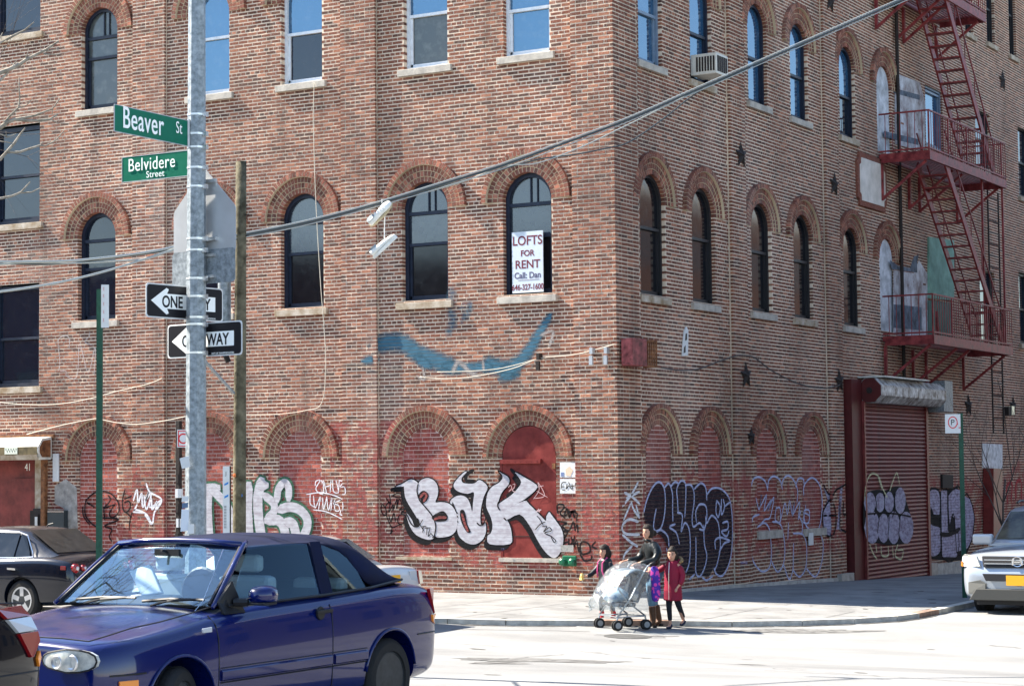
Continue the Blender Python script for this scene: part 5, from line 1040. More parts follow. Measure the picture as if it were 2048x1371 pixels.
def shoe(cx, cy, ang, label, sole_out):
    c = at(cx, cy, 23.3); t = thing('hanging_sneaker', label, 'shoe', c, 0, 'pair of shoes thrown over the cable')
    e1 = (RT*math.cos(ang)+UP*math.sin(ang)); e2 = (-RT*math.sin(ang)+UP*math.cos(ang)); e3 = -FW
    if sole_out: e2, e3 = (e2*.55+e3*.83).normalized(), (e3*.55-e2*.83).normalized()
    def P(x, y, z): return tuple(c+(e1*x+e2*z+e3*y)*1.12)
    S = [(-.15,.030,.0,.065),(-.135,.040,0,.078),(-.09,.040,0,.075),(-.04,.036,0,.062),(.02,.038,0,.060),(.07,.046,0,.052),(.11,.046,0,.044),(.14,.036,0,.036),(.158,.018,0,.026)]
    b = MB(); n = 12
    for (x, w_, z0, h) in S:
        for k in range(n): a = 2*PI*k/n; z = z0+h*.5+h*.5*math.sin(a); b.v.append(P(x, w_*math.cos(a)*(1 if math.sin(a) < .2 else .8), z))
    for i in range(len(S)-1):
        for k in range(n): b.add([], []); b.f.append((i*n+k, i*n+(k+1)%n, (i+1)*n+(k+1)%n, (i+1)*n+k)); b.t.append(.5); b.m.append(0)
    b.f += [tuple(range(n))[::-1], tuple((len(S)-1)*n+k for k in range(n))]; b.t += [.5]*2; b.m += [0]*2
    b.build('upper', M_SHOE, t, smooth=True)
    b = MB(); N = 20; o_ = [(.0+.162*math.cos(2*PI*k/N), (.046 if math.cos(2*PI*k/N) > -.2 else .040)*math.sin(2*PI*k/N)) for k in range(N)]; b.prism(o_, lambda x, y, d: P(x, y, d), -.022, .006); b.build('sole', M_SOLE if sole_out else M_SHOE, t)
    b = MB(); b.prism([(-.12+.05*math.cos(2*PI*k/10), .026*math.sin(2*PI*k/10)) for k in range(10)], lambda x, y, d: P(x+.02, y, d), .068, .082); b.build('opening', M_GALV, t)
    b = MB()
    for k in range(4): b.tube([P(-.03+.03*k,-.03,.062-.004*k), P(-.015+.03*k,.03,.062-.004*k)], .004, 5)
    b.build('laces', M_WHITE, t)
shoe(761, 428, math.radians(48), 'upper white sneaker hanging sole outward just under the cable', True); shoe(769, 493, math.radians(43), 'lower white sneaker dangling on its lace below the other', False)
b = MB(); b.tube([at(764,398,23.4), at(764,412,23.4), at(770,432,23.35), at(769,460,23.35), at(769,482,23.3)], .005, 6); tag(b.build('shoe_lace', M_WHITE), 'white lace tying the two sneakers over the cable', 'shoelace')
# ---------------------------------------------------------------- bare trees
M_BARK = mat('pale winter bark', (.24,.20,.15), .85, noise=.4, nscale=14, bump=.5, col2=(.38,.34,.28)); M_BARKD = mat('dark winter bark', (.09,.07,.06), .9, noise=.3, nscale=10)
def tree(name, label, base, h, r0, seed, m, lv=5, reach=None, spread=.55, lean=(0,0,0)):
    t = thing(name, label, 'tree', base); r = random.Random(seed); tb = MB(); cb2 = MB(); base = Vector(base)
    def grow(p, d, L, rad, k):
        n = 4; P = [p]; q = p.copy(); dd = d.copy(); R = [rad]
        for i in range(n): dd = (dd+Vector((r.uniform(-1,1), r.uniform(-1,1), r.uniform(-.4,.7)))*.13).normalized(); q = q+dd*L/n; P.append(q.copy()); R.append(rad*(1-.42*(i+1)/n))
        (tb if k == 0 else cb2).tube(P, R, 8 if k < 2 else (5 if k < 4 else 4))
        if k >= lv: return
        for i in range(r.choice((3,4)) if k < 3 else 3):
            j = r.randint(2, n); a = r.uniform(0, 2*PI); u = dd.orthogonal().normalized(); v = dd.cross(u); s = spread*r.uniform(.7,1.4)
            grow(P[j], (dd+(u*math.cos(a)+v*math.sin(a))*s*1.25).normalized(), L*r.uniform(.62,.82), R[j]*.62, k+1)
    grow(base, (Vector((0,0,1))+Vector(lean)).normalized(), h*.36, r0, 0)
    tb.build('trunk', m, t, smooth=True); cb2.build('branches', m, t, smooth=True, kind='stuff'); return t
tree('bare_street_tree', 'large bare tree on the near corner, mostly outside the frame', (1.6,-20.2,gz(1.6,-20.2)), 8.8, .17, 11, M_BARKD, 6, lean=(.02,.0,0))
# the tips of its boughs that reach into view at the upper left
bt = thing('bare_branches', 'pale bare twigs of a street tree reaching in at the upper left edge', 'tree', at(-160, 360, 15.5))
def twig(pts, r0, dep=15.5):
    b = MB(); P = [at(x, y, dep+.0006*x) for x, y in pts]; n = len(P); b.tube(P, [r0*(1-.7*i/(n-1)) for i in range(n)], 6); b.build('branch', M_BARK, bt, smooth=True)
zt = lambda L_: [(x/3.807, 60+y/3.807) for x, y in L_]
for L_, r in (([(-500,640),(-200,420),(0,325),(70,300),(150,262),(200,225),(280,185),(350,150),(400,115),(447,85)],.022), ([(-60,440),(0,385),(50,335),(90,285),(125,235)],.012), ([(330,180),(400,190),(480,185)],.006), ([(350,165),(450,140)],.006), ([(195,215),(215,165)],.006), ([(300,175),(310,135)],.005), ([(100,280),(80,235)],.004),
        ([(-500,900),(-200,820),(0,745),(60,700),(110,680),(200,690),(300,690),(380,680),(440,640)],.022), ([(110,680),(200,665),(270,650),(330,625),(400,600),(430,560),(460,515)],.012), ([(20,720),(80,650),(140,590),(150,520),(145,430),(145,355)],.010), ([(140,590),(200,575),(240,530)],.006), ([(390,670),(400,690),(440,710),(533,712)],.006), ([(400,600),(400,650)],.004),
        ([(-400,1150),(-100,1030),(0,985),(50,930),(110,860),(150,800),(192,745)],.018), ([(60,930),(150,930),(220,905),(300,880),(350,880),(410,850),(460,800),(490,760)],.011), ([(300,880),(330,850)],.005), ([(-40,780),(20,800),(50,815),(100,800),(125,788)],.007), ([(50,810),(45,770)],.004), ([(-40,845),(30,850),(95,862)],.007),
        ([(-300,1330),(-60,1290),(0,1282),(90,1265),(160,1235),(200,1190),(232,1155)],.014), ([(160,1240),(240,1235),(300,1205),(325,1188)],.007), ([(-60,150),(0,60),(20,20)],.008), ([(45,75),(110,40),(190,0),(260,-60)],.012), ([(-60,130),(45,75)],.014)): twig(zt(L_), r)
twig([(-500,520),(-300,440),(-131,228)], .04); twig([(-500,520),(-300,430),(-131,296)], .04); twig([(-500,520),(-300,450),(-105,362)], .04); twig([(-500,520),(-300,470),(-79,409)], .03)
tree('sidewalk_sapling', 'thin bare sapling behind the silver car at the right edge', (1.9, 15.8, gz(1.9,15.8)), 6.4, .035, 5, M_BARKD, 4, spread=.42)
# ================================================================ VEHICLES
def carpaint(name, col, flake=0, rough=.22, dust=.0, dustc=(.2,.2,.2), spec=.6):
    m = mat(name, col, rough, metal=flake, coat=.8, spec=spec); g = NT(m)
    if dust:
        P = g.pos(); n = g.noise(P, 9, 6, .7); nz = g.sep(g.n.new('ShaderNodeNewGeometry').outputs['Normal'])[2]
        f = g.math('MULTIPLY', g.math('MULTIPLY', g.math('SUBTRACT', nz, .35), 1.6, clamp=True), g.math('MULTIPLY', n, dust*2), clamp=True)
        g.lk(g.mix(f, col, dustc), g.b.inputs['Base Color']); g.lk(g.math('ADD', .04, g.math('MULTIPLY', f, .9)), g.b.inputs['Coat Roughness']); g.lk(g.math('ADD', rough, f), g.b.inputs['Roughness'])
    return m
def carglass(name, tint=(.55,.65,.68), refl=.16):
    m = bpy.data.materials.new(name); m.use_nodes = True; n = m.node_tree.nodes; l = m.node_tree.links; n.remove(n['Principled BSDF'])
    tr = n.new('ShaderNodeBsdfTransparent'); tr.inputs[0].default_value = (*tint, 1); gl = n.new('ShaderNodeBsdfGlossy'); gl.inputs['Roughness'].default_value = .02; gl.inputs[0].default_value = (.62,.85,1,1)
    fr = n.new('ShaderNodeFresnel'); fr.inputs[0].default_value = 1.5; ad = n.new('ShaderNodeMath'); ad.operation = 'ADD'; ad.inputs[1].default_value = refl; ad.use_clamp = True
    mx = n.new('ShaderNodeMixShader'); ge = n.new('ShaderNodeNewGeometry'); ml = n.new('ShaderNodeMath'); ml.operation = 'SUBTRACT'; ml.use_clamp = True; l.new(fr.outputs[0], ad.inputs[0]); l.new(ad.outputs[0], ml.inputs[0]); l.new(ge.outputs['Backfacing'], ml.inputs[1]); l.new(ml.outputs[0], mx.inputs[0]); l.new(tr.outputs[0], mx.inputs[1]); l.new(gl.outputs[0], mx.inputs[2]); l.new(mx.outputs[0], n['Material Output'].inputs[0]); return m
M_CARB = carpaint('deep blue car paint', (.0006,.0055,.075), .0, .25, .10, (.025,.035,.06), .2); M_CARK = carpaint('black car paint', (.002,.003,.006), .0, .2, .1, (.06,.06,.055), .1); M_CARK2 = carpaint('dark navy car paint', (.003,.006,.015), .15, .2, .12, (.10,.095,.08), .3)
M_CARS = carpaint('silver car paint', (.33,.37,.42), .4, .3, .0); M_CARW = carpaint('off white car paint', (.50,.50,.50), .2, .3)
CG_WIN = carglass('windscreen glass', (.80,.90,.93), .16); CG_SIDE = carglass('side window glass', (.84,.94,.97), .0); CG_DARK = glass('tinted car glass', (.008,.010,.012), 1.7, .03, .0, .05)
M_FAB = mat('navy soft top fabric', (.005,.008,.030), .8, noise=.3, nscale=5, bump=.25, bscale=200, spec=.15); M_TYRE = mat('tyre rubber', (.013,.013,.014), .75, bump=.4, bscale=90, noise=.3, nscale=20)
M_TRIM = mat('black car trim', (.010,.010,.012), .5); M_TAIL = mat('red tail lamp', (.24,.004,.006), .12, coat=1); M_AMB = mat('amber lens', (.80,.24,.02), .15, coat=1); M_LENS = mat('headlamp lens', (.42,.44,.42), .12, coat=1, noise=.25, nscale=14, col2=(.62,.62,.58))
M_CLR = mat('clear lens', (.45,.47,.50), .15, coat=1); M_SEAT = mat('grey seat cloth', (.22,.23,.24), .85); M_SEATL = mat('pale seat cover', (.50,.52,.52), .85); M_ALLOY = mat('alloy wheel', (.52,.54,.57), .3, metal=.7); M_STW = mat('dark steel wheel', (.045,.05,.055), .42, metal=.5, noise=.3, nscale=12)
M_PLATE = mat('yellow licence plate', (.72,.36,.02), .45); M_WELL = mat('wheel well black', (.004,.004,.004), .95)
def loftbody(st, name, paint, parent, arches, sub=2, bis=()):
    """closed body shell lofted through half sections, then wheel arches cut through it"""
    import bmesh
    n = None; v = []; f = []
    for (x, prof) in st:
        full = prof+[(-y, z) for y, z in prof[-2:0:-1]]; n = len(full); v += [(x, y, z) for y, z in full]
    for i in range(len(st)-1):
        for k in range(n): f.append((i*n+k, i*n+(k+1)%n, (i+1)*n+(k+1)%n, (i+1)*n+k))
    for b0, rev in ((0, 1), ((len(st)-1)*n, 0)):      # end caps as quads across
        h = n//2
        for k in range(h):
            q = [b0+k, b0+k+1, b0+(n-k-1)%n, b0+(n-k)%n]; q = [a for i, a in enumerate(q) if a not in q[:i]]
            if len(q) > 2: f.append(tuple(q if rev else q[::-1]))
    me = bpy.data.meshes.new('tmp'); me.from_pydata(v, [], f); bm = bmesh.new(); bm.from_mesh(me); bmesh.ops.recalc_face_normals(bm, faces=bm.faces); bm.to_mesh(me); bm.free()
    me.materials.append(paint); me.materials.append(M_WELL); o = bpy.data.objects.new('tmp', me); COL.objects.link(o)
    s = o.modifiers.new('s', 'SUBSURF'); s.levels = s.render_levels = sub
    cut = MB()
    for (x, z, r, w0, w1) in arches:
        for sgn in (1, -1): a, c = (w0, w1) if sgn > 0 else (-w1, -w0); cut.lathe([(r, a), (r, c)], axis='y', n=36, c=(x, 0, z))
    cu = cut.build('cut', M_WELL); cu.data.materials.clear(); cu.data.materials.append(M_WELL)
    bo = o.modifiers.new('b', 'BOOLEAN'); bo.operation = 'DIFFERENCE'; bo.object = cu; bo.solver = 'EXACT'
    try: bo.material_mode = 'TRANSFER'
    except Exception: pass
    dg = bpy.context.evaluated_depsgraph_get(); out = bpy.data.meshes.new_from_object(o.evaluated_get(dg))
    for q in (o, cu): bpy.data.objects.remove(q)
    return out
def splitbody(me, parts, paint, parent, default='body', mats=None):
    """cut the baked shell into panels: parts = [(name, test(center, normal))]"""
    import bmesh
    bm = bmesh.new(); bm.from_mesh(me); groups = {}
    for fc in bm.faces:
        c = fc.calc_center_median(); nn = fc.normal; k = default
        for nm, ts in parts:
            if ts(c, nn) and fc.material_index == 0: k = nm; break
        groups.setdefault(k, set()).add(fc.index)
    bm.free(); out = {}
    for k, idx in groups.items():
        bm = bmesh.new(); bm.from_mesh(me); bm.faces.ensure_lookup_table()
        bmesh.ops.delete(bm, geom=[f for f in bm.faces if f.index not in idx], context='FACES')
        m2 = bpy.data.meshes.new(k); bm.to_mesh(m2); bm.free(); m2.materials.clear()
        m2.materials.append((mats or {}).get(k, paint)); m2.materials.append(M_WELL)
        for p in m2.polygons: p.use_smooth = True
        sharp(m2, 40); o = bpy.data.objects.new(k.split('#')[0], m2); COL.objects.link(o); o.parent = parent; out[k] = o
    return out
def bisect(me, cuts):
    import bmesh
    bm = bmesh.new(); bm.from_mesh(me)
    for co, no in cuts: bmesh.ops.bisect_plane(bm, geom=bm.verts[:]+bm.edges[:]+bm.faces[:], plane_co=co, plane_no=no)
    bm.to_mesh(me); bm.free()
def half(w, zb, zs, zt, zm=None, tum=.93, crown=.0, wb=.9):
    zm = zm or (zb+zs)/2+.04
    return [(0, zb), (w*wb*.8, zb), (w*.955, zb+.05), (w*.985, zb+.16), (w, zm), (w*.992, zs-.12), (w*tum+.015, zs-.015), (w*(tum-.07), zs+.012), (w*.5, (zs+zt)/2+.012 if zt > zs else zt), (0, zt)]
def patch(name, corners, m, parent, nu=6, nv=4, bulge=0, th=.006, off=0, bdir=None):
    a, b_, c, d = [Vector(p) for p in corners]; nr = (b_-a).cross(d-a).normalized(); 
    if bdir is not None and nr.dot(Vector(bdir)) < 0: nr = -nr
    mb = MB(); P = []
    for j in range(nv+1):
        for i in range(nu+1):
            u, v = i/nu, j/nv; p = a.lerp(b_, u).lerp(d.lerp(c, u), v)+nr*(off+bulge*4*u*(1-u)*(1-.3*v)); P.append(p)
    n = len(P); mb.v = [tuple(p) for p in P]+[tuple(p-nr*th) for p in P]; w = nu+1
    for j in range(nv):
        for i in range(nu): k = j*w+i; q = (k, k+1, k+1+w, k+w); mb.f.append(q); mb.f.append(tuple(x+n for x in q[::-1]))
    ed = [(i, i+1) for i in range(nu)]+[(j*w+nu, (j+1)*w+nu) for j in range(nv)]+[(nv*w+i+1, nv*w+i) for i in range(nu-1, -1, -1)]+[((j+1)*w, j*w) for j in range(nv-1, -1, -1)]
    for p, q in ed: mb.f.append((q, p, p+n, q+n))
    mb.t = [.5]*len(mb.f); mb.m = [0]*len(mb.f); return mb.build(name, m, parent, smooth='auto', local=True)
def wheel(parent, x, y, r, w, rimmat, steer=0, style='alloy'):
    sgn = 1 if y > 0 else -1; wr = bpy.data.objects.new('wheel', None)
    b = MB(); hw = w/2; rr = r*.66
    b.lathe([(rr, -hw*.8), (rr+.01, -hw), (r-.035, -hw), (r-.008, -hw*.78), (r, -hw*.6), (r, -.012), (r-.009, -.009), (r-.009, .009), (r, .012), (r, hw*.6), (r-.008, hw*.78), (r-.035, hw), (rr+.01, hw), (rr, hw*.8)], axis='y', n=40)
    o = b.build('wheel', M_TYRE, parent, smooth='auto', local=True); o.location = (x, y-sgn*hw, r); o.rotation_euler = (0, 0, steer)
    d = MB()
    for k in range(40):      # tread blocks
        a = 2*PI*k/40; M = Matrix.Rotation(a, 4, 'Y')
        for yy in (-hw*.62, hw*.2): d.box((r-.006, yy+(.01 if k % 2 else 0), -.014), (r+.003, yy+hw*.38, .010), M=M)
    t = d.build('tread', M_TYRE, o, local=True)
    b = MB(); b.lathe([(rr*1.03, sgn*hw*.86), (rr*.97, sgn*hw*.90), (rr*.93, sgn*hw*.6), (rr*.90, sgn*hw*.3), (.001, sgn*hw*.25)] if sgn > 0 else [(rr*1.03, -hw*.86), (rr*.97, -hw*.90), (rr*.93, -hw*.6), (rr*.90, -hw*.3), (.001, -hw*.25)], axis='y', n=32)
    if style == 'alloy':
        b.build('brake_disc', M_STW, o, smooth='auto', local=True); b = MB(); b.lathe([(rr*1.04, sgn*hw*.84), (rr*1.02, sgn*hw*.92), (rr*.90, sgn*hw*.88), (rr*.88, sgn*hw*.5)], axis='y', n=32)
        for k in range(5): a = 2*PI*k/5+.3; b.bar((math.cos(a)*.03, sgn*hw*.7, math.sin(a)*.03), (math.cos(a)*rr*.96, sgn*hw*.75, math.sin(a)*rr*.96), .075, .03, up=(0, 1, 0))
        b.lathe([(.05, sgn*hw*.55), (.05, sgn*hw*.82), (.001, sgn*hw*.85)], axis='y', n=16)
        b.build('rim', rimmat, o, smooth='auto', local=True)
    else:
        b.lathe([(rr*.62, sgn*hw*.28), (rr*.58, sgn*hw*.72), (rr*.35, sgn*hw*.8), (rr*.20, sgn*hw*.55), (.001, sgn*hw*.55)], axis='y', n=28)
        b.build('rim', rimmat, o, smooth='auto', local=True)
        c2 = MB()
        for k in range(5): a = 2*PI*k/5; c2.lathe([(.009, sgn*hw*.7), (.009, sgn*hw*.84)], axis='y', n=8, c=(math.cos(a)*rr*.3, 0, math.sin(a)*rr*.3))
        c2.lathe([(.022, sgn*hw*.5), (.018, sgn*hw*.72)], axis='y', n=12); c2.build('wheel_nuts', M_CHROME, o, local=True)
    return o
def lp(parent, name, m, pts, th=.012, nrm=(0, 1, 0), lab=None, bev=.004):      # small lamp / trim piece: polygon in space, thick along nrm
    nn = Vector(nrm).normalized(); b = MB(); v = [tuple(Vector(p)+nn*th) for p in pts]+[tuple(Vector(p)-nn*th) for p in pts]; n = len(pts)
    b.add(v, [tuple(range(n)), tuple(range(n, 2*n))[::-1]]+[(i, (i+1)%n, n+(i+1)%n, n+i) for i in range(n)]); return b.build(name, m, parent, local=True, bevel=bev, label=lab)
def seam(parent, pts, r=.004, m=None, name='shut_line'):
    b = MB(); b.tube(pts, r, 5); return b.build(name, m or M_TRIM, parent, local=True)
def ysurf(st, x, z):   # half width of the body at (x, z), from the stations
    def wz(prof):
        prof = [(y, zz) for y, zz in prof[2:8]]
        for (y0, z0), (y1, z1) in zip(prof, prof[1:]):
            if z0 <= z <= z1: return y0+(y1-y0)*(z-z0)/max(1e-6, z1-z0)
        return prof[-1][0] if z > prof[-1][1] else prof[0][0]
    S = sorted(st, key=lambda s: s[0])
    for (x0, p0), (x1, p1) in zip(S, S[1:]):
        if x0 <= x <= x1: t = (x-x0)/(x1-x0); return (wz(p0)*(1-t)+wz(p1)*t)
    return wz(S[0][1] if x < S[0][0] else S[-1][1])
# ---- the blue soft-top
cb = thing('blue_convertible', 'dark blue two door soft top convertible parked in the foreground, roof closed', 'car', (6.92, -20.09, .315), -PI/2)
st = [(1.955, half(.62,.25,.715,.755)), (1.945, half(.68,.22,.745,.79)), (1.89, half(.74,.19,.765,.815)), (1.77, half(.80,.175,.785,.84)), (1.56, half(.83,.17,.80,.865)), (1.25, half(.845,.17,.83,.88)), (.95, half(.848,.18,.875,.93)), (.72, half(.85,.18,.905,.965)),
      (.3, half(.85,.18,.925,.95)), (-.4, half(.85,.18,.945,.96)), (-1.0, half(.85,.18,.965,.985)), (-1.45, half(.845,.19,.975,1.01)), (-1.80, half(.82,.22,.965,1.015)), (-1.95, half(.79,.24,.93,.985)), (-2.00, half(.74,.26,.86,.93)), (-2.03, half(.66,.34,.70,.76))]
me = loftbody(st, 'body', M_CARB, cb, [(1.2375, .315, .345, .56, 1.0), (-1.2375, .315, .345, .56, 1.0)])
XF, XD = .86, -.46
bisect(me, [((XF,0,0),(1,0,0)), ((XD,0,0),(1,0,0)), ((0,0,.245),(0,0,1)), ((1.88,0,0),(1,0,0)), ((.74,0,0),(1,0,0)), ((-1.62,0,0),(1,0,0)), ((0,.70,0),(0,1,0)), ((0,-.70,0),(0,1,0)), ((0,0,.60),(0,0,1))])
pp = splitbody(me, [('cabin_floor', lambda c, n: -1.62 < c.x < .74 and abs(c.y) < .70 and n.z > .6 and c.z > .8), ('hood', lambda c, n: c.x > .74 and c.x < 1.88 and abs(c.y) < .70 and n.z > .5 and c.z > .6), ('trunk_lid', lambda c, n: c.x < -1.62 and abs(c.y) < .70 and n.z > .5 and c.z > .6),
    ('door#l', lambda c, n: XD < c.x < XF and c.y > .4 and c.z > .245), ('door#r', lambda c, n: XD < c.x < XF and c.y < -.4 and c.z > .245), ('front_bumper', lambda c, n: c.x > 1.58 and c.z < .60), ('rear_bumper', lambda c, n: c.x < -1.62 and c.z < .60)], M_CARB, cb, 'body', {'cabin_floor': M_TRIM})
Y = lambda x, z, e=.0: ysurf(st, x, z)+e
for x0 in (XF, XD): seam(cb, [(x0, Y(x0, z)-.001, z) for z in (.25,.35,.45,.55,.65,.75,.84,.90)], .0045)
seam(cb, [(x, Y(x, .25)-.002, .25) for x in (-.46,-.1,.3,.86)], .0045)
seam(cb, [(.74,.70,.955),(1.0,.70,.92),(1.3,.695,.885),(1.56,.685,.865),(1.74,.66,.832),(1.87,.60,.80),(1.90,.4,.815),(1.91,0,.82)], .005)
for z, h in ((.505,.045),):   # rub moulding with a dark groove under and over it
    for xa, xb in ((.84,-.44),(-.48,-.90)):
        b = MB(); xs_ = [xa+(xb-xa)*i/8 for i in range(9)]; v = []
        for x in xs_: y = Y(x, z); v += [(x, y-.01, z-h), (x, y+.014, z-h*.7), (x, y+.016, z+h*.5), (x, y-.01, z+h)]
        b.v = v; b.f = [(i*4+k, i*4+(k+1)%4, (i+1)*4+(k+1)%4, (i+1)*4+k) for i in range(8) for k in range(4)]+[(3,2,1,0),(32,33,34,35)]; b.t = [.5]*len(b.f); b.m = [0]*len(b.f); b.build('side_moulding', M_CARB, cb, smooth='auto', local=True)
    seam(cb, [(x, Y(x, .455)+.002, .455) for x in (.84,.4,0,-.4,-.9)], .005); seam(cb, [(x, Y(x, .552)+.003, .552) for x in (.84,.4,0,-.4,-.9)], .003)
# windscreen frame, glass, soft top
def wsx(y, t): return (.74+.10*(1-(y/.68)**2))*(1-t)+(.215+.03*(1-(y/.56)**2))*t
b = MB(); w = 9; P = []
for j in range(6):
    for i in range(w+1): t = j/5; hy = .665*(1-t)+.545*t; y = -hy+2*hy*i/w; P.append((wsx(y, t), y, .955*(1-t)+1.352*t+.02*t*(1-(y/hy)**2)))
b.v = P; b.f = [(j*(w+1)+i, j*(w+1)+i+1, (j+1)*(w+1)+i+1, (j+1)*(w+1)+i) for j in range(5) for i in range(w)]; b.t = [.5]*len(b.f); b.m = [0]*len(b.f); b.build('windscreen', CG_WIN, cb, smooth=True, local=True, fix=False)
for s in (1, -1):
    b = MB(); b.tube([(.76,s*.71,.945),(.70,s*.695,.985),(.45,s*.632,1.185),(.235,s*.572,1.35),(.18,s*.555,1.37)], [.014,.020,.020,.018,.014], 8); b.build('windscreen_pillar', M_CARB, cb, smooth=True, local=True)
    b = MB(); b.tube([(.745,s*.672,.965),(.45,s*.605,1.185),(.235,s*.55,1.345)], .014, 6); b.build('windscreen_seal', M_TRIM, cb, local=True)
    nm = 'door_window'; patch(nm, [(.62,s*.755,.955),(-.43,s*.765,.965),(-.50,s*.605,1.335),(.20,s*.585,1.345)], CG_SIDE, cb, bdir=(0,s,0), bulge=.008)
    patch('quarter_window', [(-.56,s*.765,.965),(-1.04,s*.742,.985),(-1.0,s*.62,1.225),(-.62,s*.605,1.33)], CG_SIDE, cb, bdir=(0,s,0))
    patch('middle_pillar', [(-.42,s*.770,.955),(-.565,s*.770,.965),(-.625,s*.610,1.345),(-.495,s*.610,1.345)], M_FAB, cb, bdir=(0,s,0), th=.03, off=.006)
    seam(cb, [(.66,s*.765,.955),(.2,s*.775,.955),(-.43,s*.78,.965),(-1.06,s*.765,.985),(-1.6,s*.70,1.02)], .011, name='belt_seal')
b = MB(); b.tube([(.24,-.56,1.352),(.262,-.3,1.372),(.268,0,1.378),(.262,.3,1.372),(.24,.56,1.352)], .022, 8); b.build('header_rail', M_CARB, cb, smooth=True, local=True)
def topsec(zt, yb, zb, sag=0):
    k = max(yb, .56); return [(0, zt), (.18, zt-.002), (.34, zt-.012-sag), (.46, zt-.030), (.54, zt-.062), (max(.58,yb*.9) if yb > .65 else yb-.006, max(zb+.012, zt-.11) if yb < .65 else (zt*.55+zb*.45)), (yb, zb)]
TS = [(.25,1.372,.575,1.325),(.10,1.392,.59,1.33),(-.15,1.408,.60,1.335),(-.3,1.404,.60,1.335),(-.5,1.414,.61,1.335),(-.75,1.405,.61,1.315),(-.98,1.392,.615,1.245),(-1.055,1.382,.735,.995),(-1.2,1.345,.735,1.0),(-1.42,1.20,.715,1.01),(-1.60,1.055,.68,1.025),(-1.66,1.02,.66,1.02)]
v = []; f = []; n = 13
for x, zt, yb, zb in TS:
    s_ = topsec(zt, yb, zb); full = [(-y, z) for y, z in s_[::-1]]+s_[1:]; v += [(x, y, z) for y, z in full]
for i in range(len(TS)-1):
    for k in range(n-1): f.append((i*n+k, i*n+k+1, (i+1)*n+k+1, (i+1)*n+k))
b = MB(); b.v = v; b.f = f; b.t = [.5]*len(f); b.m = [0]*len(f); o = b.build('soft_top', M_FAB, cb, smooth=True, local=True); md = o.modifiers.new('s', 'SUBSURF'); md.levels = md.render_levels = 1; md = o.modifiers.new('t', 'SOLIDIFY'); md.thickness = .018
patch('rear_window', [(-1.24,-.42,1.315),(-1.24,.42,1.315),(-1.50,.46,1.135),(-1.50,-.46,1.135)], CG_DARK, cb, bdir=(-1,0,1), off=.012)
# interior
for s in (.36, -.36):
    for (nm, x, m, hr) in (('front_seat', -.05, M_SEATL if s < 0 else M_SEAT, 1), ('rear_seat', -.95, M_SEAT, 0)):
        b = MB(); b.box((x-.10, s-.23, .93), (x+.02, s+.23, 1.12 if hr else 1.06)); o = b.build(nm, m, cb, local=True, bevel=.04)
        if hr: b = MB(); b.box((x-.09, s-.12, 1.14), (x, s+.12, 1.27)); b.build('headrest', m, o, local=True, bevel=.035)
b = MB(); b.lathe([(.17,0),(.185,.012),(.17,.024)], axis='x', n=24, c=(.42,.36,1.02)); b.build('steering_wheel', M_TRIM, cb, local=True)
b = MB(); b.box((.50,-.62,.93),(.74,.62,.985)); b.build('dashboard', M_TRIM, cb, local=True, bevel=.03)
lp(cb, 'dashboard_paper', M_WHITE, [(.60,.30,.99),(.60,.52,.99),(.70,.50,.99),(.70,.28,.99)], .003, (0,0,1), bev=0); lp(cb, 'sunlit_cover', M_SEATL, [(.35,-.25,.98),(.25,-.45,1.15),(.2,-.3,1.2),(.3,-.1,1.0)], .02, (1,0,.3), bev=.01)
b = MB(); b.tube([(.44,.0,1.315),(.38,0,1.30)], .01, 6); b.box((.36,-.11,1.27),(.385,.11,1.32)); b.build('rear_view_mirror', M_TRIM, cb, local=True)
# outside bits
b = MB(); 
S_ = [(.02,.005,.005),(.005,.055,.045),(-.05,.085,.062),(-.12,.09,.065),(-.135,.07,.05)]; n = 14
for x, wy, wz in S_:
    for k in range(n): a = 2*PI*k/n; c_, s2 = math.cos(a), math.sin(a); b.v.append((.56+x, .925+wy*1.1*abs(c_)**.7*(1 if c_ > 0 else -1), 1.02+wz*abs(s2)**.7*(1 if s2 > 0 else -1)))
for i in range(len(S_)-1):
    for k in range(n): b.f.append((i*n+k, i*n+(k+1)%n, (i+1)*n+(k+1)%n, (i+1)*n+k))
b.f += [tuple(range(n))[::-1], tuple(range(4*n, 5*n))]; b.t = [.5]*len(b.f); b.m = [0]*len(b.f); mo = b.build('door_mirror', M_CARB, cb, smooth=True, local=True)
lp(mo, 'mirror_base', M_TRIM, [(.72,.775,.90),(.50,.78,.90),(.52,.77,.95),(.60,.745,1.12),(.72,.72,.98)], .012); b = MB(); b.tube([(.60,.77,.975),(.56,.86,.975)], .028, 8); b.build('mirror_arm', M_TRIM, mo, local=True); b = MB(); b.box((.43,.84,.955),(.57,1.01,.975)); b.build('mirror_skirt', M_TRIM, mo, local=True, bevel=.008)
b = MB(); b.bar((-.24,.862,.855),(-.43,.862,.858),.022,.028); b.build('door_handle', M_TRIM, cb, local=True, bevel=.006); b = MB(); b.lathe([(.05,.842),(.045,.853)], axis='y', n=16, c=(-.31,0,.845)); b.build('handle_recess', M_TRIM, cb, local=True)
lp(cb, 'side_repeater', M_CLR, [(.95,.852,.80),(1.04,.852,.80),(1.045,.852,.83),(.95,.852,.835)], .008)
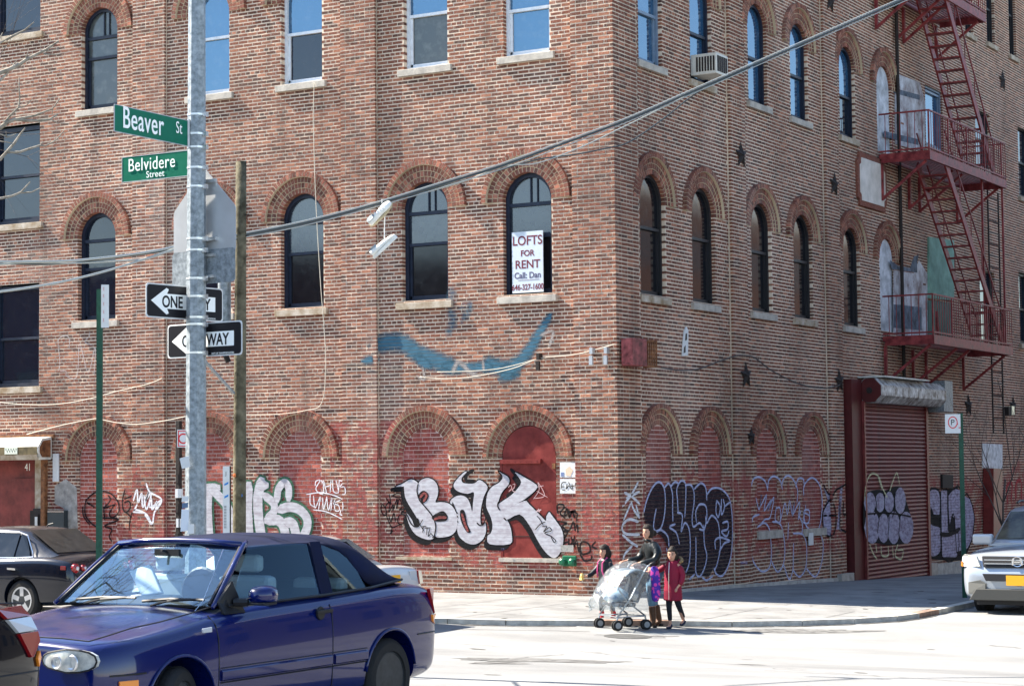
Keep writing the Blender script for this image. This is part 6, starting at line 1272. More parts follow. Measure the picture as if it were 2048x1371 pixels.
for s in (1, -1):
    R = lambda p: [(x, y*s, z) for x, y, z in p]
    b = MB(); O = []; xz = lambda y: 2.065-.06*max(0,(y-.45)/.2)**1.5-(.16 if y > .74 else .0)
    for k in range(16):
        a = 2*PI*k/16; y = .53+.195*abs(math.cos(a))**.75*(1 if math.cos(a) > 0 else -1); z = .685+.072*abs(math.sin(a))**.8*(1 if math.sin(a) > 0 else -1)*(1.0 if y > .45 else .85)
        x = 2.0-.07*max(0, (y-.5)/.23)**2; O.append((x, y, z))
    v = [(x-.03, y*s, z) for x, y, z in O]+[(x+.006, y*s, z) for x, y, z in O]+[(2.02, .53*s, .685)]; b.v = v
    b.f = [(k, (k+1)%16, 16+(k+1)%16, 16+k) for k in range(16)]+[(16+k, 16+(k+1)%16, 32) for k in range(16)]; b.t = [.5]*32; b.m = [0]*32
    hl = b.build('headlight', M_LENS, cb, smooth='auto', local=True)
    for yy, r_ in ((.46,.045),(.58,.050)): b = MB(); b.lathe([(r_, 2.018-(yy-.42)*.10), (r_*.9, 2.024-(yy-.42)*.10), (r_*.55, 2.016-(yy-.42)*.10), (.001, 2.020-(yy-.42)*.10)], axis='x', n=20, c=(0, yy*s, .675)); b.build('reflector', M_ALLOY, hl, smooth='auto', local=True)
    b = MB(); b.tube([(x+.004, y*s, z) for x, y, z in O+[O[0]]], .007, 5); b.build('lamp_seal', M_TRIM, hl, local=True)
    lp(cb, 'front_indicator', M_AMB, R([(1.80,.79,.50),(1.66,.825,.50),(1.66,.825,.55),(1.80,.79,.55)]), .010, (.3,s,0))
    lp(cb, 'tail_light', M_TAIL, R([(-1.80,.812,.94),(-1.90,.79,.94),(-2.0,.70,.86),(-2.02,.68,.74),(-1.93,.78,.74),(-1.87,.80,.82)]), .014, (-.4,s,.1)); lp(cb, 'rear_indicator', M_AMB, R([(-1.86,.808,.735),(-1.93,.785,.735),(-2.02,.685,.735),(-2.02,.69,.69),(-1.92,.79,.66),(-1.87,.805,.68)]), .012, (-.4,s,.0))
seam(cb, [(x, Y(x, .60)-.002, .60) for x in (-1.62,-1.75,-1.85,-1.92)], .006); seam(cb, [(x, Y(x, .585)-.0, .585) for x in (1.58,1.65,1.75,1.85)], .006)
for s in (-.35,.25): b = MB(); b.tube([(.86,s,.955),(.80,s+.1,.985),(.775,s+.32,1.0)], .008, 5); b.tube([(.80,s-.12,.98),(.77,s+.1,.998),(.775,s+.40,.998)], .010, 5); b.build('wiper', M_TRIM, cb, local=True)
b = MB(); b.tube([(.86,.64,.93),(.80,.66,.99),(.50,.60,1.33)], .003, 5); b.build('aerial', M_CHROME, cb, local=True)
for x, sgn, stq in ((1.2375,1,.30),(-1.2375,1,0),(1.2375,-1,.30),(-1.2375,-1,0)): wheel(cb, x, sgn*.835, .297, .19, M_STW, stq, 'steel')
for x, o0, o1 in ((1.2375,0,0),(-1.2375,0,0)):
    b = MB(); b.tube([(x+.352*math.cos(PI*k/18), Y(x+.352*math.cos(PI*k/18), .315+.352*math.sin(PI*k/18))+.003, .315+.352*math.sin(PI*k/18)) for k in range(1, 18)], .012, 6); b.build('arch_lip', M_CARB if x > 0 else M_CARB, cb, smooth=True, local=True)
# ---- generic closed car
def saloon(name, label, loc, rz, paint, st, arches, gh, r, wmat, wb, track, style='alloy', splits=None, cat='car', roofx=None):
    """gh: greenhouse stations (x, ztop, y_rail, z_rail, y_belt, z_belt)"""
    t = thing(name, label, cat, loc, rz); me = loftbody(st, 'body', paint, t, [(wb/2, r+.01, r+.045, track-.26, 1.2), (-wb/2, r+.01, r+.045, track-.26, 1.2)]); splitbody(me, splits or [], paint, t)
    v = []; n = 11
    for x, zt, yr, zr, yb, zb in gh:
        s_ = [(0, zt), (yr*.55, zt-.008), (yr*.88, zt*.7+zr*.3), (yr, zr), ((yr+yb)/2+.006, (zr+zb)/2), (yb, zb)]; v += [(x, -y, z) for y, z in s_[::-1]]+[(x, y, z) for y, z in s_[1:]]
    f = [(i*n+k, i*n+k+1, (i+1)*n+k+1, (i+1)*n+k) for i in range(len(gh)-1) for k in range(n-1)]+[tuple(range(n))[::-1], tuple((len(gh)-1)*n+k for k in range(n))]
    b = MB(); b.v = v; b.f = f; b.t = [.5]*len(f); b.m = [0]*len(f); b.build('roof', paint, t, smooth='auto', local=True)
    for x in (wb/2, -wb/2):
        for s in (1, -1): wheel(t, x, s*track, r, .20, wmat, 0, style)
    return t
def side_glass(t, pts, m, s=1, name='side_window', chrome=None):
    q = [(x, y*s, z) for x, y, z in pts]; o = lp(t, name, m, q, .006, (0, s, .35), bev=0)
    if chrome: b = MB(); b.tube(q+[q[0]], .010, 5); b.build('window_trim', chrome, t, local=True)
def hs(w, zb, zs, zt, **k): return half(w, zb, zs, zt, **k)
# black saloon at the far left kerb
JS = [(2.22,hs(.60,.30,.55,.58)),(2.12,hs(.78,.22,.66,.70)),(1.9,hs(.85,.19,.74,.80)),(1.3,hs(.885,.19,.84,.92)),(.75,hs(.89,.19,.90,.99)),(0,hs(.89,.19,.93,.96)),(-.8,hs(.89,.19,.96,.98)),(-1.4,hs(.885,.2,.985,1.01)),(-1.85,hs(.86,.22,.98,1.03)),(-2.1,hs(.82,.24,.93,1.02)),(-2.2,hs(.78,.26,.88,.98)),(-2.26,hs(.70,.32,.72,.76)),(-2.28,hs(.62,.36,.60,.62))]
JG = [(.95,.99,.60,.97,.70,.95),(.25,1.38,.57,1.33,.72,.95),(0,1.44,.585,1.375,.745,.95),(-.5,1.46,.59,1.39,.75,.96),(-.9,1.44,.585,1.37,.75,.965),(-1.15,1.40,.57,1.33,.745,.97),(-1.55,1.17,.56,1.12,.72,.98),(-1.80,1.03,.58,1.01,.70,.99)]
jt = saloon('black_saloon', 'dark grey saloon with round red tail lamps parked at the left kerb below the entrance', (-7.96, -6.74, -.10), PI, M_CARK2, JS, None, JG, .315, M_ALLOY, 2.58, .87)
for s in (1, -1):
    side_glass(jt, [(.18,.735,.965),(-.52,.755,.975),(-.52,.602,1.37),(-.02,.598,1.36),(.10,.62,1.30)], CG_DARK, s); side_glass(jt, [(-.57,.756,.975),(-1.02,.757,.985),(-1.02,.600,1.355),(-.57,.603,1.372)], CG_DARK, s); side_glass(jt, [(-1.06,.757,.985),(-1.36,.742,1.0),(-1.30,.70,1.10),(-1.16,.612,1.30),(-1.06,.604,1.345)], CG_DARK, s, 'quarter_window')
    b = MB(); b.tube([(x, y*s, z) for x, y, z in [(.25,.74,.96),(-.5,.765,.965),(-1.1,.77,.975),(-1.44,.755,.99),(-1.41,.735,1.06),(-1.2,.628,1.325),(-1.0,.61,1.375),(-.5,.61,1.39),(0,.61,1.375)]], .012, 6); b.build('chrome_window_trim', M_CHROME, jt, local=True)
    for zz, rr_, yy, xx in ((.82,.075,.66,-2.235),(.82,.052,.50,-2.25)):
        b = MB(); b.lathe([(.001,-.04),(rr_*.5,-.035),(rr_,-.01),(rr_,.03)], axis='x', n=20, c=(xx, yy*s, zz)); b.build('tail_light', M_TAIL, jt, smooth='auto', local=True); b = MB(); b.lathe([(.001,-.05),(rr_*.4,-.045),(rr_*.42,-.02)], axis='x', n=14, c=(xx, yy*s, zz)); b.build('reverse_lamp', M_CLR, jt, local=True)
    lp(jt, 'side_reflector', M_TAIL, [(-2.08,.832*s,.86),(-2.16,.812*s,.86),(-2.16,.812*s,.80),(-2.08,.832*s,.80)], .01, (0,s,0)); b = MB(); b.bar((-1.20,.90*s,.80),(-1.03,.90*s,.81),.03,.03); b.build('door_handle', M_CHROME, jt, local=True)
patch('rear_window', [(-1.17,-.53,1.395),(-1.17,.53,1.395),(-1.76,.56,1.045),(-1.76,-.56,1.045)], mat('dusty rear glass', (.035,.033,.03), .35, coat=.4, noise=.3, nscale=9), jt, bdir=(-1,0,1), off=.012)
for x in (-.55, .55): seam(jt, [(x, ysurf(JS, x, z)-.001, z) for z in (.25,.4,.55,.7,.85,.93)], .004)
seam(jt, [(-2.19,.72*s_,.93-abs(s_)*.0) for s_ in (-1,-.5,0,.5,1)], .004); b = MB(); b.tube([(-1.02,0,1.445),(-1.06,0,1.48),(-1.16,0,1.50)], .012, 6); b.build('roof_aerial', M_TRIM, jt, local=True)
text('2.0T', .06, lambda u, w, z: (-2.275-w, -u, z), -.62, .70, .0, M_CHROME, jt)
# pale saloon behind the convertible
WG = [(.95,.97,.60,.95,.70,.93),(.30,1.34,.57,1.29,.70,.93),(0,1.42,.58,1.36,.72,.93),(-.5,1.43,.585,1.37,.73,.94),(-.85,1.41,.58,1.35,.73,.945),(-1.05,1.36,.57,1.30,.72,.95),(-1.60,1.04,.57,1.02,.70,.97)]
WS_ = [(2.25,hs(.62,.30,.52,.55)),(2.12,hs(.78,.22,.64,.68)),(1.3,hs(.86,.2,.80,.88)),(.75,hs(.865,.2,.87,.95)),(-.8,hs(.865,.2,.93,.95)),(-1.5,hs(.86,.2,.955,.985)),(-1.95,hs(.83,.22,.96,1.01)),(-2.15,hs(.81,.24,.94,1.0)),(-2.22,hs(.79,.26,.90,.955)),(-2.30,hs(.76,.30,.60,.62))]
ws = saloon('white_saloon', 'off white older saloon parked by the graffiti wall behind the convertible', (-2.55, -6.62, -.195), PI, M_CARW, WS_, None, WG, .31, M_ALLOY, 2.6, .85)
for s in (1, -1):
    side_glass(ws, [(.2,.72,.95),(-.5,.735,.955),(-.5,.60,1.35),(.05,.59,1.33)], CG_DARK, s); side_glass(ws, [(-.55,.736,.955),(-1.15,.73,.97),(-1.0,.60,1.29),(-.55,.60,1.35)], CG_DARK, s)
    lp(ws, 'tail_light', M_TAIL, [(-2.24,.80*s,.70),(-2.27,.66*s,.70),(-2.24,.66*s,.90),(-2.21,.79*s,.90)], .02, (-1,.2*s,0)); lp(ws, 'reverse_lamp', M_CLR, [(-2.245,.64*s,.72),(-2.245,.46*s,.72),(-2.225,.46*s,.90),(-2.225,.64*s,.90)], .02, (-1,0,0))
patch('rear_window', [(-1.08,-.53,1.355),(-1.08,.53,1.355),(-1.57,.55,1.075),(-1.57,-.55,1.075)], mat('grey rear glass', (.05,.06,.07), .12, coat=.6), ws, bdir=(-1,0,1), off=.012)
lp(ws, 'licence_plate', M_PLATE, [(-2.275,.16,.70),(-2.275,-.16,.70),(-2.265,-.16,.86),(-2.265,.16,.86)], .006, (-1,0,0), bev=0); text('GKP 4127', .075, lambda u, w, z: (-2.282-w, -u, z), .0, .745, .0, mat('plate navy', (.02,.03,.12), .5), ws, sx=.8, align='CENTER')
lp(ws, 'bumper_strip', M_TRIM, [(-2.31,.70,.50),(-2.31,-.70,.50),(-2.31,-.70,.56),(-2.31,.70,.56)], .008, (-1,0,0))
# silver sport utility at the right
PS = [(2.30,hs(.72,.36,.60,.64)),(2.24,hs(.88,.28,.78,.84)),(2.10,hs(.955,.26,.96,1.01)),(1.8,hs(.975,.26,1.03,1.09)),(1.35,hs(.98,.26,1.06,1.14)),(.95,hs(.98,.26,1.08,1.17)),(0,hs(.98,.26,1.10,1.14)),(-1.3,hs(.98,.26,1.12,1.15)),(-2.2,hs(.96,.28,1.12,1.15)),(-2.35,hs(.90,.34,1.05,1.08))]
PG = [(1.15,1.16,.72,1.14,.82,1.10),(.50,1.66,.66,1.60,.84,1.12),(.30,1.73,.68,1.66,.85,1.12),(-.5,1.78,.69,1.70,.86,1.13),(-1.8,1.77,.68,1.69,.86,1.13),(-2.28,1.60,.66,1.52,.84,1.14),(-2.34,1.2,.7,1.16,.82,1.12)]
pv = saloon('silver_suv', 'silver sport utility vehicle with orange licence plate parked facing the camera at the right edge', (6.86, 2.80, -.245), -PI/2, M_CARS, PS, None, PG, .355, M_ALLOY, 2.70, .93)
patch('windscreen', [(1.06,-.70,1.185),(1.06,.70,1.185),(.54,.60,1.625),(.54,-.60,1.625)], mat('suv windscreen', (.02,.024,.022), .06, ior=1.6, noise=.4, nscale=2.5, col2=(.10,.10,.075)), pv, bdir=(1,0,1), off=.035, bulge=.03)
for s in (1, -1):
    side_glass(pv, [(.62,.842,1.15),(-.3,.862,1.16),(-.3,.712,1.66),(.28,.705,1.64)], CG_DARK, s); side_glass(pv, [(-.36,.862,1.16),(-1.25,.865,1.16),(-1.25,.712,1.66),(-.36,.712,1.66)], CG_DARK, s)
    R = lambda p: [(x, y*s, z) for x, y, z in p]
    lp(pv, 'headlight', M_LENS, R([(2.24,.60,.80),(2.17,.90,.80),(2.07,.965,.82),(2.02,.965,.96),(2.10,.90,1.0),(2.20,.68,.97)]), .025, (1,.35*s,.2), bev=.01); lp(pv, 'front_indicator', M_AMB, R([(2.16,.915,.80),(2.08,.965,.81),(2.05,.968,.88),(2.13,.93,.88)]), .03, (1,.5*s,.1))
    b = MB(); b.box((.62,.98*s-.11 if s > 0 else -1.22,1.10),(.75,.98*s+.24 if s > 0 else -.87,1.28)); m_ = b.build('door_mirror', M_CARW, pv, local=True, bevel=.04)
    lp(pv, 'fog_lamp_housing', mat('grey plastic', (.12,.12,.11), .7), R([(2.325,.52,.36),(2.29,.80,.38),(2.28,.80,.56),(2.325,.60,.60),(2.33,.50,.54)]), .018, (1,.2*s,0))
    b = MB(); b.tube([(.1,.62*s,1.79),(-.2,.66*s,1.82),(-1.6,.66*s,1.82),(-1.9,.63*s,1.78)], .02, 6); b.build('roof_rail', M_TRIM, pv, local=True)
lp(pv, 'grille', M_TRIM, [(2.255,.56,.80),(2.20,.60,.975),(2.20,-.60,.975),(2.255,-.56,.80)], .03, (1,0,.2), bev=.015)
for z in (.86,.92): b = MB(); b.bar((2.28,-.54,z),(2.28,.54,z),.014,.014); b.build('grille_bar', M_ALLOY, pv, local=True)
b = MB(); q = 2.285; z0 = .82
for y0, z1_, y1, z2_ in ((-.075,z0+.02,-.055,z0+.13),(.075,z0+.02,.055,z0+.13),(-.05,z0+.07,.05,z0+.07)): b.bar((q,y0,z1_),(q,y1,z2_),.028,.024)
N = 20; b.tube([(q, .085*math.cos(2*PI*k/N), z0+.075+.075*math.sin(2*PI*k/N)) for k in range(N+1)], .008, 5); b.build('emblem', M_CHROME, pv, local=True)
lp(pv, 'lower_intake', M_TRIM, [(2.335,.50,.585),(2.32,.56,.70),(2.32,-.56,.70),(2.335,-.50,.585)], .015, (1,0,0)); lp(pv, 'lower_bumper', mat('dark grey plastic', (.06,.06,.055), .7), [(2.335,.78,.28),(2.34,.66,.46),(2.34,-.66,.46),(2.335,-.78,.28)], .02, (1,0,0), bev=.01)
lp(pv, 'licence_plate', M_PLATE, [(2.36,.165,.52),(2.36,-.165,.52),(2.36,-.165,.68),(2.36,.165,.68)], .006, (1,0,0), bev=0); text('EPW-4536', .075, lambda u, w, z: (2.368+w, u, z), .0, .57, .0, mat('plate ink', (.02,.03,.12), .5), pv, sx=.85, align='CENTER')
b = MB(); b.box((1.9,-.7,.2),(2.2,.7,.36)); b.build('undertray', M_TRIM, pv, local=True)
# dark car nosing in at the lower left: only its tail quarter shows
KS = [(x, [(y, z) for y, z in p]) for x, p in JS]
bc = saloon('black_car', 'glossy black saloon at the lower left corner with triangular red and clear tail lamp', (7.68, -25.60, .50), -PI/2, M_CARK, JS, None, JG, .32, M_ALLOY, 2.62, .87)
for s in (1, -1):
    side_glass(bc, [(-.57,.756,.975),(-1.02,.757,.985),(-1.02,.600,1.355),(-.57,.603,1.372)], CG_DARK, s)
    P3 = lambda A: [(x, (ysurf(JS, x, z)+.004)*s, z) for x, z in A]
    R_all = [((-1.80,.955),(-2.10,.955),(-2.13,.90),(-1.86,.90)), ((-1.865,.895),(-2.132,.895),(-2.15,.82),(-1.95,.82)), ((-1.955,.815),(-2.152,.815),(-2.165,.76),(-2.08,.68),(-2.06,.68))]
    for A, m_, nm in zip(R_all, (M_TAIL, M_CLR, M_TAIL), ('tail_light', 'reverse_lamp', 'tail_light')): lp(bc, nm, m_, P3(A), .012, (-.25, s, .15), bev=.003)
    lp(bc, 'side_marker', M_AMB, P3([(-2.13,.67),(-2.165,.71),(-2.18,.67),(-2.15,.62)]), .010, (-.2, s, 0))
patch('rear_window', [(-1.17,-.53,1.395),(-1.17,.53,1.395),(-1.76,.56,1.045),(-1.76,-.56,1.045)], CG_DARK, bc, bdir=(-1,0,1), off=.012)
seam(bc, [(-1.78,.80,.985),(-2.0,.77,.975),(-2.14,.70,.965)], .006); seam(bc, [(x, ysurf(JS, x, .60)+.0, .60) for x in (-1.72,-1.9,-2.05,-2.15)], .005)
# ================================================================ PEOPLE AND STROLLER
def skin(name, J, E, m, parent, sub=2, root=0, label=None):
    """one continuous surface grown over a joint skeleton: J = [(x,y,z,r) or (x,y,z,rx,ry)]"""
    me = bpy.data.meshes.new(name); me.from_pydata([j[:3] for j in J], E, []); o = bpy.data.objects.new(name, me); COL.objects.link(o); me.materials.append(m)
    md = o.modifiers.new('skin', 'SKIN'); md.use_smooth_shade = True; md.branch_smoothing = .4
    if not me.skin_vertices: 
        bpy.context.view_layer.objects.active = o; bpy.ops.object.modifier_add(type='SKIN'); o.modifiers.remove(o.modifiers[-1])
    for i, j in enumerate(J): sv = me.skin_vertices[0].data[i]; sv.radius = (j[3], j[4] if len(j) > 4 else j[3]); sv.use_root = (i == root)
    s = o.modifiers.new('sub', 'SUBSURF'); s.levels = s.render_levels = sub
    dg = bpy.context.evaluated_depsgraph_get(); out = bpy.data.meshes.new_from_object(o.evaluated_get(dg)); bpy.data.objects.remove(o)
    for p in out.polygons: p.use_smooth = True
    o = bpy.data.objects.new(name, out); COL.objects.link(o); o.parent = parent
    if label: o['label'] = label
    return o
def hand(J, E, wrist, d, up, s, side):     # palm, four fingers of unequal length and a thumb, curled round a bar
    d = Vector(d).normalized(); up = Vector(up).normalized(); lat = d.cross(up).normalized(); w = len(J); W = Vector(J[wrist][:3]); P = W+d*.045*s; J.append((*P, .026*s, .016*s)); E.append((wrist, w)); c = w
    for k, L in ((-1.5,.050), (-.5,.062), (.5,.066), (1.5,.058)):
        a = P+d*.035*s+lat*k*.016*s; b_ = a+(d*.6-up*.6)*L*.55*s; e = b_+(-up*.8-d*.35)*L*.5*s; n = len(J); J += [(*a, .0085*s), (*b_, .008*s), (*e, .006*s)]; E += [(c, n), (n, n+1), (n+1, n+2)]
    a = P-lat*.022*s*side-up*.008*s-d*.01*s; b_ = a+(d*.5-lat*.5*side-up*.6)*.03*s; n = len(J); J += [(*a, .011*s), (*b_, .008*s)]; E += [(c, n), (n, n+1)]
def head(t, c, s, skinm, hairm, fwd=0, hair='bun', tilt=0):
    """skull, jaw, nose, ears, eyes, mouth and hair; faces local +x turned by fwd"""
    M = Matrix.Translation(Vector(c))@Matrix.Rotation(fwd, 4, 'Z')@Matrix.Rotation(tilt, 4, 'Y')
    def ell(b, cc, r, n=16, m=10, cut=None):
        base = len(b.v)
        for i in range(m+1):
            ph = -PI/2+PI*i/m
            for k in range(n): a = 2*PI*k/n; p = Vector((cc[0]+r[0]*math.cos(ph)*math.cos(a), cc[1]+r[1]*math.cos(ph)*math.sin(a), cc[2]+r[2]*math.sin(ph))); b.v.append(tuple(M@(p*s)))
        for i in range(m):
            for k in range(n): b.f.append((base+i*n+k, base+i*n+(k+1)%n, base+(i+1)*n+(k+1)%n, base+(i+1)*n+k)); b.t.append(.5); b.m.append(0)
    b = MB(); n, m = 20, 16; base = 0
    for i in range(m+1):
        ph = -PI/2+PI*i/m
        for k in range(n):
            a = 2*PI*k/n; x, y, z = math.cos(ph)*math.cos(a), math.cos(ph)*math.sin(a), math.sin(ph)
            wy = .070*(1-.25*max(0, -z)**1.2); wx = .088 if x < 0 else .082; px, py, pz = x*wx, y*wy, z*.108
            if z < 0 and x < 0: px *= .75
            if x > .3: 
                px += .016*math.exp(-((z+.12)/.16)**2-(y/.16)**2)*1.3; px -= .010*math.exp(-((z-.10)/.14)**2-((abs(y)-.42)/.18)**2); px += .006*math.exp(-((z+.46)/.10)**2-(y/.3)**2); px += .008*math.exp(-((z+.85)/.2)**2)
            b.v.append(tuple(M@(Vector((px, py, pz))*s)))
    for i in range(m):
        for k in range(n): b.f.append((i*n+k, i*n+(k+1)%n, (i+1)*n+(k+1)%n, (i+1)*n+k)); b.t.append(.5); b.m.append(0)
    h = b.build('head', skinm, t, smooth=True, local=True)
    for sg in (1, -1): b = MB(); ell(b, (.074, .030*sg, .010), (.008, .012, .006), 10, 6); b.build('eye', M_EYE, h, local=True, smooth=True); b = MB(); ell(b, (-.005, .071*sg, -.005), (.018, .008, .028), 10, 6); b.build('ear', skinm, h, local=True, smooth=True); b = MB(); ell(b, (.076, .030*sg, .030), (.006, .017, .004), 8, 4); b.build('eyebrow', hairm, h, local=True, smooth=True)
    b = MB(); ell(b, (.083, 0, -.050), (.006, .022, .006), 10, 6); b.build('mouth', M_LIP, h, local=True, smooth=True)
    # hair: a cap over crown and back, open at the face
    b = MB(); n, m = 26, 14; r = random.Random(int(c[0]*100)+3)
    for i in range(m+1):
        ph = -.75+(PI/2+.75)*i/m
        for k in range(n):
            a = 2*PI*k/n; x, y, z = math.cos(ph)*math.cos(a), math.cos(ph)*math.sin(a), math.sin(ph); g_ = 1+r.uniform(-.05, .06)
            px, py, pz = x*.098*g_, y*.083*g_, z*.120*g_+.004
            if x > .15 and z < (.52 if hair != 'bangs' else .30): px *= .60; py *= .9
            b.v.append(tuple(M@(Vector((px, py, pz))*s)))
    for i in range(m):
        for k in range(n): b.f.append((i*n+k, i*n+(k+1)%n, (i+1)*n+(k+1)%n, (i+1)*n+k)); b.t.append(.5); b.m.append(0)
    if hair == 'bun': ell(b, (-.125, 0, -.01), (.040, .042, .045))
    if hair == 'long': ell(b, (-.07, .03, -.07), (.05, .07, .10)); ell(b, (-.07, -.03, -.07), (.05, .07, .10))
    if hair == 'puff': ell(b, (-.02, 0, .11), (.05, .045, .035)); ell(b, (-.07, .02, -.05), (.05, .075, .09))
    if hair == 'bangs': ell(b, (-.055, 0, -.03), (.06, .085, .09))
    b.build('hair', hairm, t, smooth=True, local=True); return h
M_SKIN = mat('skin', (.46,.25,.17), .55, noise=.06, nscale=20); M_HAIR = mat('black hair', (.016,.011,.009), .75, noise=.3, nscale=60, bump=.3); M_EYE = mat('dark eye', (.01,.008,.008), .2); M_LIP = mat('lip', (.30,.09,.08), .5)
M_LEATH = mat('black leather jacket', (.005,.008,.010), .38, spec=.35, noise=.3, nscale=16, bump=.6, bscale=26); M_JEAN = mat('blue denim', (.07,.16,.27), .85, noise=.35, nscale=9, bump=.2, col2=(.16,.30,.42)); M_BOOT = mat('brown boot leather', (.075,.035,.018), .5, noise=.35, nscale=12)
M_MAG = mat('crimson quilted coat', (.19,.004,.026), .65, noise=.15, nscale=9); M_FUR = mat('tan fur trim', (.28,.19,.09), .95, bump=1, bscale=160, noise=.4, nscale=40); M_LEG = mat('dark leggings', (.008,.010,.016), .8); M_PUFF = mat('black quilted jacket', (.006,.010,.015), .5, noise=.2, nscale=10)
M_PINK = mat('pink strap', (.50,.06,.20), .6); M_REDB = mat('red boots', (.50,.012,.02), .5)
off = Vector((.17, -.30, 0))
def ground(px, py):
    d = ray(px, py); z = 0
    for _ in range(40): t = (z-CP.z)/d.z; x, y = CP.x+t*d.x, CP.y+t*d.y; z = gz(x, y)
    return Vector((x, y, z))
def yaw(a_rt, a_fw): v = _rt*a_rt+Vector((_fw.x, _fw.y, 0)).normalized()*a_fw; return math.atan2(v.y, v.x)
# woman
p = ground(1304, 1253); wz = .99; WO = thing('person', 'woman in black leather jacket, jeans and brown boots pushing the covered stroller', 'person', p, yaw(-.93, -.36))
# local: +x forward (towards picture left), +y her left (towards the camera... right-hand rule), z up
HJ = []; HE = []
def add(J, E, pts, start=None):
    i0 = len(J); J += pts
    if start is not None: E.append((start, i0))
    for k in range(len(pts)-1): E.append((i0+k, i0+k+1))
    return len(J)-1
J = [(-.05,0,.84,.105,.085)]; E = []
ch = add(J, E, [(-.04,0,.97,.092,.075),(-.01,0,1.12,.118,.085),(.01,0,1.22,.105,.07),(.02,0,1.30,.045),(.03,0,1.38,.042)], 0)
for s, (ex, ez, hx, hz, hy) in ((1, (.06,.99,.34,.955,.16)), (-1, (.10,1.0,.36,.975,-.24))):
    w_ = add(J, E, [(.0,.165*s,1.20,.052),(ex-.08,.225*s,1.09,.042),(ex,.235*s,ez,.038),((ex+hx)/2,(.235*s+hy)/2,(ez+hz)/2,.032),(hx-.05,hy,hz,.024)], 3); hand(J, E, w_, (1,0,-.1), (0,0,1), 1.0, s)
for s, kx, ax in ((1,.05,.02),(-1,-.05,-.17)): add(J, E, [(-.04,.085*s,.76,.085),(kx*.6,.09*s,.60,.070),(kx,.09*s,.43,.054),((kx+ax)/2,.09*s,.27,.050),(ax,.09*s,.09,.036),(ax+.03,.09*s,.04,.036),(ax+.13,.095*s,.03,.030)], 0)
skin('body', J, E, M_SKIN, WO, 1)
J = [(-.045,0,.88,.135,.105)]; E = []; add(J, E, [(-.035,0,.99,.128,.115),(-.01,0,1.12,.165,.13),(.0,0,1.215,.150,.11),(.01,0,1.275,.085,.075)], 0)
for s, (ex, ez, hx, hz, hy) in ((1, (.06,.99,.34,.955,.16)), (-1, (.10,1.0,.36,.975,-.24))): add(J, E, [(.0,.175*s,1.20,.080),(ex-.08,.235*s,1.09,.072),(ex,.24*s,ez,.064),((ex+hx)/2,(.235*s+hy)/2,(ez+hz)/2,.048),(hx-.07,hy,hz,.038)], 3)
jk = skin('jacket', J, E, M_LEATH, WO, 2)
b = MB(); b.tube([(.10,0,1.24),(.13,0,1.12),(.085,.0,.95),(.08,0,.86)], .006, 5); b.build('zip', M_IRON, jk, local=True); b = MB(); b.tube([(.05+.045*math.cos(a), .062*math.sin(a), 1.285+.012*math.cos(a)) for a in [2*PI*k/12 for k in range(13)]], .018, 6); b.build('collar', M_LEATH, jk, local=True, smooth=True)
J = [(-.05,0,.86,.125,.10)]; E = []
for s, kx, ax in ((1,.05,.02),(-1,-.05,-.17)): add(J, E, [(-.045,.085*s,.75,.100),(kx*.6,.09*s,.60,.082),(kx,.09*s,.43,.066),((kx+ax)/2,.09*s,.30,.058)], 0)
skin('jeans', J, E, M_JEAN, WO, 2)
for s, kx, ax in ((1,.05,.02),(-1,-.05,-.17)):
    J = [((kx+ax)/2,.09*s,.335,.062)]; E = []; add(J, E, [(ax*.7+kx*.3,.09*s,.20,.054),(ax,.09*s,.08,.046),(ax+.05,.09*s,.040,.040,.034),(ax+.155,.095*s,.028,.030,.026)], 0); o = skin('boot', J, E, M_BOOT, WO, 2)
    b = MB(); b.box((ax-.045,.09*s-.03,.0),(ax+.0,.09*s+.03,.035)); b.build('heel', M_IRON, o, local=True)
head(WO, (.045,0,1.405), 1.03, M_SKIN, M_HAIR, .35, 'bun')
# girl in the crimson coat
p = ground(1347, 1257); GI = thing('person', 'girl in long crimson padded coat with fur hood holding on to the stroller', 'person', p, yaw(-.55, -.83)); k_ = .76
S = lambda L: [tuple(c*k_ for c in q) for q in L]
J = S([(0,0,.84,.10,.08)]); E = []; add(J, E, S([(0,0,1.0,.09,.07),(0,0,1.17,.10,.075),(0,0,1.27,.085,.06),(0,0,1.34,.045),(0,0,1.40,.04)]), 0)
w_ = add(J, E, S([(0,-.14,1.24,.042),(.02,-.26,1.15,.038),(.05,-.42,1.10,.032),(.08,-.54,1.10,.024)]), 3); hand(J, E, w_, (.2,-1,.0), (0,0,1), .8, 1)
w_ = add(J, E, S([(0,.14,1.24,.042),(-.02,.20,1.06,.038),(.03,.20,.90,.032),(.08,.17,.84,.024)]), 3); hand(J, E, w_, (.6,-.2,-.6), (0,0,1), .8, -1)
for s, kx, ax, az, ay in ((-1,.04,.02,.06,-.06),(1,-.04,-.20,.12,.12)): add(J, E, S([(0,.08*s,.76,.075),(kx,.5*(.085*s+ay),.45,.052),(ax,ay,az+.03,.034),(ax+.12,ay,az-.02 if az > .1 else .03,.03)]), 0)
skin('body', J, E, M_SKIN, GI, 1)
b = MB(); zs = [.56,.60,.655,.71,.765,.82,.875,.93,.985,1.04,1.10,1.16,1.215,1.27,1.31]; n = 24      # quilted rings
prof = []
for i, z in enumerate(zs):
    w0 = .185-.035*max(0, (z-.6))/.7-(.03*max(0, z-1.2)/.1 if z > 1.2 else 0)
    if i: zm = (zs[i-1]+z)/2; prof.append((w0*1.07, zm))
    prof.append((w0*.985, z))
prof = [(.15,.55)]+prof+[(.07,1.335)]
